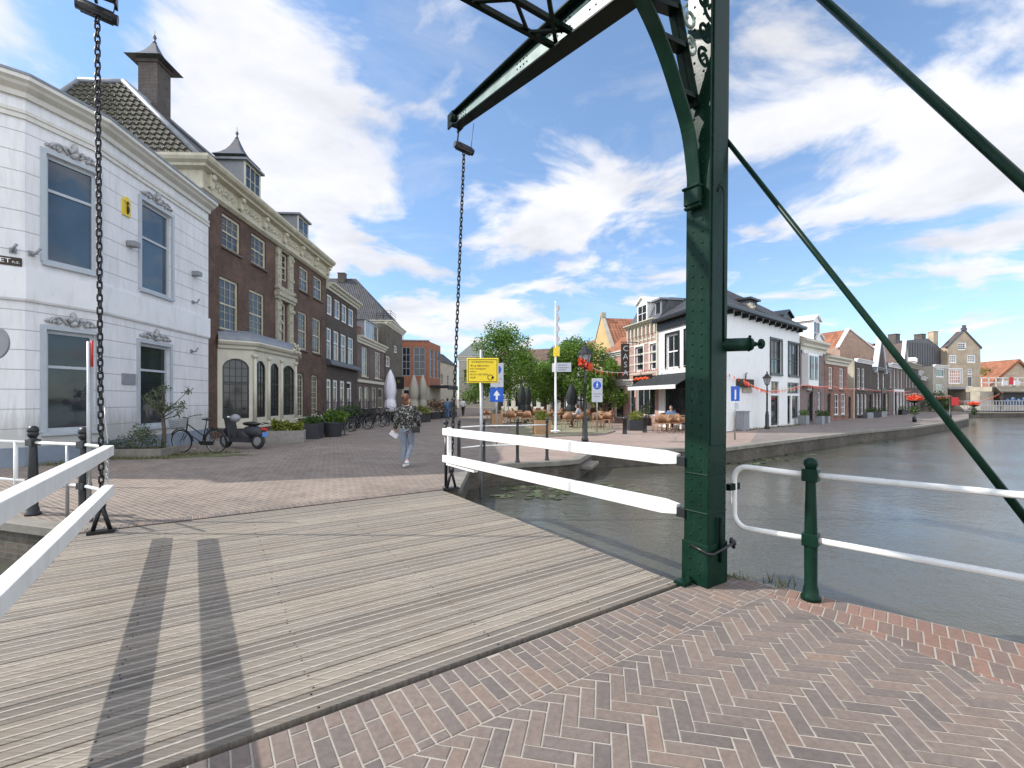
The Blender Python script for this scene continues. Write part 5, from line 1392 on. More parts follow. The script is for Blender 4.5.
for z in (3.15, 3.75, 4.35, 4.95, 5.2): FP.box(g, 0, FP.L, .0, .02, z, z+.09)
for o in (0,):
    for a_, b_ in ((0, .14), (FP.L-.14, FP.L)): FP.box(g, a_, b_, .0, .05, 2.9, HP)
g.build('stone_band', M['creamclean'], pk)
for k in range(8):
    g = MB(); u = .2 + k*(FP.L-.4)/7; FP.box(g, u-.07, u+.07, .0, .14, HP-.55, HP-.02); FP.box(g, u-.04, u+.04, .0, .08, HP-.95, HP-.56); g.build('cornice_bracket', M['creamclean'], pk)
cornice(FP, pk, HP, CORN(.35, .28), 'creamclean'); cornice(FP, pk, 2.45, CORN(.3, .4), 'bright_white', name='shop_cornice')
g = MB(); FP.box(g, 1.4, FP.L-.1, .3, .36, 2.55, 3.05); so = g.build('fascia_sign', M['black'], pk)
g = MB()
for k in range(7): g.ball(FP.pt(1.7 + k*.26, .38, 2.8 + .05*(k % 2)), .11, 0, 7, (1.2, .5, .8))
g.build('sign_flourish', M['orange'], so)
q = [FP.pt(0, -.1, HP+.28), FP.pt(FP.L, -.1, HP+.28), FP.pt(FP.L, -4, HP+.28), FP.pt(0, -4, HP+.28)]; t_ = [FP.pt(.1, -.75, HP+1.5), FP.pt(FP.L-.0, -.75, HP+1.5), FP.pt(FP.L, -3.4, HP+1.5), FP.pt(.4, -3.4, HP+1.5)]
g = MB(); g.add(q + t_, [(0,1,5,4), (1,2,6,5), (2,3,7,6), (3,0,4,7), (4,5,6,7)]); g.build('mansard_roof', M['slate'], pk)
dormer(FP, FP.L*.30, FP.L*.62, -.10, HP+.3, HP+1.45, 1.4, pk, 'bright_white', 'bright_white', 'glass', 2, 2, 'gable', 'bright_white')
dormer(FP, FP.L*.80, FP.L*.98, -.25, HP+.3, HP+1.35, 1.4, pk, 'grey', 'slate', 'glass', 1, 1, 'flat', 'lead')
# vertical hanging sign
c = at(625.3, 357, 28.4); g = MB(); g.box((c.x-.26, c.y-.06, 2.85), (c.x+.24, c.y+.06, 5.05)); hs_ = g.build('hanging_sign', M['ink'], pk)
g = MB(); g.cyl((c.x-.3, c.y, 5.15), (c.x+.95, c.y+.2, 5.15), .03, .03, 6); g.cyl((c.x-.1, c.y, 5.05), (c.x-.1, c.y, 5.15), .02, .02, 6); g.build('sign_bracket', M['black'], hs_)
for k, ch_ in enumerate('CASA'):
    text_mesh(ch_, .5, 'lettering', M['signgrey'], textframe((c.x, c.y-.065, 4.72 - k*.5), (1,0,0), (0,-1,0)), hs_, extrude=.004)
# ===== ochre gable house with orange roof
FY = Fac((6.45, 34.6), (7.75, 34.0))
yl = thing('gabled_house', 'ochre rendered house with pointed gable and bright orange pantile roof', 'house', (8, 36, 0))
gp = [(6.60, 35.0), (8.9, 30.9)]
gl_, gr_ = Vector((6.3, 33.8)), Vector((7.55, 32.6))
FYg = Fac((6.55, 37.2), (7.25, 33.2))      # gable facing left
g = MB(); hz_ = 5.3; front_wall(g, FYg, 0, hz_, [uz(1.6, 2.5, 4.0, 5.2), uz(.6, 1.6, .4, 2.4), uz(2.3, 3.4, .4, 2.4)], back=5.5); 
um = FYg.L/2; pk_ = [FYg.pt(0, 0, hz_), FYg.pt(FYg.L, 0, hz_), FYg.pt(um+.15, 0, 7.9), FYg.pt(um-.15, 0, 7.9)]; g.add(pk_, [(0,1,2,3)]); g.add([p + (FYg.n.to_3d()*-.25) for p in pk_], [(3,2,1,0)])
g.build('wall', M['yellowwall'], yl)
window(FYg, uz(1.6, 2.5, 4.0, 5.2), yl, 'bright_white', 'glass', 1, 2); window(FYg, uz(.6, 1.6, .4, 2.4), yl, 'bright_white', 'glass', 1, 2); window(FYg, uz(2.3, 3.4, .4, 2.4), yl, 'bright_white', 'glass', 1, 2)
g = MB(); FYg.box(g, um-.22, um+.22, -.3, .05, 7.85, 8.25); 
for a_, b_ in ((0, um), (FYg.L, um)): g.prism([FYg.pt(a_, .05, hz_-.05), FYg.pt(b_, .05, 7.95), FYg.pt(b_, .05, 8.08), FYg.pt(a_-.08*(1 if a_ == 0 else -1), .05, hz_+.08)], FYg.n.to_3d()*-.3)
g.build('gable_coping', M['sidebeige'], yl)
g = MB()
for a_ in (-.1, FYg.L+.1):
    g.prism([FYg.pt(a_, -.28, hz_-.1), FYg.pt(um, -.28, 7.75), FYg.pt(um, -.28, 7.86), FYg.pt(a_, -.28, hz_+.02)], FYg.n.to_3d()*-6.5)
g.build('roof', M['orangetile'], yl)
# low pink house between ochre gable and pink town house, white shop row under the trees
FQ = Fac((6.7, 33.4), (7.6, 30.15))
lo_ = thing('town_house', 'low salmon brick house with white shopfront under the ochre gable', 'house', (8, 32, 0))
wq = [uz(.5, 1.3, .3, 2.4), uz(1.7, 2.9, .3, 2.4), uz(1.2, 2.1, 3.1, 4.2)]
g = MB(); front_wall(g, FQ, 0, 4.7, wq, back=3); g.build('wall', M['pinkbrick'], lo_)
for o in wq: window(FQ, o, lo_, 'bright_white', 'glass', 1, 2)
cornice(FQ, lo_, 4.55, CORN(.25, .3), 'bright_white'); cornice(FQ, lo_, 2.5, CORN(.25, .4), 'bright_white', name='shop_cornice'); hip_roof(FQ, 0, FQ.L, 3, 4.85, 1.3, 'orangetile', lo_, 0, 0)
FW = [Fac((5.2, 47), (6.3, 38.2)), Fac((-2.3, 62), (4.6, 59))]
wr = thing('shop_row', 'white shopfront row glimpsed beneath the plaza trees beside the ochre gable', 'shops', (7, 43, 0))
ops = [uz(.6 + i*1.45, 1.6 + i*1.45, .4, 2.4) for i in range(6)] + [uz(.6 + i*2.1, 1.6 + i*2.1, 3.4, 4.9) for i in range(4)]
g = MB(); front_wall(g, FW[0], 0, 5.6, ops, back=5); g.build('wall', M['bright_white'], wr)
for o in ops: window(FW[0], o, wr, 'grey', 'glass', 1, 2)
hip_roof(FW[0], 0, FW[0].L, 5, 5.6, 1.8, 'orangetile', wr, 0, 0)
wf = thing('shop_row', 'pale distant house row closing the square behind the trees', 'shops', (1, 61, 0))
ops = [uz(.5 + i*1.2, 1.25 + i*1.2, .5, 2.6) for i in range(6)] + [uz(.5 + i*1.2, 1.25 + i*1.2, 3.6, 5.4) for i in range(6)]
g = MB(); front_wall(g, FW[1], 0, 6.6, ops, back=5); g.build('wall', M['creamclean'], wf)
for o in ops: window(FW[1], o, wf, 'bright_white', 'glass', 1, 2)
hip_roof(FW[1], 0, FW[1].L, 5, 6.6, 1.8, 'browntile', wf, 0, 0)

# ===== canal row
def cl(d): return Vector((1.2*d - 16.66, d))
def row_house(name, label, d0, d1, H, wall, floors, roof=None, rh=1.8, corn=('bright_white', .35, .5), off=0.0, depth=8, groundm=None):
    F = Fac(cl(d0), cl(d1)); F = Fac(F.A + F.n*off, F.B + F.n*off)
    t = thing(name, label, 'house', (*((F.A + F.B)/2), 0)); ops = []; specs = []
    for (z0, z1, items) in floors:
        for it in items:
            o = uz(it[0]*F.L, it[1]*F.L, z0, z1); ops.append(o); specs.append(it[2] if len(it) > 2 else {})
    g = MB(); front_wall(g, F, 0, H, ops, back=depth); g.build('wall', M[wall], t)
    for o, s_ in zip(ops, specs):
        k = dict(fm='bright_white', gm='curtain' if random.random() < .5 else 'glass', cols=2, rows=3, fw=.09, bar=.035, sill='stone'); k.update(s_)
        if k.pop('door', False): window(F, o, t, k['fm'], k['gm'], 1, 1, fw=.1, door=True, name='door')
        else: window(F, o, t, **k)
    if corn: cornice(F, t, H - corn[2]*.4, CORN(corn[1], corn[2]), corn[0])
    if roof: hip_roof(F, 0, F.L, depth, H + (corn[2]*.6 if corn else 0), rh, roof, t, 0, 0, 0)
    return F, t
D = {'door': True, 'fm': 'black'}
F_, c2h = row_house('row_house', 'violet brick canal house with white bay window next to the white cafe', 29.25, 32.35, 5.05, 'violetbrick',
    [(2.75, 4.35, [(.60, .78, {}),]), (.5, 2.1, [(.72, .84, {}),]), (.08, 2.1, [(.30, .52, D)]), (2.2, 2.6, [(.30, .52, {'cols': 2, 'rows': 1})])], 'browntile', 2.0, ('creamclean', .4, .75))
g = MB(); F_.box(g, .35, 2.3, .0, .40, 2.45, 4.55); bo = g.build('bay_window', M['bright_white'], c2h)
for (a_, b_) in ((.55, 1.35), (1.6, 2.1)): g = MB(); F_.box(g, a_, b_, .40, .425, 2.85, 4.4); F_.box(g, a_+.08, b_-.08, .425, .44, 2.95, 4.3); g.build('pane', M['glass'], bo)
g = MB(); F_.box(g, .0, F_.L*.9, .0, .04, 0, 2.3); g.build('ground_render', M['white'], c2h) if 0 else None
for k in range(13): g = MB(); u = .3 + k*.29; F_.box(g, u, u+.13, .05, .16, 4.58, 4.80); g.build('dentil', M['bright_white'], c2h) if k % 1 == 0 else None
dormer(F_, F_.ux(812, -.8), F_.ux(818.5, -.8), -.7, 5.6, F_.zx(812, 320.5, -.8), 1.7, c2h, 'bright_white', 'bright_white', 'glass', 2, 2, 'gable', 'bright_white')
F_, c3h = row_house('row_house', 'red brick canal house with three tall white ground floor windows', 32.4, 35.9, 4.35, 'redbrick',
    [(2.35, 3.95, [(.16, .34, {'fm': 'bright_white'}), (.62, .82, {})]), (.4, 2.0, [(.40, .62, {}), (.70, .92, {})]), (.05, 2.0, [(.05, .24, D)])], 'browntile', 1.9, ('creamclean', .35, .6))
dormer(F_, F_.L*.10, F_.L*.38, -.7, 4.8, 6.0, 2.0, c3h, 'bright_white', 'bright_white', 'glass', 2, 2, 'gable', 'bright_white')
F_, c4h = row_house('row_house', 'low red brick annex with pale blank wall above beside the red brick canal house', 35.95, 37.3, 2.3, 'redbrick', [(.05, 1.8, [(.2, .6, D)])], None, corn=None, depth=3, off=-.1)
F_, c5h = row_house('row_house', 'beige flat topped canal house with tall white ground windows under a wide blank gable', 37.35, 40.6, 4.75, 'darkbrick',
    [(2.4, 4.2, [(.10, .28, {}), (.36, .55, {})]), (.3, 2.0, [(.08, .24, {}), (.30, .46, {}), (.52, .68, {})]), (.3, 2.0, [(.78, .95, D)])], None, corn=('white', .2, .3), off=.0)
g = MB(); F_.box(g, -1.5, -.02, -7.5, -1.2, 2.3, 4.7); F_.box(g, -.35, -.004, -7.6, -.06, 0, 4.74); g.build('side_wall', M['sidebeige'], c5h)
# big blank brick gable behind
bg_ = thing('warehouse', 'wide peach brick gable with orange tiled roof rising behind the canal row', 'warehouse', (35, 46, 0))
a_, b_ = at(840, 399, 44.0).to_2d(), at(886, 399, 46.5).to_2d(); FK = Fac(a_, b_); zg = FK.zx(842, 347); zp = FK.zx(849, 329.5); um = FK.ux(849.5)
g = MB(); front_wall(g, FK, 0, zg, [], back=9); upk = FK.ux(849); uR = FK.ux(873); g.add([FK.pt(0,0,zg), FK.pt(uR, 0, zg), FK.pt(upk, 0, zp)], [(0,1,2)]); g.build('wall', M['peachbrick'], bg_)
g = MB(); 
for (a2, z2) in ((-.2, zg), (uR+.2, zg)): g.prism([FK.pt(a2, .08, z2-.05), FK.pt(upk, .08, zp+.02), FK.pt(upk, .08, zp+.16), FK.pt(a2, .08, z2+.09)], FK.n.to_3d()*-.35)
g.build('gable_coping', M['white'], bg_)
g = MB(); g.add([FK.pt(uR, -.1, zg), FK.pt(upk, -.1, zp), FK.pt(upk, -14, zp), FK.pt(uR, -14, zg)], [(0,1,2,3)]); g.add([FK.pt(0, -.1, zg), FK.pt(upk, -.1, zp), FK.pt(upk, -14, zp), FK.pt(0, -14, zg)], [(3,2,1,0)]); g.build('roof', M['orangetile'], bg_)
ob = thing('warehouse', 'second orange tiled roof stepping down behind the pointed dormers of the canal row', 'warehouse', (44, 52, 0))
a_, b_ = at(868, 399, 49).to_2d(), at(905, 399, 55).to_2d(); FK2 = Fac(a_, b_); zg2 = FK2.zx(880, 356)
g = MB(); front_wall(g, FK2, 0, zg2 - .3, [], back=7); g.build('wall', M['peachbrick'], ob); hip_roof(FK2, 0, FK2.L, 7, zg2-.3, 3.0, 'orangetile', ob, 0, 1)
F_, c6h = row_house('row_house', 'brown canal house with steep pointed dormer gable and hanging black sign', 40.65, 44.6, 4.3, 'darkbrick',
    [(2.5, 4.3 - .3, [(.30, .44, {}), (.60, .74, {})]), (.3, 2.1, [(.05, .16, {}), (.22, .36, {}), (.42, .54, {}), (.62, .76, D), (.82, .95, {})])], 'browntile', .5, ('grey', .25, .3), depth=4)
g = MB(); um = F_.L*.42; g.prism([F_.pt(um-1.5, .12, 4.2), F_.pt(um+1.5, .12, 4.2), F_.pt(um, .12, 7.2)], F_.n.to_3d()*-.25); wg = g.build('wall_gable', M['darkbrick'], c6h)
g = MB()
for s_ in (-1, 1): g.prism([F_.pt(um+s_*1.75, .2, 3.95), F_.pt(um, .2, 7.35), F_.pt(um, .2, 7.62), F_.pt(um+s_*2.0, .2, 4.0)], F_.n.to_3d()*-.4)
g.build('bargeboard', M['signgrey'], wg)
g = MB(); F_.box(g, F_.L*.1, F_.L*.35, .5, .56, 2.15, 2.6); g.build('hanging_sign', M['black'], c6h)
F_, c7h = row_house('row_house', 'brown canal house with four tall narrow windows and white ground floor', 44.65, 49.3, 4.9, 'greybrick',
    [(2.7, 4.6, [(.08, .18, {}), (.30, .40, {}), (.52, .62, {}), (.74, .84, {})]), (.3, 2.3, [(.30, .42, D), (.52, .64, {}), (.72, .84, {})])], 'orangetile', 1.6, ('white', .3, .4))
g = MB(); F_.box(g, F_.L*.25, F_.L*.9, .01, .05, 2.33, 2.6); 
for k in (.27, .46, .68, .88): F_.box(g, F_.L*k-.12, F_.L*k+.02, .01, .07, 0, 2.33)
g.build('shop_surround', M['white'], c7h)
g = MB(); um = F_.L*.92; g.prism([F_.pt(um-1.0, .1, 4.9), F_.pt(um+1.0, .1, 4.9), F_.pt(um, .1, 7.6)], F_.n.to_3d()*-2); wg = g.build('wall_gable', M['greybrick'], c7h)
g = MB()
for s_ in (-1, 1): g.prism([F_.pt(um+s_*1.15, .2, 4.8), F_.pt(um, .2, 7.7), F_.pt(um, .2, 7.95), F_.pt(um+s_*1.35, .2, 4.85)], F_.n.to_3d()*-.3)
g.build('bargeboard', M['bright_white'], wg)
def cl2(d): return Vector((1.06*d - 9.6, d))
def row2(name, label, A, B, H, wall, floors, roof, rh, corn, depth=8):
    F = Fac(A, B); t = thing(name, label, 'house', (*((F.A + F.B)/2), 0)); ops = []; sp = []
    for z0, z1, items in floors:
        for it in items: ops.append(uz(it[0]*F.L, it[1]*F.L, z0, z1)); sp.append(it[2] if len(it) > 2 else {})
    g = MB(); front_wall(g, F, 0, H, ops, back=depth); g.build('wall', M[wall], t)
    for o, s_ in zip(ops, sp):
        k = dict(fm='bright_white', gm='curtain' if random.random() < .4 else 'glass', cols=2, rows=3, fw=.10, bar=.04); k.update(s_); k.pop('door', None); window(F, o, t, **k)
    if corn: cornice(F, t, H-.2, CORN(*corn[1:]), corn[0])
    if roof: hip_roof(F, 0, F.L, depth, H + .3, rh, roof, t, 0, 0, 0)
    return F, t
P8a, P8b, P9b, P10b = cl(49.35), Vector((48.4, 54.3)), Vector((52.2, 58.2)), Vector((57.0, 62.9))
F_, t8 = row2('row_house', 'dark brown canal house with white rooftop extension and long cornice', P8a, P8b, 5.3, 'darkbrick',
    [(2.9, 4.7, [(.08 + .23*i, .18 + .23*i) for i in range(4)]), (.4, 2.2, [(.08 + .23*i, .20 + .23*i) for i in range(4)])], None, 0, ('greywall', .35, .5))
g = MB(); F_.box(g, .5, 4.5, -4, -.8, 5.6, 7.6); rb_ = g.build('roof_extension', M['bright_white'], t8); g = MB(); F_.box(g, 2.9, 4.3, -.8, -.74, 5.9, 7.3); g.build('pane', M['glass'], rb_)
F_, t9 = row2('row_house', 'brown canal house with small white dormers and red tiles before the dark warehouse', P8b + Vector((.03, .03)), P9b, 4.7, 'greybrick',
    [(2.7, 4.3, [(.1 + .3*i, .24 + .3*i) for i in range(3)]), (.4, 2.1, [(.1 + .3*i, .26 + .3*i) for i in range(3)])], 'redtile', 2.0, ('white', .3, .5))
for k in (.2, .62): dormer(F_, F_.L*k, F_.L*k+1.2, -.4, 5.0, 6.2, 1.6, t9, 'bright_white', 'bright_white', 'glass', 1, 1, 'gable', 'bright_white')
F_, t10 = row2('row_house', 'end house of the canal row with white trim and green ivy on its wall', P9b + Vector((.03, .03)), P10b, 4.3, 'olivebrick',
    [(2.6, 4.0, [(.15 + .4*i, .32 + .4*i) for i in range(2)]), (.4, 2.0, [(.1, .25), (.42, .57)])], 'redtile', 1.6, ('white', .3, .4))
# dark standing seam warehouse gable
dw = thing('warehouse', 'huge dark grey clad gable with two chimneys beside the tan stepped house', 'warehouse', (58, 72, 0))
a_, b_ = at(896, 399, 62).to_2d(), at(947, 399, 66.5).to_2d(); FD = Fac(a_, b_); z_a = FD.zx(900, 341.5); z_b = FD.zx(929, 339); 
g = MB(); uu = [FD.ux(p) for p in (896, 904, 928, 946.8)]; zz_ = [FD.zx(904, 341), FD.zx(904, 340.5), FD.zx(928, 338.5), FD.zx(946, 353.5)]
for i in range(3): g.add([FD.pt(uu[i],0,0), FD.pt(uu[i+1],0,0), FD.pt(uu[i+1],0,zz_[i+1]), FD.pt(uu[i],0,zz_[i])], [(0,1,2,3)])
g.add([FD.pt(uu[3],0,0), FD.pt(uu[3],-12,0), FD.pt(uu[3],-12,zz_[3]), FD.pt(uu[3],0,zz_[3])], [(0,1,2,3)]); g.build('wall', M['darkmetal'], dw)
g = MB(); 
for k in range(20): u = uu[0] + .2 + k*(uu[3]-uu[0]-.3)/20; FD.box(g, u, u+.05, .0, .05, 3, min(zz_[1], zz_[2]) - (max(0, u-uu[2])/(uu[3]-uu[2])*(zz_[2]-zz_[3])) - .15)
g.build('standing_seam', M['darkmetal'], dw)
g = MB(); g.add([FD.pt(uu[1],.02,zz_[1]), FD.pt(uu[2],.02,zz_[2]), FD.pt(uu[2],-12,zz_[2]), FD.pt(uu[1],-12,zz_[1])], [(0,1,2,3)]); g.add([FD.pt(uu[2],.02,zz_[2]), FD.pt(uu[3],.02,zz_[3]), FD.pt(uu[3],-12,zz_[3]), FD.pt(uu[2],-12,zz_[2])], [(0,1,2,3)]); g.build('roof', M['darkmetal'], dw)
for px, py in ((901.5, 334), (927.5, 334)): chimney(FD, FD.ux(px), -.9, FD.zx(px, 345), FD.zx(px, py), .95, dw, 'chimbrick', False)
FE = Fac(at(933, 399, 62.5).to_2d(), at(947.6, 399, 65.0).to_2d())
te = thing('row_house', 'narrow grey house with white window between the dark warehouse and tan gable', 'house', (*FE.pt(1, 0, 0).to_2d(), 0))
ow = [po(FE, 936, 944.5, 368, 377), po(FE, 936, 944, 384, 392)]
g = MB(); front_wall(g, FE, 0, FE.zx(934, 366), ow, back=3); g.build('wall', M['greywall'], te)
window(FE, ow[0], te, 'bright_white', 'glass', 2, 1, fw=.15); window(FE, ow[1], te, 'bright_white', 'curtain', 1, 1, fw=.15); cornice(FE, te, FE.zx(934, 367.5), CORN(.3, .4), 'bright_white')
# tan gabled house
FH = Fac(at(947.8, 399, 65.0).to_2d(), at(980.5, 399, 66.0).to_2d())
th = thing('gabled_house', 'tan brick gabled house with white many paned windows standing over a passage', 'house', (*FH.pt(2, 0, 0).to_2d(), 0))
hw = [po(FH, 957.8, 966, 342.5, 350), po(FH, 949.5, 957, 354.5, 363), po(FH, 967.2, 976, 354.5, 362.8), po(FH, 949, 961.5, 369, 384), po(FH, 967.3, 972.8, 368.5, 374.5), po(FH, 967.3, 973, 376, 387)]
zE = FH.zx(948, 347.5); hw[0]['z1'] = min(hw[0]['z1'], 99)
low = [o for o in hw[1:]]; hw0 = hw[0]
g = MB(); front_wall(g, FH, 3.15, zE, low + [dict(hw0, z1=zE)] , back=1.2)
zP = FH.zx(964, 331); um = FH.ux(964.2); a_, b_ = hw0['u0'], hw0['u1']; zt2 = hw0['z1']
sl = lambda u: zE + (zP - zE) * (1 - abs(u - um) / (um if u < um else FH.L - um))
K = [0, a_, b_, FH.L]
g.add([FH.pt(0,0,zE), FH.pt(a_,0,zE), FH.pt(a_,0,sl(a_))], [(0,1,2)]); g.add([FH.pt(b_,0,zE), FH.pt(FH.L,0,zE), FH.pt(b_,0,sl(b_))], [(0,1,2)])
g.add([FH.pt(a_,0,zt2), FH.pt(b_,0,zt2), FH.pt(b_,0,sl(b_)), FH.pt(um,0,zP), FH.pt(a_,0,sl(a_))], [(0,1,2,3,4)])
g.add([FH.pt(a_,0,zE), FH.pt(a_,-.14,zE), FH.pt(a_,-.14,zt2), FH.pt(a_,0,zt2)], [(3,2,1,0)]); g.build('wall', M['tanbrick'], th)
window(FH, hw0, th, 'bright_white', 'glass', 3, 3, fw=.16, bar=.06)
for k, o in enumerate(low):
    window(FH, o, th, 'bright_white', ['curtain', 'curtain', 'pinkcurtain', 'glass', 'glass'][k], [3, 3, 5, 3, 1][k], [3, 3, 4, 2, 1][k], fw=.2 if k < 3 else .14, bar=.07, casing=('bright_white', .12) if k == 2 else None)
g = MB()
for a2, s_ in ((-.12, -1), (FH.L+.12, 1)): g.prism([FH.pt(a2, .1, zE-.1), FH.pt(um, .1, zP+.02), FH.pt(um, .1, zP+.24), FH.pt(a2+s_*.1, .1, zE+.14)], FH.n.to_3d()*-.3)
FH.box(g, um-.35, um+.35, -.2, .12, zP+.1, zP+.45); FH.box(g, um-.2, um+.2, -.15, .1, zP+.45, zP+.85); g.build('gable_coping', M['slate'], th)
g = MB(); g.add([FH.pt(0,-.2,zE), FH.pt(um,-.2,zP), FH.pt(um,-1.0,zP), FH.pt(0,-1.0,zE)], [(3,2,1,0)]); g.add([FH.pt(FH.L,-.2,zE), FH.pt(um,-.2,zP), FH.pt(um,-1.0,zP), FH.pt(FH.L,-1.0,zE)], [(0,1,2,3)]); g.build('roof', M['browntile'], th)
g = MB(); FH.box(g, 0, FH.L*.55, -3, -2.8, 0, 3.14); FH.box(g, FH.L*.56, FH.L*.80, -3, .0, 0, 3.14); g.build('passage_wall', M['tanbrick'], th)
g = MB(); FH.box(g, 0, FH.L*.95, -.2, .06, 3.0, 3.3); g.build('lintel_beam', M['grey'], th)
chimney(FH, -.6, -1.5, zE - 1, zE + 2.4, .8, th, 'tanbrick', False)
# side wall / ramp and far bridge with railings and flags
rw = thing('ramp_wall', 'dark sloping brick ramp wall right of the tan gabled house', 'wall', (62, 62, 0))
a_ = at(978, 399, 64); b_ = at(1003, 399, 56)
g = MB(); g.prism([(a_.x, a_.y, 0), (b_.x, b_.y, 0), (b_.x, b_.y, 2.2), (b_.x-.6, b_.y+.3, 3.1), (a_.x, a_.y, 3.15)], (.35, .4, 0)); g.build('wall', M['darkbrick'], rw)
fb_ = thing('canal_bridge', 'low distant bridge with white railing over a dark opening at the canal end', 'bridge', (66, 60, 0))
g = MB(); bar_ = lambda p, q, w1, h1: bar(g, Vector(p), Vector(q), w1, h1)
g.box((58.5, 57.0, -.6), (60.2, 58.2, 2.5)); g.box((58.0, 56.4, .25), (90, 60, .75)); g.box((60.2, 57.2, 2.55), (90, 60.5, 3.15)); g.build('deck_beam', M['sidebeige'], fb_)
g = MB(); g.box((60.4, 59.5, -.6), (90, 60.2, 2.5)); g.build('opening_shade_slab', M['slate'], fb_)  # solid dark slab standing in for the shade under the bridge
g = MB()
for k in range(24): g.box((58.6 + k*.9, 56.9, 3.16), (58.68 + k*.9, 56.98, 4.25))
for z in (3.6, 4.2): g.box((58.5, 56.9, z), (80, 56.96, z+.09))
g.build('railing', M['bright_white'], fb_)
g = MB()
for k in range(26): g.box((55.2 + k*.35, 55.6, .1), (55.25 + k*.35, 55.65, 1.4))
for z in (.2, .8, 1.35): g.box((55.1, 55.6, z), (64, 55.64, z+.06))
g.build('quay_railing', M['signgrey'], fb_)
g = MB(); g.box((61, 56.6, 1.0), (80, 56.66, 1.1)); 
for k in range(16): g.ball((61.4 + k*.7, 56.5, 1.35 + .2*(k % 2)), .28, 0, 6, (1, .4, 1))
g.build('blue_flags', M['bluecloth'], fb_)
g = MB()
for k in range(7): g.box((61 + k*1.5, 56.7, 3.3), (61.7 + k*1.5, 56.8, 3.9))
g.build('banner', M['whitecloth'], fb_)
g = MB()
for k in range(5): g.box((61.8 + k*2.1, 56.65, 3.4), (62.3 + k*2.1, 56.7, 4.3))
g.build('banner', M['red'], fb_)
# red roofed house beyond
FR = Fac(at(987, 399, 78).to_2d(), at(1046, 399, 78).to_2d())
hr_ = thing('gabled_house', 'tan house with wide orange roof beyond the canal bridge', 'house', (*FR.pt(3, 0, 0).to_2d(), 0))
zq = FR.zx(995, 389); zp = FR.zx(1018, 362); um = FR.ux(1018)
g = MB(); ow = [po(FR, 994, 1001, 388, 397), po(FR, 1005, 1010, 381, 386)]; ow = [uz(ow[0]['u0'], ow[0]['u1'], 2.2, 3.2)]; front_wall(g, FR, 0, zq, ow, back=8); g.add([FR.pt(0,0,zq), FR.pt(FR.L,0,zq), FR.pt(um,0,zp)], [(0,1,2)]); g.build('wall', M['tanbrick'], hr_); window(FR, ow[0], hr_, 'bright_white', 'glass', 2, 1)
g = MB()
for a2 in (-.3, FR.L+.3): g.prism([FR.pt(a2, .3, zq-.1), FR.pt(um, .3, zp), FR.pt(um, .3, zp+.5), FR.pt(a2, .3, zq+.4)], FR.n.to_3d()*-8.6)
g.build('roof', M['orangetile'], hr_)
# ---------------------------------------------------------------- vegetation
def leaf_cloud(mb, blobs, n, size, tmin=0.1, flat=.0):
    vs, fs, cs = [], [], []
    tot = sum(b[1]**2.2 for b in blobs)
    for c, r, sc in [(Vector(b[0]), b[1], b[2] if len(b) > 2 else (1,1,1)) for b in blobs]:
        k = int(n * r**2.2 / tot)
        for _ in range(k):
            d = Vector((random.gauss(0,1), random.gauss(0,1), random.gauss(0,1))).normalized()
            rr = r * (random.random() ** .42) * random.uniform(.85, 1.12)
            p = c + Vector((d.x*sc[0], d.y*sc[1], d.z*sc[2])) * rr
            s = size * random.uniform(.6, 1.3)
            a = Vector((random.gauss(0,1), random.gauss(0,1), random.gauss(0,.6))).normalized(); b_ = a.orthogonal(); b_ = (Quaternion(a, random.uniform(0, 6.28)) @ b_).normalized()
            t = min(1, max(0, .45 + random.gauss(0, .22)))
            mb.add([p - a*s*.5, p + b_*s*.3, p + a*s*.5, p - b_*s*.3], [(0,1,2,3)], 0, False, t)
def make_tree(name, label, loc, h, cw, n=6500, base=.34, leaf='leaf', size=.17, seed=1, group=None, trunk_r=.13, shape=1.0):
    random.seed(seed); t = thing(name, label, 'tree', loc, group); L0 = Vector(loc)
    g = MB(); g.tube([L0, L0 + Vector((.05, .02, h*.25)), L0 + Vector((-.03, .04, h*.5)), L0 + Vector((.02, 0, h*.85))], [trunk_r*1.3, trunk_r, trunk_r*.7, trunk_r*.15], 8)
    blobs = []
    for i in range(15):
        a = random.uniform(0, 6.28); q = random.uniform(.0, 1) ** .6; z = random.uniform(base + .12, .92)
        prof = math.sin(math.pi * min(1, max(0, (z - base + .05) / (1.08 - base)))) ** .6
        r_ = cw/2 * prof * q * .8; c = L0 + Vector((r_*math.cos(a), r_*math.sin(a), h*z)); br = cw * random.uniform(.13, .24) * (.6 + .5*prof)
        blobs.append((c, br, (1, 1, .8*shape)))
        st = L0 + Vector((0, 0, h*max(.25, z - .28))); g.tube([st, st.lerp(c, .5) + Vector((0, 0, -.08*h)), c], [trunk_r*.42, trunk_r*.28, trunk_r*.08], 5)
    for i in range(5):
        a = random.uniform(0, 6.28); c = L0 + Vector((cw*.12*math.cos(a), cw*.12*math.sin(a), h*random.uniform(.80, .95))); blobs.append((c, cw*.12, (1, 1, 1.3)))
    g.build('trunk', M['bark'], t)
    l_ = MB(); leaf_cloud(l_, blobs, n, size); l_.build('crown', M[leaf], t, uv=False); return t
TG = 'trees around the terrace square'
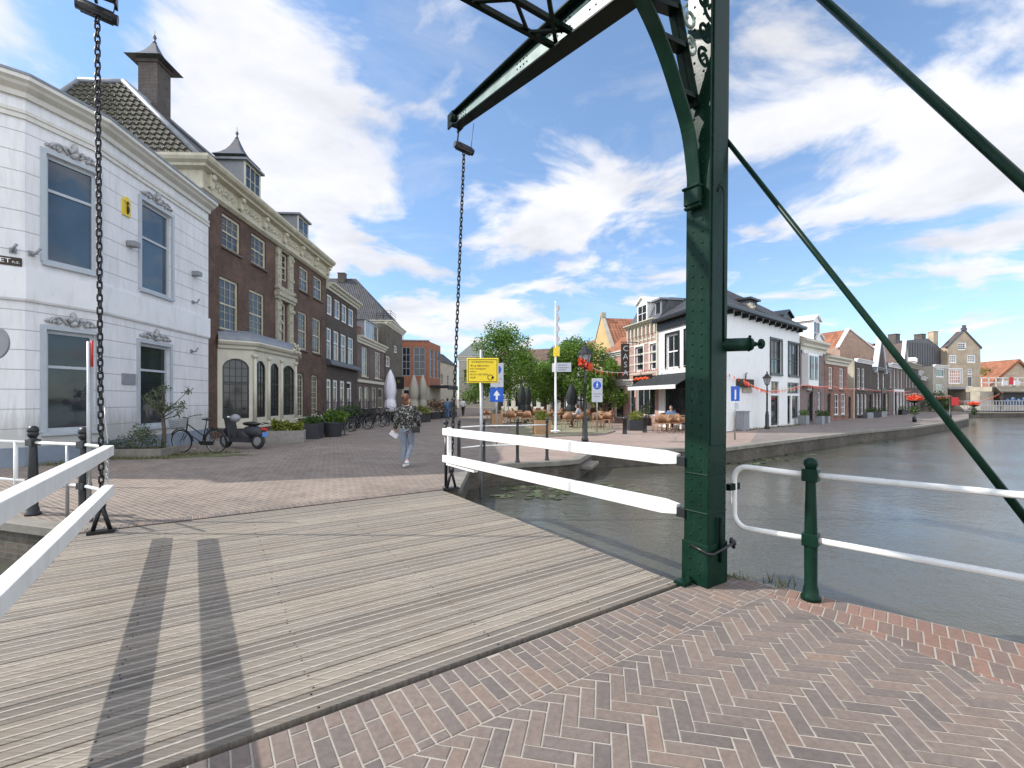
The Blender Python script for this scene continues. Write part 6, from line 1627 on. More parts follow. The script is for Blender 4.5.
tr = [(499, 34.0, 7.0, 4.6, 'tallest plaza tree with an open airy top behind the yellow sign', 9000),
      (521, 39.0, 5.6, 5.0, 'broad low plaza tree right behind the tall airy one', 7000),
      (545, 42.0, 5.0, 4.4, 'rounded plaza tree left of the white flagpole', 6000),
      (562, 36.0, 5.6, 3.6, 'narrow plaza tree just behind the white flagpole', 6500),
      (584, 33.0, 6.0, 4.4, 'dense plaza tree directly behind the near street lamp', 8500),
      (606, 30.5, 4.3, 3.0, 'low plaza tree reaching toward the ochre gable', 5000),
      (481, 46.0, 5.0, 4.6, 'plaza tree at the left end behind the blue arrow sign', 5000),
      (553, 50.0, 5.6, 6.0, 'furthest plaza tree seen between the flagpole and the cream row', 5000)]
for i, (px, d, h, cw, lab, n) in enumerate(tr):
    p = at(px, 399, d); make_tree('plaza_tree', lab, (p.x, d, 0), h, cw*1.18, int(n*1.15), seed=20 + i, group=TG, base=.24, size=.17 * (d/34)**.5)
p = at(985, 399, 82); make_tree('tree', 'bright green round tree between the tan gable and the orange roof', (p.x, 82, 0), 7.2, 7.5, 3500, seed=44, size=.4, base=.2)
random.seed(99)
def shrub(name, label, cat, loc, blobs, n, size, leaf, group=None, extra=None):
    t = thing(name, label, cat, loc, group); L0 = Vector(loc); l_ = MB()
    leaf_cloud(l_, [(L0 + Vector(b[0]), b[1], b[2] if len(b) > 2 else (1,1,1)) for b in blobs], n, size); l_.build('foliage', M[leaf], t, uv=False)
    if extra: extra(t, L0)
    return t
# ivy on the end house
p = at(936, 399, 58); shrub('ivy', 'dark ivy hedge climbing the wall at the end of the canal row', 'hedge', (p.x - .3, 57.2, 0), [((-.8, 0, 1.1), 1.2, (1, .6, 1)), ((.6, .3, 1.0), 1.2, (1, .6, 1.1)), ((1.6, .9, .8), 1.0), ((-.1, .2, 1.9), .8)], 2600, .2, 'leafdark')
# stone bed with olive tree in front of the corner house
bd = Vector((-10.45, 12.75, 0))
bed = thing('planter_bed', 'low mossy stone planter bed overgrown with weeds against the white house', 'planter', bd)
g = MB(); F = frame(bd, Vector((1.0, .10, 0)))
for lo, hi in (((-.85, -.42, 0), (.85, -.32, .24)), ((-.85, .32, 0), (.85, .42, .24)), ((-.85, -.315, 0), (-.75, .315, .24)), ((.75, -.315, 0), (.85, .315, .24))): g.box(lo, hi, F)
g.build('stone_edge', M['stone'], bed, bevel=.01); g = MB(); g.box((-.74, -.31, 0), (.74, .31, .19), F); g.build('soil', M['soil'], bed)
shrub('shrub', 'thin leaved grey green bush filling the stone bed', 'shrub', (bd.x, bd.y, .19), [((-.35, 0, .12), .34), ((.15, -.05, .25), .38), ((.05, .0, .5), .28), ((.55, 0, .10), .26), ((-.7, 0, .1), .2), ((.3, -.1, .35), .25)], 1900, .055, 'leafolive')
tl = thing('olive_tree', 'young olive tree with a thin bare trunk in the stone bed', 'tree', (bd.x + .62, bd.y + .1, .19)); L0 = Vector(tl.location)
g = MB(); g.tube([L0, L0 + Vector((.03, 0, .5)), L0 + Vector((-.03, .02, .95)), L0 + Vector((.05, 0, 1.4))], [.06, .05, .04, .02], 8)
bl = []
for i in range(16):
    a = random.uniform(0, 6.28); r_ = random.uniform(.15, .62); c = L0 + Vector((r_*math.cos(a)*1.15, r_*math.sin(a), random.uniform(.95, 1.85))); bl.append((c, random.uniform(.10, .19)))
    g.tube([L0 + Vector((0, 0, random.uniform(.8, 1.1))), c], [.018, .006], 5)
g.build('trunk', M['bark'], tl); l_ = MB(); leaf_cloud(l_, bl, 900, .06); l_.build('crown', M['leafolive'], tl, uv=False)
def weeds(name, pts, n, size, leaf='grassy', spread=.3, kind='stuff'):
    g = MB()
    for _ in range(n):
        c = Vector(random.choice(pts)) + Vector((random.gauss(0, spread), random.gauss(0, spread*.45), 0)); c.z = max(0, Vector(random.choice(pts)).z)
        h = size * random.uniform(.4, 1.2); a = random.uniform(0, 6.28); d = Vector((math.cos(a), math.sin(a), 0)); ln = Vector((random.gauss(0, .4), random.gauss(0, .4), 0))*h
        g.add([c - d*h*.09, c + d*h*.09, c + ln + Vector((0, 0, h))], [(0,1,2)], 0, False, random.uniform(.2, .9))
    return tag(g.build(name, M[leaf], None, uv=False), kind='stuff')
weeds('weed_tufts', [(-11.0, 12.2, 0), (-10.5, 12.15, 0), (-9.6, 12.3, 0), (-9.4, 12.9, 0), (-9.0, 13.1, 0), (-8.5, 13.5, 0), (-11.3, 11.6, 0), (-11.1, 11.1, 0)], 1500, .10, spread=.3)
weeds('weed_tufts', [(1.95, 4.12, 0), (2.05, 4.02, 0), (2.0, 4.08, 0)], 90, .045, spread=.05)
weeds('weed_tufts', [(2.3, 3.87, 0), (2.2, 3.95, 0)], 26, .10, spread=.06)
weeds('weed_tufts', [(11.5 + i*.9, 22.9 + i*.74, 0) for i in range(8)], 700, .12, spread=.25)
# creeping moss at wall foot
g = MB(); F = frame((-9.3, 12.6, .005), (1, .25, 0)); pts = []
for i in range(28): a = 2*math.pi*i/28; r_ = 1 + .25*math.sin(i*2.7) + .15*math.sin(i*5.1); pts.append(F @ Vector((1.9*r_*math.cos(a), .34*r_*math.sin(a), 0)))
g.poly(pts); tag(g.build('moss_patch', M['moss']), kind='structure')
# water lilies
g = MB()
def pads(c0, n, sx, sy, rmin=.05, rmax=.11):
    for _ in range(n):
        c = Vector((c0[0] + random.gauss(0, sx), c0[1] + random.gauss(0, sy), ZW + random.uniform(.008, .02))); r_ = random.uniform(rmin, rmax); a0 = random.uniform(0, 6.28); k = 12
        tl_ = Vector((random.uniform(-.04, .04), random.uniform(-.04, .04)))
        ring = [c + Vector((r_*math.cos(a0 + .25 + 5.8*i/k), r_*math.sin(a0 + .25 + 5.8*i/k), (math.cos(a0+6*i/k)*tl_.x + math.sin(a0+6*i/k)*tl_.y)*.3)) for i in range(k+1)]
        g.add([c] + ring, [(0, i+1, i+2) for i in range(k)], 0, False, random.uniform(.3, .9))
pads((.15, 10.7), 16, .38, .3); pads((1.3, 10.9), 14, .4, .3); pads((.75, 10.1), 18, .3, .22); pads((2.2, 10.9), 10, .4, .3); pads((-.4, 9.8), 6, .25, .2)
pads((7.7, 15.0), 24, .5, .22); pads((9.0, 16.0), 22, .5, .3); pads((10.5, 17.0), 12, .6, .3); pads((18, 22.6), 10, 1, .2)
tag(g.build('water_lily_pads', M['leafolive'], uv=False), kind='stuff')

# ---------------------------------------------------------------- lamps, signs, poles
def lantern(parent, c, s=1.0):
    g = MB()
    g.lathe([(.0, 0), (.035*s, 0), (.05*s, .05*s), (.09*s, .09*s), (.13*s, .12*s)], c, 12)
    for k in range(6):
        a = math.pi/3*k; r0, r1 = .13*s, .235*s
        g.tube([c + Vector((r0*math.cos(a), r0*math.sin(a), .12*s)), c + Vector((r1*math.cos(a), r1*math.sin(a), .52*s))], .011*s, 5)
    g.torus(c + Z(.52*s), .235*s, .016*s, None, 6 if 0 else 12, 6)
    g.lathe([(.27*s, .52*s), (.27*s, .55*s), (.17*s, .66*s), (.12*s, .70*s), (.11*s, .74*s), (.05*s, .80*s), (.03*s, .84*s), (.05*s, .88*s), (.02*s, .94*s), (0, .97*s)], c, 6, smooth=False)
    o = g.build('lantern', M['black'], parent)
    p = MB(); p.lathe([(.12*s, .125*s), (.225*s, .515*s)], c, 6, smooth=False); p.build('lamp_glass', LG, o); return o
t = NT('frosted_lamp_glass'); LG = t.set((.45, .47, .47), .2, 0, .8); t.b.inputs['Transmission Weight'].default_value = .45
def street_lamp(x, y, h, label, s=1.0, group='black lantern street lamps'):
    t = thing('street_lamp', label, 'street lamp', (x, y, 0), group); b = Vector((x, y, 0)); hp = h - .97*s
    g = MB(); g.lathe([(.13, 0), (.13, .12), (.10, .16), (.095, .75), (.075, .82), (.08, .88), (.05, .95), (.042, hp*.8), (.06, hp*.8+.03), (.04, hp*.8+.07), (.036, hp), (.036, hp + .02)], b, 14)
    g.tube([b + Vector((-.22, 0, hp - .25)), b + Vector((.22, 0, hp - .25))], .012, 5); g.build('post', M['black'], t)
    lantern(t, b + Z(hp), s); return t
L1 = gnd(585, 441.7); street_lamp(L1.x, L1.y, 3.78, 'nearest black lantern lamp post standing at the terrace kerb', 1.12)
L2 = Vector((13.62, 24.35, 0)); street_lamp(L2.x, L2.y, 3.1, 'black lantern lamp post against the white side wall of the cafe', .85)
# flower-basket posts on the quay
def basket_post(px, d, h, label, red=True):
    p = at(px, 399, d); b = Vector((p.x, d, 0)); t = thing('flower_post', label, 'flower post', b, 'posts with flower baskets on the quay')
    g = MB(); g.lathe([(.12, 0), (.12, .3), (.07, .36), (.05, h)], b, 10); g.build('post', M['black'], t)
    if red:
        g = MB(); g.lathe([(.06, h), (.42, h+.16), (.46, h+.2)], b, 12); o = g.build('basket', M['black'], t)
        l_ = MB(); leaf_cloud(l_, [(b + Z(h+.32), .45, (1,1,.5))], 420, .13); l_.build('flowers', M['flower'], o, uv=False)
        l_ = MB(); leaf_cloud(l_, [(b + Z(h-.45), .28, (1,1,1.3))], 260, .13); l_.build('foliage', M['leafdark'], o, uv=False)
    return b
basket_post(914.5, 31.5, 1.30, 'quay post carrying a round basket of orange red flowers'); 
b2_ = basket_post(950, 38.5, 1.95, 'dark quay post with a folded red cloth below its top', False)
g = MB(); g.box((b2_.x + .06, b2_.y - .12, 1.05), (b2_.x + .62, b2_.y + .1, 1.75)); tag(g.build('red_cloth', M['red']), 'dark red cloth panel hung on the dark quay post', 'cloth')
basket_post(974, 46.0, .8, 'quay post with an empty dark bowl near the passage', True)
# flag pole
fp = gnd(555.5, 433.5); t = thing('flagpole', 'tall thin white flagpole on the terrace with a limp ribbon flag', 'flagpole', fp)
g = MB(); g.lathe([(.16, 0), (.14, .05), (.055, .09), (.05, 2.5), (.035, 5.8), (.03, 6.05), (.045, 6.1), (0, 6.15)], fp, 12); g.build('pole', M['bright_white'], t)
g = MB(); g.torus(fp + Z(.12), .20, .035, None, 20, 8); g.build('base_ring', M['bright_white'], t)
g = MB()
vs = []
for i in range(24):
    z = 5.95 - i*.10; w1 = .09 + .05*math.sin(i*1.3); vs += [fp + Vector((.03, -.02, z)), fp + Vector((.06 + w1, .03*math.sin(i), z)), fp + Vector((.05 + w1*.5, -.06, z))]
fs = []
for i in range(23): fs += [(i*3, i*3+1, i*3+4, i*3+3), (i*3+1, i*3+2, i*3+5, i*3+4)]
g.add(vs, fs, 0, True); g.build('flag', M['whitecloth'], t)
g = MB(); g.add([fp + Vector((.03,-.05,4.1)), fp + Vector((.20,-.04,4.0)), fp + Vector((.18,-.03,3.55)), fp + Vector((.02,-.05,3.62))], [(0,1,2,3)]); g.add([fp + Vector((-.10,-.06,3.95)), fp + Vector((.02,-.05,4.0)), fp + Vector((.01,-.05,3.5)), fp + Vector((-.12,-.06,3.6))], [(0,1,2,3)]); g.build('ribbon', M['yellow'], t)
g = MB(); g.box((fp.x-.16, fp.y-.08, 2.85), (fp.x-.05, fp.y-.04, 3.25)); g.build('bracket', M['bright_white'], t)
g = MB(); g.box((fp.x+.03, fp.y-.06, 2.86), (fp.x+.72, fp.y-.03, 3.28)); o = g.build('direction_board', M['signgrey'], t)
for k, (z, w_) in enumerate(((3.17, .42), (3.05, .5), (2.95, .36))): g = MB(); g.box((fp.x+.12, fp.y-.067, z-.018), (fp.x+.12+w_, fp.y-.061, z+.018)); g.build('lettering', M['grey'], o)
# yellow notice sign
ys = Vector((-.66, 9.75, 0)); t = thing('notice_sign', 'yellow notice board on a galvanised pole beside the far end of the deck', 'sign', (ys.x, ys.y, ZW))
g = MB(); g.cyl(ys + Z(ZW - .2), ys + Z(2.65), .032, .032, 10); g.build('pole', M['steel'], t)
g = MB(); g.box((ys.x-.30, ys.y-.055, 1.94), (ys.x+.37, ys.y-.035, 2.47)); sp = g.build('sign_panel', M['yellow'], t, bevel=.01)
g = MB()
for lo, hi in (((-.275, 1.965), (.345, 1.975)), ((-.275, 2.435), (.345, 2.445)), ((-.275, 1.976), (-.265, 2.434)), ((.335, 1.976), (.345, 2.434))): g.box((ys.x+lo[0], ys.y-.059, lo[1]), (ys.x+hi[0], ys.y-.054, hi[1]))
g.build('border_line', M['ink'], sp)
for txt, z, w_, x0, sz in (('STREMMING', 2.385, .46, -.20, .055), ('Brug afgesloten', 2.31, .38, -.22, .05), ('voor doorgaand', 2.245, .34, -.235, .05), ('verkeer', 2.185, .13, -.235, .05), ('M.U.V. FIETSERS', 2.12, .38, -.235, .05), ('18.00', 2.055, .11, -.235, .05)):
    text_mesh(txt, sz, 'lettering', M['ink'], textframe((ys.x + x0, ys.y-.057, z), (1,0,0), (0,-1,0)), sp, .001, 'LEFT', w_)
g = MB(); g.torus((ys.x+.20, ys.y-.058, 2.06), .055, .006, Matrix.Rotation(R(90), 3, 'X'), 20, 6); g.cyl((ys.x+.25, ys.y-.06, 2.055), (ys.x+.25, ys.y-.055, 2.055), .028, .028, 10); g.build('emblem', M['ink'], sp)
# blue arrow sign
bs = Vector((-.53, 15.6, 0)); t = thing('road_sign', 'blue square sign with white upward arrow under a pale plate behind the yellow board', 'sign', bs)
g = MB(); g.cyl(bs, bs + Z(2.9), .03, .03, 8); g.build('pole', M['steel'], t)
g = MB(); g.box((bs.x-.22, bs.y-.05, 1.50), (bs.x+.24, bs.y-.03, 1.98)); o = g.build('sign_panel', M['signblue'], t, bevel=.01)
g = MB(); X0, Y0 = bs.x + .01, bs.y - .053; g.add([(X0-.035, Y0, 1.57), (X0+.035, Y0, 1.57), (X0+.035, Y0, 1.72), (X0+.12, Y0, 1.72), (X0, Y0, 1.90), (X0-.12, Y0, 1.72), (X0-.035, Y0, 1.72)], [(0,1,2,6), (5,3,4)]); g.build('arrow', M['bright_white'], o)
g = MB(); g.box((bs.x-.20, bs.y-.05, 2.0), (bs.x+.24, bs.y-.03, 2.82)); o = g.build('sign_panel', M['signgrey'], t, bevel=.01)
g = MB(); g.cyl((bs.x+.02, bs.y-.056, 2.60), (bs.x+.02, bs.y-.051, 2.60), .15, .15, 20); g.build('disc', M['signblue'], o)
g = MB(); g.box((bs.x-.14, bs.y-.054, 2.28), (bs.x+.18, bs.y-.051, 2.30)); g.box((bs.x-.14, bs.y-.054, 2.15), (bs.x+.12, bs.y-.051, 2.17)); g.build('lettering', M['grey'], o)
# pedestrian sign
ps = Vector((3.97, 21.3, 0)); t = thing('road_sign', 'pale plate with a blue pedestrian disc on a thin pole by the wicker chairs', 'sign', ps)
g = MB(); g.cyl(ps, ps + Z(2.55), .03, .03, 8); g.build('pole', M['steel'], t)
g = MB(); g.box((ps.x-.25, ps.y-.05, 1.45), (ps.x+.25, ps.y-.03, 2.56)); o = g.build('sign_panel', M['signgrey'], t, bevel=.01)
g = MB(); g.cyl((ps.x, ps.y-.056, 2.24), (ps.x, ps.y-.051, 2.24), .19, .19, 24); o2 = g.build('disc', M['signblue'], o)
g = MB(); yq = ps.y - .060; g.ball((ps.x, yq, 2.35), .026, 0, 8, (1, .2, 1)); g.tube([(ps.x, yq, 2.32), (ps.x, yq, 2.22), (ps.x-.05, yq, 2.13)], .016, 5); g.tube([(ps.x, yq, 2.22), (ps.x+.05, yq, 2.12)], .014, 5); g.tube([(ps.x, yq, 2.29), (ps.x+.055, yq, 2.25)], .011, 5); g.tube([(ps.x, yq, 2.29), (ps.x-.05, yq, 2.24)], .011, 5); g.build('pedestrian_symbol', M['bright_white'], o)
g = MB(); g.box((ps.x-.17, ps.y-.054, 1.82), (ps.x+.17, ps.y-.051, 1.85)); g.box((ps.x-.17, ps.y-.054, 1.70), (ps.x+.12, ps.y-.051, 1.73)); g.build('lettering', M['grey'], o)
# one way sign on the quay
q = Vector((8.72, 17.85, 0)); t = thing('road_sign', 'upright blue sign with a white vertical bar on the canal quay', 'sign', q)
g = MB(); g.cyl(q, q + Z(2.2), .032, .032, 8); g.build('pole', M['steel'], t)
g = MB(); g.box((q.x-.17, q.y-.05, 1.52), (q.x+.17, q.y-.03, 2.10)); o = g.build('sign_panel', M['signblue'], t, bevel=.01)
g = MB(); g.box((q.x-.03, q.y-.055, 1.58), (q.x+.03, q.y-.051, 1.98)); g.build('white_bar', M['bright_white'], o)
g = MB(); g.ball((q.x, q.y-.05, 1.98), .035, 0, 8, (1, .3, 1)); g.build('red_dot', M['red'], o)
g = MB(); g.box((q.x-.05, q.y-.06, 1.2), (q.x+.12, q.y-.03, 1.45)); g.build('sticker_plate', M['signgrey'], t)
# round sign seen at the left picture edge and the barrier mast
q = Vector((-9.62, 8.3, 0)); t = thing('road_sign', 'back of a grey round sign in front of the white house', 'sign', q)
g = MB(); g.cyl(q, q + Z(2.7), .03, .03, 8); g.build('pole', M['steel'], t); g = MB(); g.cyl(q + Vector((.18, -.02, 2.62)), q + Vector((.18, .0, 2.62)), .31, .31, 28); g.torus(q + Vector((.18, -.02, 2.62)), .30, .018, Matrix.Rotation(R(90), 3, 'X'), 28, 6); g.build('disc', M['grey'], t)
q = Vector((-5.52, 5.95, 0)); t = thing('barrier_mast', 'slim grey barrier mast with a red and white tip by the left railing', 'barrier', q)
g = MB(); g.cyl(q, q + Z(2.35), .028, .022, 8); g.build('pole', M['steel'], t)
g = MB(); g.cyl(q + Vector((.04, 0, 2.02)), q + Vector((.04, 0, 2.36)), .014, .014, 8); g.build('red_tip', M['red'], t)
g = MB(); g.cyl(q + Vector((-.38, .1, 0)), q + Vector((-.38, .1, .98)), .02, .02, 7); tag(g.build('steel_stake', M['steel']), 'short plain steel stake between the two black ball posts', 'post')
# distant red round signs
for px, py, d, lab in ((504, 388, 40, 'lower red round sign at the end of the square'), (508.5, 383, 42, 'higher red round sign at the end of the square')):
    p = at(px, py, d); t = thing('road_sign', lab, 'sign', (p.x, d, 0), 'red signs at the end of the square')
    g = MB(); g.cyl((p.x, d, 0), (p.x, d, p.z), .035, .035, 6); g.build('pole', M['steel'], t); g = MB(); g.cyl((p.x, d-.06, p.z), (p.x, d-.03, p.z), .32, .32, 18); g.build('disc', M['red'], t)
    g = MB(); g.box((p.x-.2, d-.07, p.z-.05), (p.x+.2, d-.061, p.z+.05)); g.build('white_bar', M['bright_white'], t)
# bollards
for k, (px, py) in enumerate(((624.8, 434.2), (644.8, 432.6))):
    b = gnd(px, py); t = thing('bollard', ['dark brown bollard nearer the terrace kerb', 'dark brown bollard nearer the cafe terrace'][k], 'bollard', b, 'bollards on the square')
    g = MB(); g.lathe([(.11, 0), (.10, .02), (.095, .66), (.115, .67), (.115, .73), (.09, .78), (.05, .81), (0, .82)], b, 12); g.build('post', M['darkgreen'] if 0 else M['black'], t)
# electricity cabinet by the cafe wall
q = FB.pt(FB.ux(737), .28, 0); g = MB(); F = frame(q, FB.u.to_3d()); t = thing('utility_cabinet', 'grey utility cabinet against the white cafe wall', 'cabinet', q)
g.box((-.32, -.2, 0), (.32, .2, .95), F); g.build('body', M['grey'], t, bevel=.01); g = MB(); g.box((-.35, -.23, .951), (.35, .23, 1.0), F); g.build('lid', M['grey'], t)

# ---------------------------------------------------------------- bunting
def bunting(name, pts, label, n, size=.16, sag=.12):
    t = thing(name, label, 'bunting', pts[0], 'orange flag strings'); cord = MB(); fl = MB(); P = []
    for a, b in zip(pts[:-1], pts[1:]):
        L_ = (b - a).length
        for i in range(13): s_ = i/12; P.append(a.lerp(b, s_) - Z(sag * 4 * s_*(1-s_) * min(1, L_/6)))
    cord.tube(P, .008, 4); cord.build('cord', M['bright_white'], t)
    tot = len(P) - 1
    for i in range(n):
        s_ = (i + .5)/n * tot; k = int(s_); p = P[k].lerp(P[min(k+1, tot)], s_ - k); d = (P[min(k+1, tot)] - P[k]); d.normalize() if d.length else None
        sw = Vector((random.gauss(0, .25), random.gauss(0, .25), 0)) * size
        fl.add([p - d*size*.42, p + d*size*.42, p + Vector((0, 0, -size*1.15)) + sw], [(0,1,2)])
    fl.build('pennants', M['orange'], t)
Lt1 = L1 + Z(2.95); 
bunting('bunting', [Lt1, at(605, 371.5, 20), at(640, 371, 24.5) + Vector((0,0,.1)), FA.pt(.2, .3, 3.35), FA.pt(FA.L, .5, 3.4), FB.pt(FB.ux(735), .3, 2.6)], 'orange flag string from the near lamp to the cafe awning', 40, .16)
t = shrub('flower_garland', 'clump of orange cloth flowers tied below the near lantern', 'garland', (L1.x, L1.y, 2.75), [((-.05, -.05, .18), .19), ((.12, -.05, .08), .15), ((-.15, -.05, .30), .12)], 260, .13, 'flower')
bunting('bunting', [FB.pt(FB.ux(736), .35, 2.55), L2 + Z(2.05), FB.pt(FB.L-.3, .35, 2.55), Vector((*(cl(32.3) + Vector((.3, -.3))), 2.55)), Vector((*(cl(37) + Vector((.3, -.3))), 2.5)), Vector((*(cl(44) + Vector((.4, -.4))), 2.45)), Vector((*(cl(49) + Vector((.4, -.4))), 2.5))], 'long orange flag string running along the canal house fronts', 150, .17)
bunting('bunting', [Vector((*(cl(44) + Vector((.5, -.5))), 2.2)), at(914.5, 393, 31.5), at(950, 395.5, 38.5), at(968, 402, 46), at(975, 402, 52), at(1003, 392, 57)], 'orange flag string crossing the quay posts toward the far bridge', 110, .26)

# ---------------------------------------------------------------- terrace
TE = [(-.1, 19.4), (1.35, 19.2), (3.2, 19.7), (4.3, 20.7), (5.0, 22.2), (5.3, 24.0), (5.35, 27), (4.6, 36), (.3, 40), (-.1, 30)]
sheet('terrace', TE, .060, 'terrace')
g = MB(); sweep(g, [Vector(p) for p in TE[:8]], [(-.14, .064), (0, .064), (.008, .055), (.008, -.01)]); tag(g.build('kerb', M['stone']), kind='structure')
GT = 'terrace chairs on the square'
def chair_proto():
    t = thing('terrace_chair', 'x', 'chair', (0,0,0), GT)
    s = MB(); s.box((-.23, -.22, .42), (.23, .22, .46)); s.build('seat', M['wicker'], t, bevel=.012)
    s = MB(); vs = []; K = 9
    for i in range(K + 1):
        a = R(-20 + 220*i/K); x, y = .25*math.cos(a), -.0 - .22*math.sin(a)*1.05; hh = .86 if 2 < i < K-2 else .70
        vs += [Vector((x, y, .47)), Vector((x*1.06, y*1.12, hh)), Vector((x*.94, y*.94, .47)), Vector((x*1.0, y*1.05, hh))]
    fs = []
    for i in range(K):
        b = i*4; fs += [(b, b+4, b+5, b+1), (b+2, b+3, b+7, b+6), (b+1, b+5, b+7, b+3), (b, b+2, b+6, b+4)]
    s.add(vs, fs, 0, True); s.build('backrest', M['wicker'], t)
    for x in (-1, 1):
        for y in (-1, 1): s = MB(); s.tube([(x*.21, y*.20, .42), (x*.235, y*.235, 0)], .016, 6); s.build('leg', M['terrawood'], t)
    return t
chp = chair_proto()
def table_proto():
    t = thing('terrace_table', 'x', 'table', (0,0,0), 'terrace tables on the square')
    s = MB(); s.box((-.36, -.36, .72), (.36, .36, .75)); s.build('table_top', M['terrawood'], t, bevel=.01)
    s = MB(); s.cyl((0,0,.03), (0,0,.72), .03, .03, 8); s.build('leg', M['black'], t); s = MB()
    for a in (45, -45): s.box((-.28, -.03, 0), (.28, .03, .035 + a*.0001), Matrix.Rotation(R(a), 4, 'Z'))
    s.build('base', M['black'], t); return t
tbp = table_proto()
chs = [(567.5, 428.0, 20, 'wicker chair just right of the flagpole with its back to the canal', 1.0), (597.5, 429.5, 190, 'wicker chair directly right of the near lamp post', 1.0), (606.5, 428.2, 150, 'outermost wicker chair at the right tip of the main terrace', 1.0),
       (575, 426.0, 100, 'wicker chair beside the seated person in grey', 1), (601, 425.5, -20, 'wicker chair behind the two by the near lamp post', 1),
       (506, 424.0, 60, 'wicker chair below the red round signs', 1), (512, 426.0, 200, 'wicker chair between the brown bin and the first terrace table', 1), (519, 423.5, 10, 'wicker chair under the first closed dark parasol', 1), (527, 426.0, 170, 'wicker chair left of the square wooden planter', 1), (535, 421.5, -30, 'wicker chair behind the square wooden planter', 1),
       (549, 424.0, 90, 'wicker chair left of the flagpole foot', 1), (560, 421.5, 40, 'wicker chair behind the flagpole foot', 1), (587, 422.8, 0, 'wicker chair far behind the near lamp post', 1)]
first = True
for px, py, a, lab, s_ in chs:
    p = gnd(px, py, .06)
    if first: chp.location = p; chp.rotation_euler = (0, 0, R(a)); chp['label'] = lab; first = False
    else: dup(chp, p, R(a), lab)
for px, py, a, lab in ((657.5, 431.8, 80, 'leftmost wicker chair on the cafe terrace'), (663.5, 433.0, 170, 'wicker chair second from left at the cafe awning'), (669, 431.5, 10, 'wicker chair at the middle of the cafe terrace'), (674.5, 432.5, 200, 'wicker chair in front of the middle cafe table'), (681, 431.0, -80, 'wicker chair nearest the green steel post on the cafe terrace'), (660, 428.5, 20, 'wicker chair at the back left of the cafe terrace'), (676, 428.2, 0, 'wicker chair at the back right of the cafe terrace')):
    dup(chp, gnd(px, py), R(a), lab, 'cafe terrace chairs')
random.seed(5)
extra = [(487, 421.5, 'near the brown wooden box on its left side'), (500, 420.5, 'directly behind the brown wooden box'), (515, 420.0, 'in the shade just left of the paired parasols'), (539, 419.0, 'third row behind the square planter'), (546, 418.4, 'third row left of the flagpole'),
         (563, 418.6, 'third row right of the flagpole'), (582, 418.0, 'third row behind the grey shirted person'), (593, 419.5, 'second row between lamp and pedestrian sign'), (530, 417.6, 'fourth row behind the paired parasols'), (553, 416.8, 'fourth row behind the flagpole'), (569, 416.5, 'fourth row left of the big dark parasol'), (609, 424.6, 'on the right tip behind the outermost one')]
for i, (px, py, lab) in enumerate(extra): dup(chp, gnd(px, py, .06), random.uniform(0, 6.28), 'wicker chair ' + lab)
tbs = [(523.5, 425.0, 'first terrace table below the dark parasols'), (571.5, 424.0, 'terrace table in front of the seated person'), (601, 427.0, 'terrace table right of the near lamp post'), (543, 422.0, 'terrace table behind the square wooden planter'), (556, 424.5, 'terrace table by the flagpole foot'), (510, 422.5, 'terrace table below the red round signs')]
for i, (px, py, lab) in enumerate(tbs):
    p = gnd(px, py, .06)
    if i == 0: tbp.location = p; tbp['label'] = lab
    else: dup(tbp, p, R(15*i), lab)
for px, py, lab in ((666.5, 430.8, 'left cafe table under the awning'), (679, 430.0, 'right cafe table under the awning')): dup(tbp, gnd(px, py), .2, lab, 'cafe tables')
def parasol_closed(loc, h, mt, label, r=.22, group=None, pole='black'):
    t = thing('closed_parasol', label, 'parasol', loc, group); b = Vector(loc)
    g = MB(); g.cyl(b, b + Z(h*.98), .03, .025, 8); g.box((b.x-.3, b.y-.3, b.z), (b.x+.3, b.y+.3, b.z+.07)); g.build('pole', M[pole], t)
    g = MB(); n = 16; prof = [(.3, .22), (.98, .24), (.92, .34), (.80, .44), (.66, .46), (.80, .49), (.92, .62), (.86, .76), (.55, .90), (.22, .99), (.02, 1.02)]
    vs = []
    for r_, z in prof:
        for j in range(n):
            a = 2*math.pi*j/n; k = 1 + (.22 if j % 2 else -.18)*min(1, r_); vs.append(b + Vector((r*r_*k*math.cos(a), r*r_*k*math.sin(a), h*z)))
    fs = [(i*n+j, i*n+(j+1) % n, (i+1)*n+(j+1) % n, (i+1)*n+j) for i in range(len(prof)-1) for j in range(n)]
    g.add(vs, fs, 0, True); g.build('folded_canopy', M[mt], t); return t
parasol_closed(gnd(522, 423, .06), 2.5, 'darkcanvas', 'left dark closed parasol among the wicker chairs', .24, 'dark closed parasols'); parasol_closed(gnd(528, 421.5, .06), 2.45, 'darkcanvas', 'dark closed parasol right beside the left one', .22, 'dark closed parasols')
parasol_closed(gnd(571.5, 422, .06), 2.55, 'darkcanvas', 'dark closed parasol behind the seated person', .34, 'dark closed parasols')
parasol_closed((-7.9, 29.6, 0), 3.45, 'canvas', 'tall white closed parasol with a tie band on the left terrace', .36, None, 'grey')
parasol_closed((-7.1, 33, 0), 3.3, 'greycloth2' if 0 else 'greywall', 'grey closed parasol to the left of its twin beyond the white one', .34, 'grey closed parasols', 'grey'); parasol_closed((-6.75, 34.5, 0), 3.4, 'greywall', 'grey closed parasol to the right of its twin beyond the white one', .32, 'grey closed parasols', 'grey')
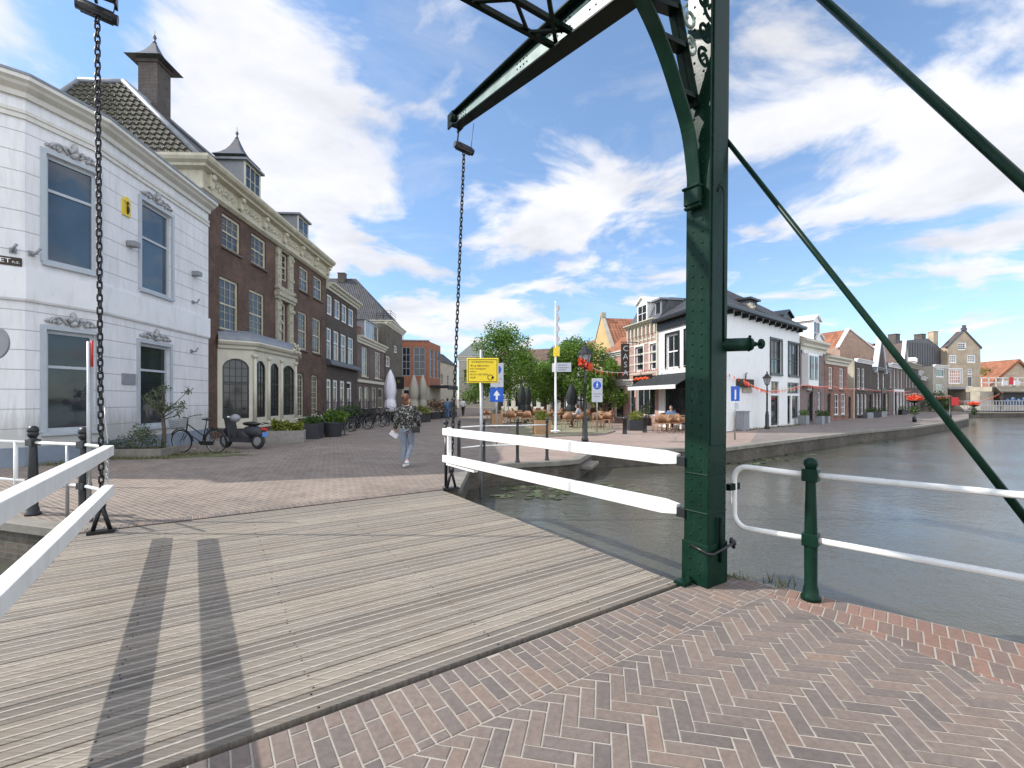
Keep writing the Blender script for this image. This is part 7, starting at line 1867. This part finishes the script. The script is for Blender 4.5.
# planters
def box_planter(loc, w_, d_, h_, mt, label, leaf, blobs, n, size, rz=0, name='planter', round_=False, plantlabel='plant', pl_name='plant'):
    t = thing(name, label, 'planter', loc); b = Vector(loc); g = MB()
    if round_: g.lathe([(w_*.38, 0), (w_*.5, h_*.9), (w_*.53, h_*.92), (w_*.53, h_), (w_*.46, h_), (w_*.44, h_*.88)], b, 20)
    else:
        F = frame(b, (math.cos(rz), math.sin(rz), 0))
        g.box((-w_/2, -d_/2, 0), (w_/2, -d_/2+.04, h_), F); g.box((-w_/2, d_/2-.04, 0), (w_/2, d_/2, h_), F); g.box((-w_/2, -d_/2+.041, 0), (-w_/2+.04, d_/2-.041, h_), F); g.box((w_/2-.04, -d_/2+.041, 0), (w_/2, d_/2-.041, h_), F)
    g.build('box' if not round_ else 'tub', M[mt], t, bevel=.006)
    s = MB()
    if round_: s.cyl(b + Z(h_*.5), b + Z(h_*.87), w_*.42, w_*.45, 16)
    else: s.box((-w_/2+.045, -d_/2+.045, .02), (w_/2-.045, d_/2-.045, h_*.9), F)
    s.build('soil', M['soil'], t)
    shrub(pl_name, plantlabel, 'plant', (b.x, b.y, b.z + h_*.9), blobs, n, size, leaf); return t
box_planter((-8.36, 16.9, 0), 1.25, .62, .44, 'planter_wood', 'weathered grey wooden trough planter in front of the bay window', 'leafyellow', [((-.3, 0, .18), .26, (1,.7,1.1)), ((.15, 0, .15), .22), ((.45, 0, .2), .2), ((-.45, 0, .38), .12), ((0, 0, .3), .15)], 750, .11, R(18), plantlabel='spiky yellow green plants in the wooden trough')
box_planter((-8.15, 18.45, 0), .80, .80, .62, 'potgrey', 'square charcoal tub left of the round one', 'leafdark', [((0, 0, .1), .34, (1,1,.7)), ((.2, 0, .2), .22)], 500, .10, R(5), plantlabel='low green shrub in the square charcoal tub')
box_planter((-7.62, 19.4, 0), .86, .86, .62, 'potgrey', 'round charcoal tub beside the rope barrier posts', 'leaf', [((0, 0, .28), .42, (1.15,1,.85)), ((.4, 0, .3), .3), ((-.3, 0, .2), .25)], 1200, .10, 0, 'planter', True, plantlabel='bushy bright green shrub in the round charcoal tub')
box_planter(gnd(541.5, 434.0, .06), .68, .62, .62, 'terrawood', 'square oiled wood planter by the flagpole on the terrace', 'leafyellow', [((0, 0, .22), .32, (1,1,.9))], 800, .07, R(8), plantlabel='round yellow green bush in the square wooden planter')
box_planter(gnd(496.5, 426.0, .06), .62, .6, .72, 'terrawood', 'tall brown wooden planter box below the blue arrow sign', 'leafdark', [((0, 0, .1), .25)], 260, .08, R(8), plantlabel='small dark plant in the tall brown wooden box')
box_planter(gnd(636, 430.5), .8, .55, .55, 'potgrey', 'dark tub planter between the two bollards and the cafe', 'leafyellow', [((0, 0, .2), .40, (1,.8,.8))], 600, .09, 0, plantlabel='bright green shrub in the dark tub by the cafe')
for px, py, lab, h in ((803.5, 424.8, 'grey square pot with a green bush beside the white cafe door', 1.0), (819.5, 424.2, 'left grey pot of the pair before the violet brick house', .9), (826.0, 423.2, 'right grey pot of the pair before the violet brick house', .8)):
    p = gnd(px, py); box_planter((p.x, p.y, 0), .48*h, .48*h, .58*h, 'grey', lab, 'leafdark' if h < 1 else 'leaf', [((0, 0, .2), .30*h)], 260, .09, R(38), plantlabel=lab.replace('grey square pot with a green bush', 'green bush in the square pot').replace('left grey pot of the pair', 'plant in the left pot').replace('right grey pot of the pair', 'plant in the right pot'))
for i, (d, k) in enumerate(((38.2, .3), (39.5, .3), (41.2, .35), (46.5, .35), (50, .4))):
    p = cl(d) + Vector((.35, -.4)); box_planter((p.x, p.y, 0), .5, .5, .5, 'potgrey' if i % 2 else 'grey', ['small pot by the low red annex', 'small pot by the beige topped house door', 'pot below the hanging black sign', 'pot by the white framed shop door', 'last pot of the canal row before the ivy'][i], 'leafdark', [((0, 0, .15), k)], 160, .12, 0, plantlabel=['plant in the pot by the low red annex', 'plant in the pot by the beige topped house', 'plant in the pot below the hanging black sign', 'plant in the pot by the white framed shop door', 'plant in the last pot before the ivy'][i])
for i, (px, py, w_, h_, lf, lab) in enumerate(((598, 416.5, 1.6, .9, 'leafdark', 'dark hedge trough left of the green ones before the pink house'), (612, 417.5, 1.5, .8, 'leaf', 'green hedge trough in the middle before the low salmon house'), (622, 419.5, 1.2, 1.0, 'leafolive', 'grey green shrub trough beside the pink house door'), (650, 425.5, 1.3, 1.1, 'leafolive', 'tall olive shrub trough beside the cafe awning'))):
    p = gnd(px, py); box_planter((p.x, p.y, 0), w_, .5, .5, 'potgrey', 'charcoal trough under the ' + lab, lf, [((-.35, 0, h_*.35), h_*.4), ((.3, 0, h_*.4), h_*.4), ((0, 0, h_*.7), h_*.33)], 600, .11, R(20), plantlabel=lab)
for i, px in enumerate((604, 616, 629, 641)):
    p = gnd(px, 418.5 + i*1.9); t = thing('terrace_screen', ['leftmost dark glass screen before the salmon house', 'dark glass screen second from left', 'dark glass screen behind the first bollard', 'dark glass screen behind the second bollard'][i], 'screen', p, 'dark terrace screens')
    F = frame(p, (1, -.35, 0)); g = MB(); g.box((-.5, -.03, .08), (-.46, .03, 1.7), F); g.box((.46, -.03, .08), (.5, .03, 1.7), F); g.box((-.459, -.03, 1.64), (.459, .03, 1.7), F); g.box((-.459, -.03, .08), (.459, .03, .14), F); g.build('screen_frame', M['black'], t)
    g = MB(); g.box((-.458, -.01, .141), (.458, .01, 1.639), F); g.build('pane', M['glass'], t)
q = gnd(525.5, 418.2, .06); g = MB(); g.box((q.x - .65, q.y - .05, .5), (q.x + .65, q.y + .03, .98)); g.box((q.x - .6, q.y - .03, .06), (q.x - .54, q.y + .01, .5)); g.box((q.x + .54, q.y - .03, .06), (q.x + .6, q.y + .01, .5)); tag(g.build('wooden_board', M['terrawood']), 'pale wooden back board standing behind the first terrace tables', 'board')
# left terrace hedge row further down the street
for i, (x, y, leaf, lab, h) in enumerate(((-6.3, 31.5, 'leafyellow', 'yellow green bush right of the walking woman', .75), (-6.4, 36.5, 'leafred', 'rusty red bush in front of the dark awning', 1.35), (-5.9, 38.5, 'leafred', 'second rusty red bush nearer the awning end', 1.15), (-5.6, 41, 'leafdark', 'dark shrub at the end of the left planters', .9), (-9.4, 26.5, 'leafdark', 'dark shrub behind the row of parked bicycles', .9), (-9.0, 24.6, 'leafdark', 'dark shrub beside the black fence panels', .8), (-8.0, 31.5, 'leafdark', 'dark shrub under the white closed parasol', .8))):
    box_planter((x, y, 0), 1.5, .8, .5, 'potgrey', 'charcoal trough holding the ' + lab, leaf, [((-.4, 0, h*.4), h*.42), ((.35, 0, h*.45), h*.42), ((0, 0, h*.65), h*.35)], 700, .12, R(75), plantlabel=lab)
# black fence panels, rope posts
fpn = thing('fence_panels', 'black terrace screens standing behind the parked bicycles', 'fence', (-8.9, 24, 0))
g = MB()
for k in range(5):
    a, b = Vector((-9.3 + k*.02, 22.6 + k*1.7, 0)), Vector((-9.3 + k*.02, 24.2 + k*1.7, 0)); F = frame(a, b-a)
    g = MB(); g.box((0, -.02, .12), (1.6, .02, 1.0), F); g.cyl(F @ Vector((0,0,0)), F @ Vector((0,0,1.45)), .025, .025, 6); g.cyl(F @ Vector((1.6,0,0)), F @ Vector((1.6,0,1.45)), .025, .025, 6); g.tube([F @ Vector((0,0,1.43)), F @ Vector((1.6,0,1.43))], .018, 6); g.build('panel', M['black'], fpn)
sp_ = [gnd(337.5, 436.5), gnd(344.5, 435.0)]
for k, p in enumerate(sp_):
    t = thing('barrier_post', ['black rope barrier post nearer the round tub', 'black rope barrier post nearer the bicycles'][k], 'post', p, 'rope barrier posts'); g = MB(); g.lathe([(.17, 0), (.17, .02), (.03, .04), (.027, 1.0), (.04, 1.01), (.03, 1.06), (0, 1.07)], p, 12); g.build('post', M['black'], t)
g = MB(); a = sp_[0] + Z(.92); b = Vector((-7.95, 18.95, .95)); c = Vector((-7.25, 19.9, .95))
for s_, e_ in ((b, a), (c, sp_[1] + Z(.92))):
    g.tube([s_.lerp(e_, i/12) - Z(.38 * 4 * (i/12) * (1 - i/12)) for i in range(13)], .014, 6)
tag(g.build('barrier_rope', M['steel']), 'pale rope hanging in arcs between barrier posts and tub', 'rope')
# hanging black sign
g = MB(); t = thing('shop_sign', 'square black hanging sign with a yellow green dot on the left row', 'sign', (-11.4, 45.0, 4.0)); c = at(400, 383, 44.8); g.box((c.x-.42, c.y-.08, c.z-.6), (c.x+.42, c.y+.02, c.z+.6)); g.tube([(c.x-.4, c.y, c.z+.5), (-13.2, c.y+.3, c.z+.5)], .03, 6); o = g.build('sign_panel', M['black'], t)
g = MB(); g.cyl((c.x-.12, c.y-.10, c.z+.15), (c.x-.12, c.y-.081, c.z+.15), .17, .17, 14); g.build('dot', M['leafyellow'], t)

# ---------------------------------------------------------------- bicycles and scooter (x forward)
def bicycle(label, basket=True, framem='black', group=None):
    t = thing('bicycle', label, 'bicycle', (0,0,0), group); r = .345; RW, FW_ = Vector((-.53, 0, r)), Vector((.60, 0, r)); BB = Vector((-.08, 0, .29)); ST = Vector((-.26, 0, .86)); HT, HB = Vector((.36, 0, .90)), Vector((.42, 0, .62))
    g = MB(); rt = .016
    for a, b in ((BB, ST), (HB, BB), (HT + Vector((-.02,0,-.05)), BB + Vector((-.07,0,.22)))): g.tube([a, b], rt, 8)
    for sy in (-.05, .05):
        o = Vector((0, sy, 0)); g.tube([BB + o*.6, RW + o], .010, 6); g.tube([ST + o*.3 - Z(.12), RW + o], .009, 6); g.tube([HB + Vector((.02, sy, -.02)), Vector((.49, sy, .5)), FW_ + o], .011, 6)
    g.tube([HB, HT + Vector((-.03, 0, .08))], .018, 8); g.build('frame', M[framem], t)
    for c in (RW, FW_):
        w_ = MB(); Mx = Matrix.Rotation(R(90), 3, 'X'); w_.torus(c, r - .035, .011, Mx, 28, 6); w_.cyl(c - Vector((0,.04,0)), c + Vector((0,.04,0)), .022, .022, 8)
        for k in range(14): a = 2*math.pi*k/14; w_.tube([c + Vector((0, .02*(-1)**k, 0)), c + Vector((math.cos(a), 0, math.sin(a)))*(r-.04)], .0022, 3, caps=False)
        wo = w_.build('wheel', M['steel'], t); ty = MB(); ty.torus(c, r - .018, .019, Mx, 30, 8); ty.build('tyre', M['rubber'], wo)
        m_ = MB(); pts = [c + Vector((math.cos(a), 0, math.sin(a)))*(r + .03) for a in [R(x) for x in range(-5 if c is RW else 30, 200 if c is RW else 190, 15)]]
        m_.tube(pts, .018, 6); m_.build('mudguard', M[framem], t)
    g = MB(); top = HT + Vector((-.04, 0, .14)); g.tube([HT, top], .014, 7)
    g.tube([top + Vector((-.22, -.29, .06)), top + Vector((-.08, -.26, .06)), top + Vector((.05, -.12, .03)), top, top + Vector((.05, .12, .03)), top + Vector((-.08, .26, .06)), top + Vector((-.22, .29, .06))], .012, 7); g.build('handlebar', M['black'], t)
    g = MB(); g.tube([ST, ST + Vector((-.03, 0, .12))], .013, 7); g.ball(ST + Vector((-.08, 0, .15)), .11, 0, 10, (1.2, .95, .35)); g.ball(ST + Vector((.05, 0, .15)), .06, 0, 8, (1.5, .6, .4)); g.build('saddle', M['leather'], t)
    g = MB(); g.tube([(-.30, -.06, .74), (-.78, -.06, .73)], .009, 5); g.tube([(-.30, .06, .74), (-.78, .06, .73)], .009, 5)
    for x in (-.4, -.52, -.64, -.76): g.tube([(x, -.06, .735), (x, .06, .735)], .007, 5)
    g.tube([(-.66, .06, .73), (-.53, .06, r)], .008, 5); g.build('luggage_rack', M['black'], t)
    g = MB(); g.box((-.50, .045, .25), (-.02, .075, .37)); g.build('chain_guard', M['black'], t, bevel=.02)
    g = MB(); g.torus(BB, .085, .008, Matrix.Rotation(R(90), 3, 'X'), 16, 5); g.tube([BB + Vector((0,.09,0)), BB + Vector((.08,.10,-.14))], .009, 5); g.tube([BB + Vector((0,-.09,0)), BB + Vector((-.08,-.10,.14))], .009, 5); g.box((.05, .09, .13), (.13, .17, .155)); g.build('crank', M['steel'], t)
    if basket:
        g = MB(); b0, b1 = (.50, -.15, .74), (.80, .15, .98)
        for z in (.74, .80, .86, .92, .98):
            k = .02*(z-.74)/.24; P = [(b0[0]-k, b0[1]-k, z), (b1[0]+k, b0[1]-k, z), (b1[0]+k, b1[1]+k, z), (b0[0]-k, b1[1]+k, z), (b0[0]-k, b0[1]-k, z)]; g.tube(P, .006, 4)
        for i in range(9):
            x = b0[0] + (b1[0]-b0[0])*i/8
            for y in (b0[1], b1[1]): g.tube([(x, y, .74), (x, y*1.12, .98)], .0045, 4)
            y = b0[1] + (b1[1]-b0[1])*i/8
            for x in (b0[0], b1[0]): g.tube([(x, y, .74), (x, y, .98)], .0045, 4)
            g.tube([(b0[0], y, .74), (b1[0], y, .74)], .0045, 4)
        g.build('basket', M['grey'], t)
    return t
bk = bicycle('black city bicycle with a grey wire basket leaning near the stone bed'); bk.location = (-9.25, 13.55, 0); bk.rotation_euler = (R(-6), 0, R(172))
sc = thing('scooter', 'dark grey motor scooter parked behind the bicycle, blue number plate', 'scooter', (0,0,0))
g = MB(); g.ball((-.38, 0, .56), .30, 0, 14, (1.45, .52, .62)); g.box((-.34, -.16, .20), (.40, .16, .34)); g.ball((-.05, 0, .42), .24, 0, 10, (1.3, .7, .9)); g.ball((-.62, 0, .50), .2, 0, 10, (1.0, .55, .6)); g.build('body', M['potgrey'], sc)
g = MB(); g.prism([(.36, -.19, .30), (.46, -.19, .34), (.60, -.12, .98), (.52, -.12, 1.0)], (0, .38, 0)); g.ball((.66, 0, .56), .14, 0, 10, (1.5, .6, .8)); g.build('front_shield', M['black'], sc, bevel=.02)
g = MB(); g.ball((-.30, 0, .80), .2, 0, 12, (1.75, .72, .38)); g.build('seat', M['leather'], sc)
for x in (-.62, .70):
    g = MB(); Mx = Matrix.Rotation(R(90), 3, 'X'); g.cyl((x, -.05, .25), (x, .05, .25), .14, .14, 18); wo = g.build('wheel', M['steel'], sc); g = MB(); g.torus((x, 0, .25), .19, .06, Mx, 24, 10); g.build('tyre', M['rubber'], wo)
g = MB(); g.tube([(.70, .07, .25), (.60, .06, .6), (.54, 0, 1.0)], .02, 7); g.tube([(.70, -.07, .25), (.60, -.06, .6)], .02, 7); g.tube([(.42, -.32, 1.08), (.50, -.12, 1.04), (.52, 0, 1.03), (.50, .12, 1.04), (.42, .32, 1.08)], .017, 7); g.build('handlebar', M['black'], sc)
for y in (-.3, .3): g = MB(); g.tube([(.46, y, 1.07), (.47, y*1.15, 1.28)], .007, 5); g.ball((.46, y*1.2, 1.33), .055, 0, 10, (.35, 1.2, .9)); g.build('mirror', M['black'], sc)
g = MB(); g.ball((.66, 0, .98), .085, 0, 12, (.7, 1, 1)); g.build('headlight', M['chrome'], sc)
g = MB(); g.box((-.86, -.10, .60), (-.80, .10, .68)); g.build('tail_light', M['red'], sc, bevel=.01)
g = MB(); g.box((-.885, -.10, .40), (-.87, .10, .54)); g.build('number_plate', M['plate'], sc)
g = MB(); g.tube([(-.6, -.1, .78), (-.85, -.1, .84), (-.85, .1, .84), (-.6, .1, .78)], .014, 6); g.build('grab_rail', M['black'], sc)
sc.location = (-8.72, 14.75, 0); sc.rotation_euler = (R(5), 0, R(163))
g = MB(); g.ball((-8.95, 14.75, .98), .14, 0, 14, (1.1, 1, .95)); tag(g.build('helmet', M['grey']), 'grey round helmet resting on the scooter seat', 'helmet')
BG = 'bicycles parked along the left street'
bks = [(-8.35, 22.6, 62, 'dark bicycle first in the street row next to the barrier posts'), (-8.25, 23.4, 72, 'dark bicycle second in the street row'), (-8.10, 24.3, 58, 'dark bicycle third in the street row'), (-8.0, 25.2, 68, 'dark bicycle at the middle of the street row'), (-7.85, 26.2, 60, 'dark bicycle fifth in the street row'), (-7.75, 27.3, 66, 'dark bicycle sixth in the street row'), (-7.6, 28.4, 60, 'dark bicycle last in the street row by the white parasol'), (-9.0, 21.9, 25, 'dark bicycle standing crosswise behind the barrier posts')]
b0 = bicycle(bks[0][3], False, 'black', BG)
for i, (x, y, a, lab) in enumerate(bks):
    o = b0 if i == 0 else dup(b0, None, None, lab); o.location = (x, y, 0); o.rotation_euler = (R(4 if i % 2 else -5), 0, R(-a + 18 if i % 2 else -a + 25)); 

# ---------------------------------------------------------------- people
def skin(name, verts, edges, radii, mt, parent, MW, sub=2, extra=None):
    me = bpy.data.meshes.new('sk'); me.from_pydata([Vector(v) for v in verts], edges, []); o = bpy.data.objects.new('sk', me); COL.objects.link(o)
    m = o.modifiers.new('s', 'SKIN'); m.use_smooth_shade = True
    for i, r_ in enumerate(radii): me.skin_vertices[0].data[i].radius = (r_, r_) if isinstance(r_, (int, float)) else r_
    me.skin_vertices[0].data[0].use_root = True
    s = o.modifiers.new('u', 'SUBSURF'); s.levels = sub; s.render_levels = sub
    dg = bpy.context.evaluated_depsgraph_get(); m2 = bpy.data.meshes.new_from_object(o.evaluated_get(dg))
    bpy.data.objects.remove(o)
    mb = MB(); mb.add([v.co for v in m2.vertices], [tuple(p.vertices) for p in m2.polygons], 0, True)
    if extra: extra(mb)
    mb.v = [MW @ v for v in mb.v]; return mb.build(name, M[mt], parent, uv=False)
def person(label, loc, face, J, top='pattern', legs='denim', shoes='whitecloth', hair='hair', bag=False, hold=False, head_turn=0, scale=1.0, group=None, hair_bun=False):
    t = thing('person', label, 'person', loc, group)
    MW = Matrix.Translation(Vector(loc)) @ Matrix.Rotation(face, 4, 'Z') @ Matrix.Scale(scale, 4)
    k = ['pelvis','belly','chest','neck','head','ls','le','lw','lh','rs','re','rw','rh','lhip','lk','la','lt','rhip','rk','ra','rt']
    V = [Vector(J[q]) for q in k]; ix = {q: i for i, q in enumerate(k)}
    E = [('pelvis','belly'),('belly','chest'),('chest','neck'),('neck','head'),('chest','ls'),('ls','le'),('le','lw'),('lw','lh'),('chest','rs'),('rs','re'),('re','rw'),('rw','rh'),
         ('pelvis','lhip'),('lhip','lk'),('lk','la'),('la','lt'),('pelvis','rhip'),('rhip','rk'),('rk','ra'),('ra','rt')]
    Rd = dict(pelvis=.12, belly=.11, chest=.125, neck=.052, head=.05, ls=.06, le=.04, lw=.028, lh=.03, rs=.06, re=.04, rw=.028, rh=.03, lhip=.085, lk=.055, la=.036, lt=.032, rhip=.085, rk=.055, ra=.036, rt=.032)
    hd = Vector(J['head']); HR = Matrix.Rotation(head_turn, 3, 'Z')
    def ext(mb):
        c = hd + Vector((0, .015, .07)); b = len(mb.v); mb.ball(c, .092, 0, 16, (.84, 1.0, 1.22))
        for v in ((0, .102, -.01),): mb.ball(c + HR @ Vector(v), .018, 0, 8, (.8, 1, 1.4))
        mb.ball(c + HR @ Vector((0, .082, -.055)), .020, 0, 8, (1.4, .7, .5))
        for sx in (-1, 1): mb.ball(c + HR @ Vector((sx*.080, -.005, -.008)), .022, 0, 8, (.4, .8, 1.3))
        for h, w_ in (('lh', 'lw'), ('rh', 'rw')):
            H = Vector(J[h]); d = (H - Vector(J[w_])).normalized(); sd = d.cross(Vector((0, 1, 0))); sd = sd.normalized() if sd.length > .1 else Vector((1,0,0)); sd = Vector((0, 1, 0)) if abs(d.z) > .7 else sd
            for i, ln in enumerate((.075, .085, .08, .06)):
                o_ = sd * (.026 - .017*i); p0 = H + o_ - d*.01; p1 = H + o_ + d*ln*.5; p2 = H + o_*.9 + d*ln + Vector((0, .014, 0)); mb.tube([p0, p1, p2], [.011, .009, .007], 6)
            mb.tube([H - d*.03 + sd*.03, H + sd*.05 + d*.01, H + sd*.05 + d*.04], [.012, .010, .008], 6)
    skin('body', V, [(ix[a], ix[b]) for a, b in E], [Rd[q] for q in k], 'skin', t, MW, 2, ext)
    # clothes: the same skeleton, a little larger
    kk = ['chest','belly','pelvis','ls','le','lw','rs','re','rw','neck']; ii = {q: i for i, q in enumerate(kk)}; rr = dict(chest=(.175,.135), belly=(.165,.13), pelvis=(.17,.14), ls=.085, le=.068, lw=.052, rs=.085, re=.068, rw=.052, neck=.07)
    VV = [Vector(J[q]) for q in kk]; VV[2] = VV[2] + Vector((0, 0, -.13)); VV[1] = VV[1] + Vector((0, 0, -.04)); VV[9] = Vector(J['chest']).lerp(Vector(J['neck']), .7)
    skin('jacket', VV, [(ii[a], ii[b]) for a, b in (('chest','belly'),('belly','pelvis'),('chest','ls'),('ls','le'),('le','lw'),('chest','rs'),('rs','re'),('re','rw'),('chest','neck'))], [rr[q] for q in kk], top, t, MW)
    kk = ['pelvis','lhip','lk','la','rhip','rk','ra']; ii = {q: i for i, q in enumerate(kk)}; rr = dict(pelvis=.135, lhip=.10, lk=.068, la=.055, rhip=.10, rk=.068, ra=.055)
    VV = [Vector(J[q]) for q in kk]; VV[0] = VV[0] + Vector((0, 0, .09))
    skin('trousers', VV, [(ii[a], ii[b]) for a, b in (('pelvis','lhip'),('lhip','lk'),('lk','la'),('pelvis','rhip'),('rhip','rk'),('rk','ra'))], [rr[q] for q in kk], legs, t, MW)
    for a_, b_ in (('la', 'lt'), ('ra', 'rt')):
        A, B = Vector(J[a_]), Vector(J[b_]); g = MB(); d = (B - A); h_ = A - Z(.045) - d*.25
        g.ball(h_.lerp(B, .35), .058, 0, 10, (.9, 1.3, .75)); g.ball(h_.lerp(B, .85), .050, 0, 10, (.95, 1.5, .65)); g.v = [MW @ v for v in g.v]; g.build('shoe', M[shoes], t)
    g = MB(); c = hd + Vector((0, .015, .07)); 
    for v, r_, s_ in (((0, -.022, .030), .101, (.92, 1.0, 1.12)), ((0, -.045, -.03), .082, (1.0, .8, 1.2)), ((0, .0, .07), .070, (1.0, 1.0, .7))): g.ball(c + HR @ Vector(v), r_, 0, 14, s_)
    if hair_bun: g.ball(c + HR @ Vector((0, -.10, .06)), .052, 0, 10); g.ball(c + HR @ Vector((-.05, -.03, -.07)), .05, 0, 8, (1, .8, 1.4)); g.ball(c + HR @ Vector((.05, -.04, -.07)), .05, 0, 8, (1, .8, 1.4))
    g.v = [MW @ v for v in g.v]; g.build('hair', M[hair], t)
    for sx in (-1, 1): g = MB(); g.ball(c + HR @ Vector((sx*.032, .084, .012)), .011, 0, 8); g.v = [MW @ v for v in g.v]; g.build('eye', M['ink'], t)
    return t, MW
walk = dict(pelvis=(0,0,.90), belly=(0,.0,1.05), chest=(0,.01,1.24), neck=(0,.02,1.41), head=(0,.03,1.47), ls=(-.165,.0,1.33), le=(-.235,-.06,1.07), lw=(-.27,.05,.86), lh=(-.275,.09,.80), rs=(.165,0,1.33), re=(.25,.0,1.08), rw=(.27,.10,.88), rh=(.27,.14,.83),
            lhip=(-.085,0,.84), lk=(-.075,.05,.46), la=(-.05,-.02,.085), lt=(-.055,.12,.03), rhip=(.085,0,.84), rk=(.075,.09,.48), ra=(.02,-.20,.20), rt=(.015,-.13,.075))
WL = gnd(407, 467.5)
wt, WM = person('person seen from behind walking in a black and white patterned blouse and light jeans', (WL.x, WL.y, 0), R(6), walk, head_turn=R(-62), hair_bun=True, scale=1.03)
g = MB(); g.box((.13, -.155, .80), (.30, -.075, .94)); g.v = [WM @ v for v in g.v]; tag(g.build('shoulder_bag', M['leather'], None, bevel=.02), 'small black shoulder bag on the right hip of the walking woman', 'bag')
g = MB(); F_ = Matrix.Translation(Vector((-.30, .10, .745))) @ Matrix.Rotation(R(35), 4, 'Y'); g.box((-.10, -.02, -.06), (.10, .02, .06), F_); g.v = [WM @ v for v in g.v]; tag(g.build('white_pouch', M['whitecloth'], None, bevel=.008), 'small white pouch held low in the left hand of the walking woman', 'pouch')
walk2 = dict(walk); walk2.update(la=(-.06,.16,.09), lt=(-.06,.28,.04), lk=(-.08,.14,.47), rk=(.08,-.02,.47), ra=(.07,-.16,.12), rt=(.07,-.05,.04), re=(.23,.03,1.08), rw=(.22,.12,.86), rh=(.21,.15,.80))
person('person far down the street in a white shirt and dark trousers', (at(463, 399, 43).x, 43, 0), 0, walk2, 'whitecloth', 'darkcloth', 'darkcloth', 'hairdark')
person('person in blue jeans and a blue jacket behind the hanging chain', (at(447.5, 399, 37).x, 37, 0), R(15), walk2, 'bluecloth', 'bluecloth', 'darkcloth', 'hairdark')
person('person in dark clothes just behind the one in blue', (at(452, 399, 39.5).x, 39.5, 0), R(-10), walk, 'darkcloth', 'bluecloth', 'darkcloth', 'hairdark')
sit = dict(pelvis=(0,0,.50), belly=(0,.02,.66), chest=(0,.05,.86), neck=(0,.10,1.02), head=(0,.13,1.08), ls=(-.17,.04,.94), le=(-.24,.12,.70), lw=(-.18,.34,.74), lh=(-.15,.40,.76), rs=(.17,.04,.94), re=(.24,.12,.70), rw=(.18,.34,.74), rh=(.15,.40,.76),
           lhip=(-.09,.03,.48), lk=(-.11,.44,.50), la=(-.11,.40,.10), lt=(-.11,.52,.04), rhip=(.09,.03,.48), rk=(.11,.44,.50), ra=(.11,.46,.10), rt=(.11,.58,.04))
p = gnd(579.5, 427.5, .06); dup(chp, (p.x, p.y, .06), R(60), 'wicker chair the grey shirted person sits on'); person('person in a grey shirt seated on a wicker chair at a terrace table', (p.x, p.y, .06), R(60), sit, 'greycloth', 'darkcloth', 'darkcloth', 'hairdark')
p = gnd(671.5, 429.5); dup(chp, (p.x, p.y, 0), R(150), 'wicker chair the cafe guest sits on', 'cafe terrace chairs'); person('person in blue seated at the cafe table under the black awning', (p.x, p.y, 0), R(150), sit, 'bluecloth', 'darkcloth', 'darkcloth', 'hairdark')
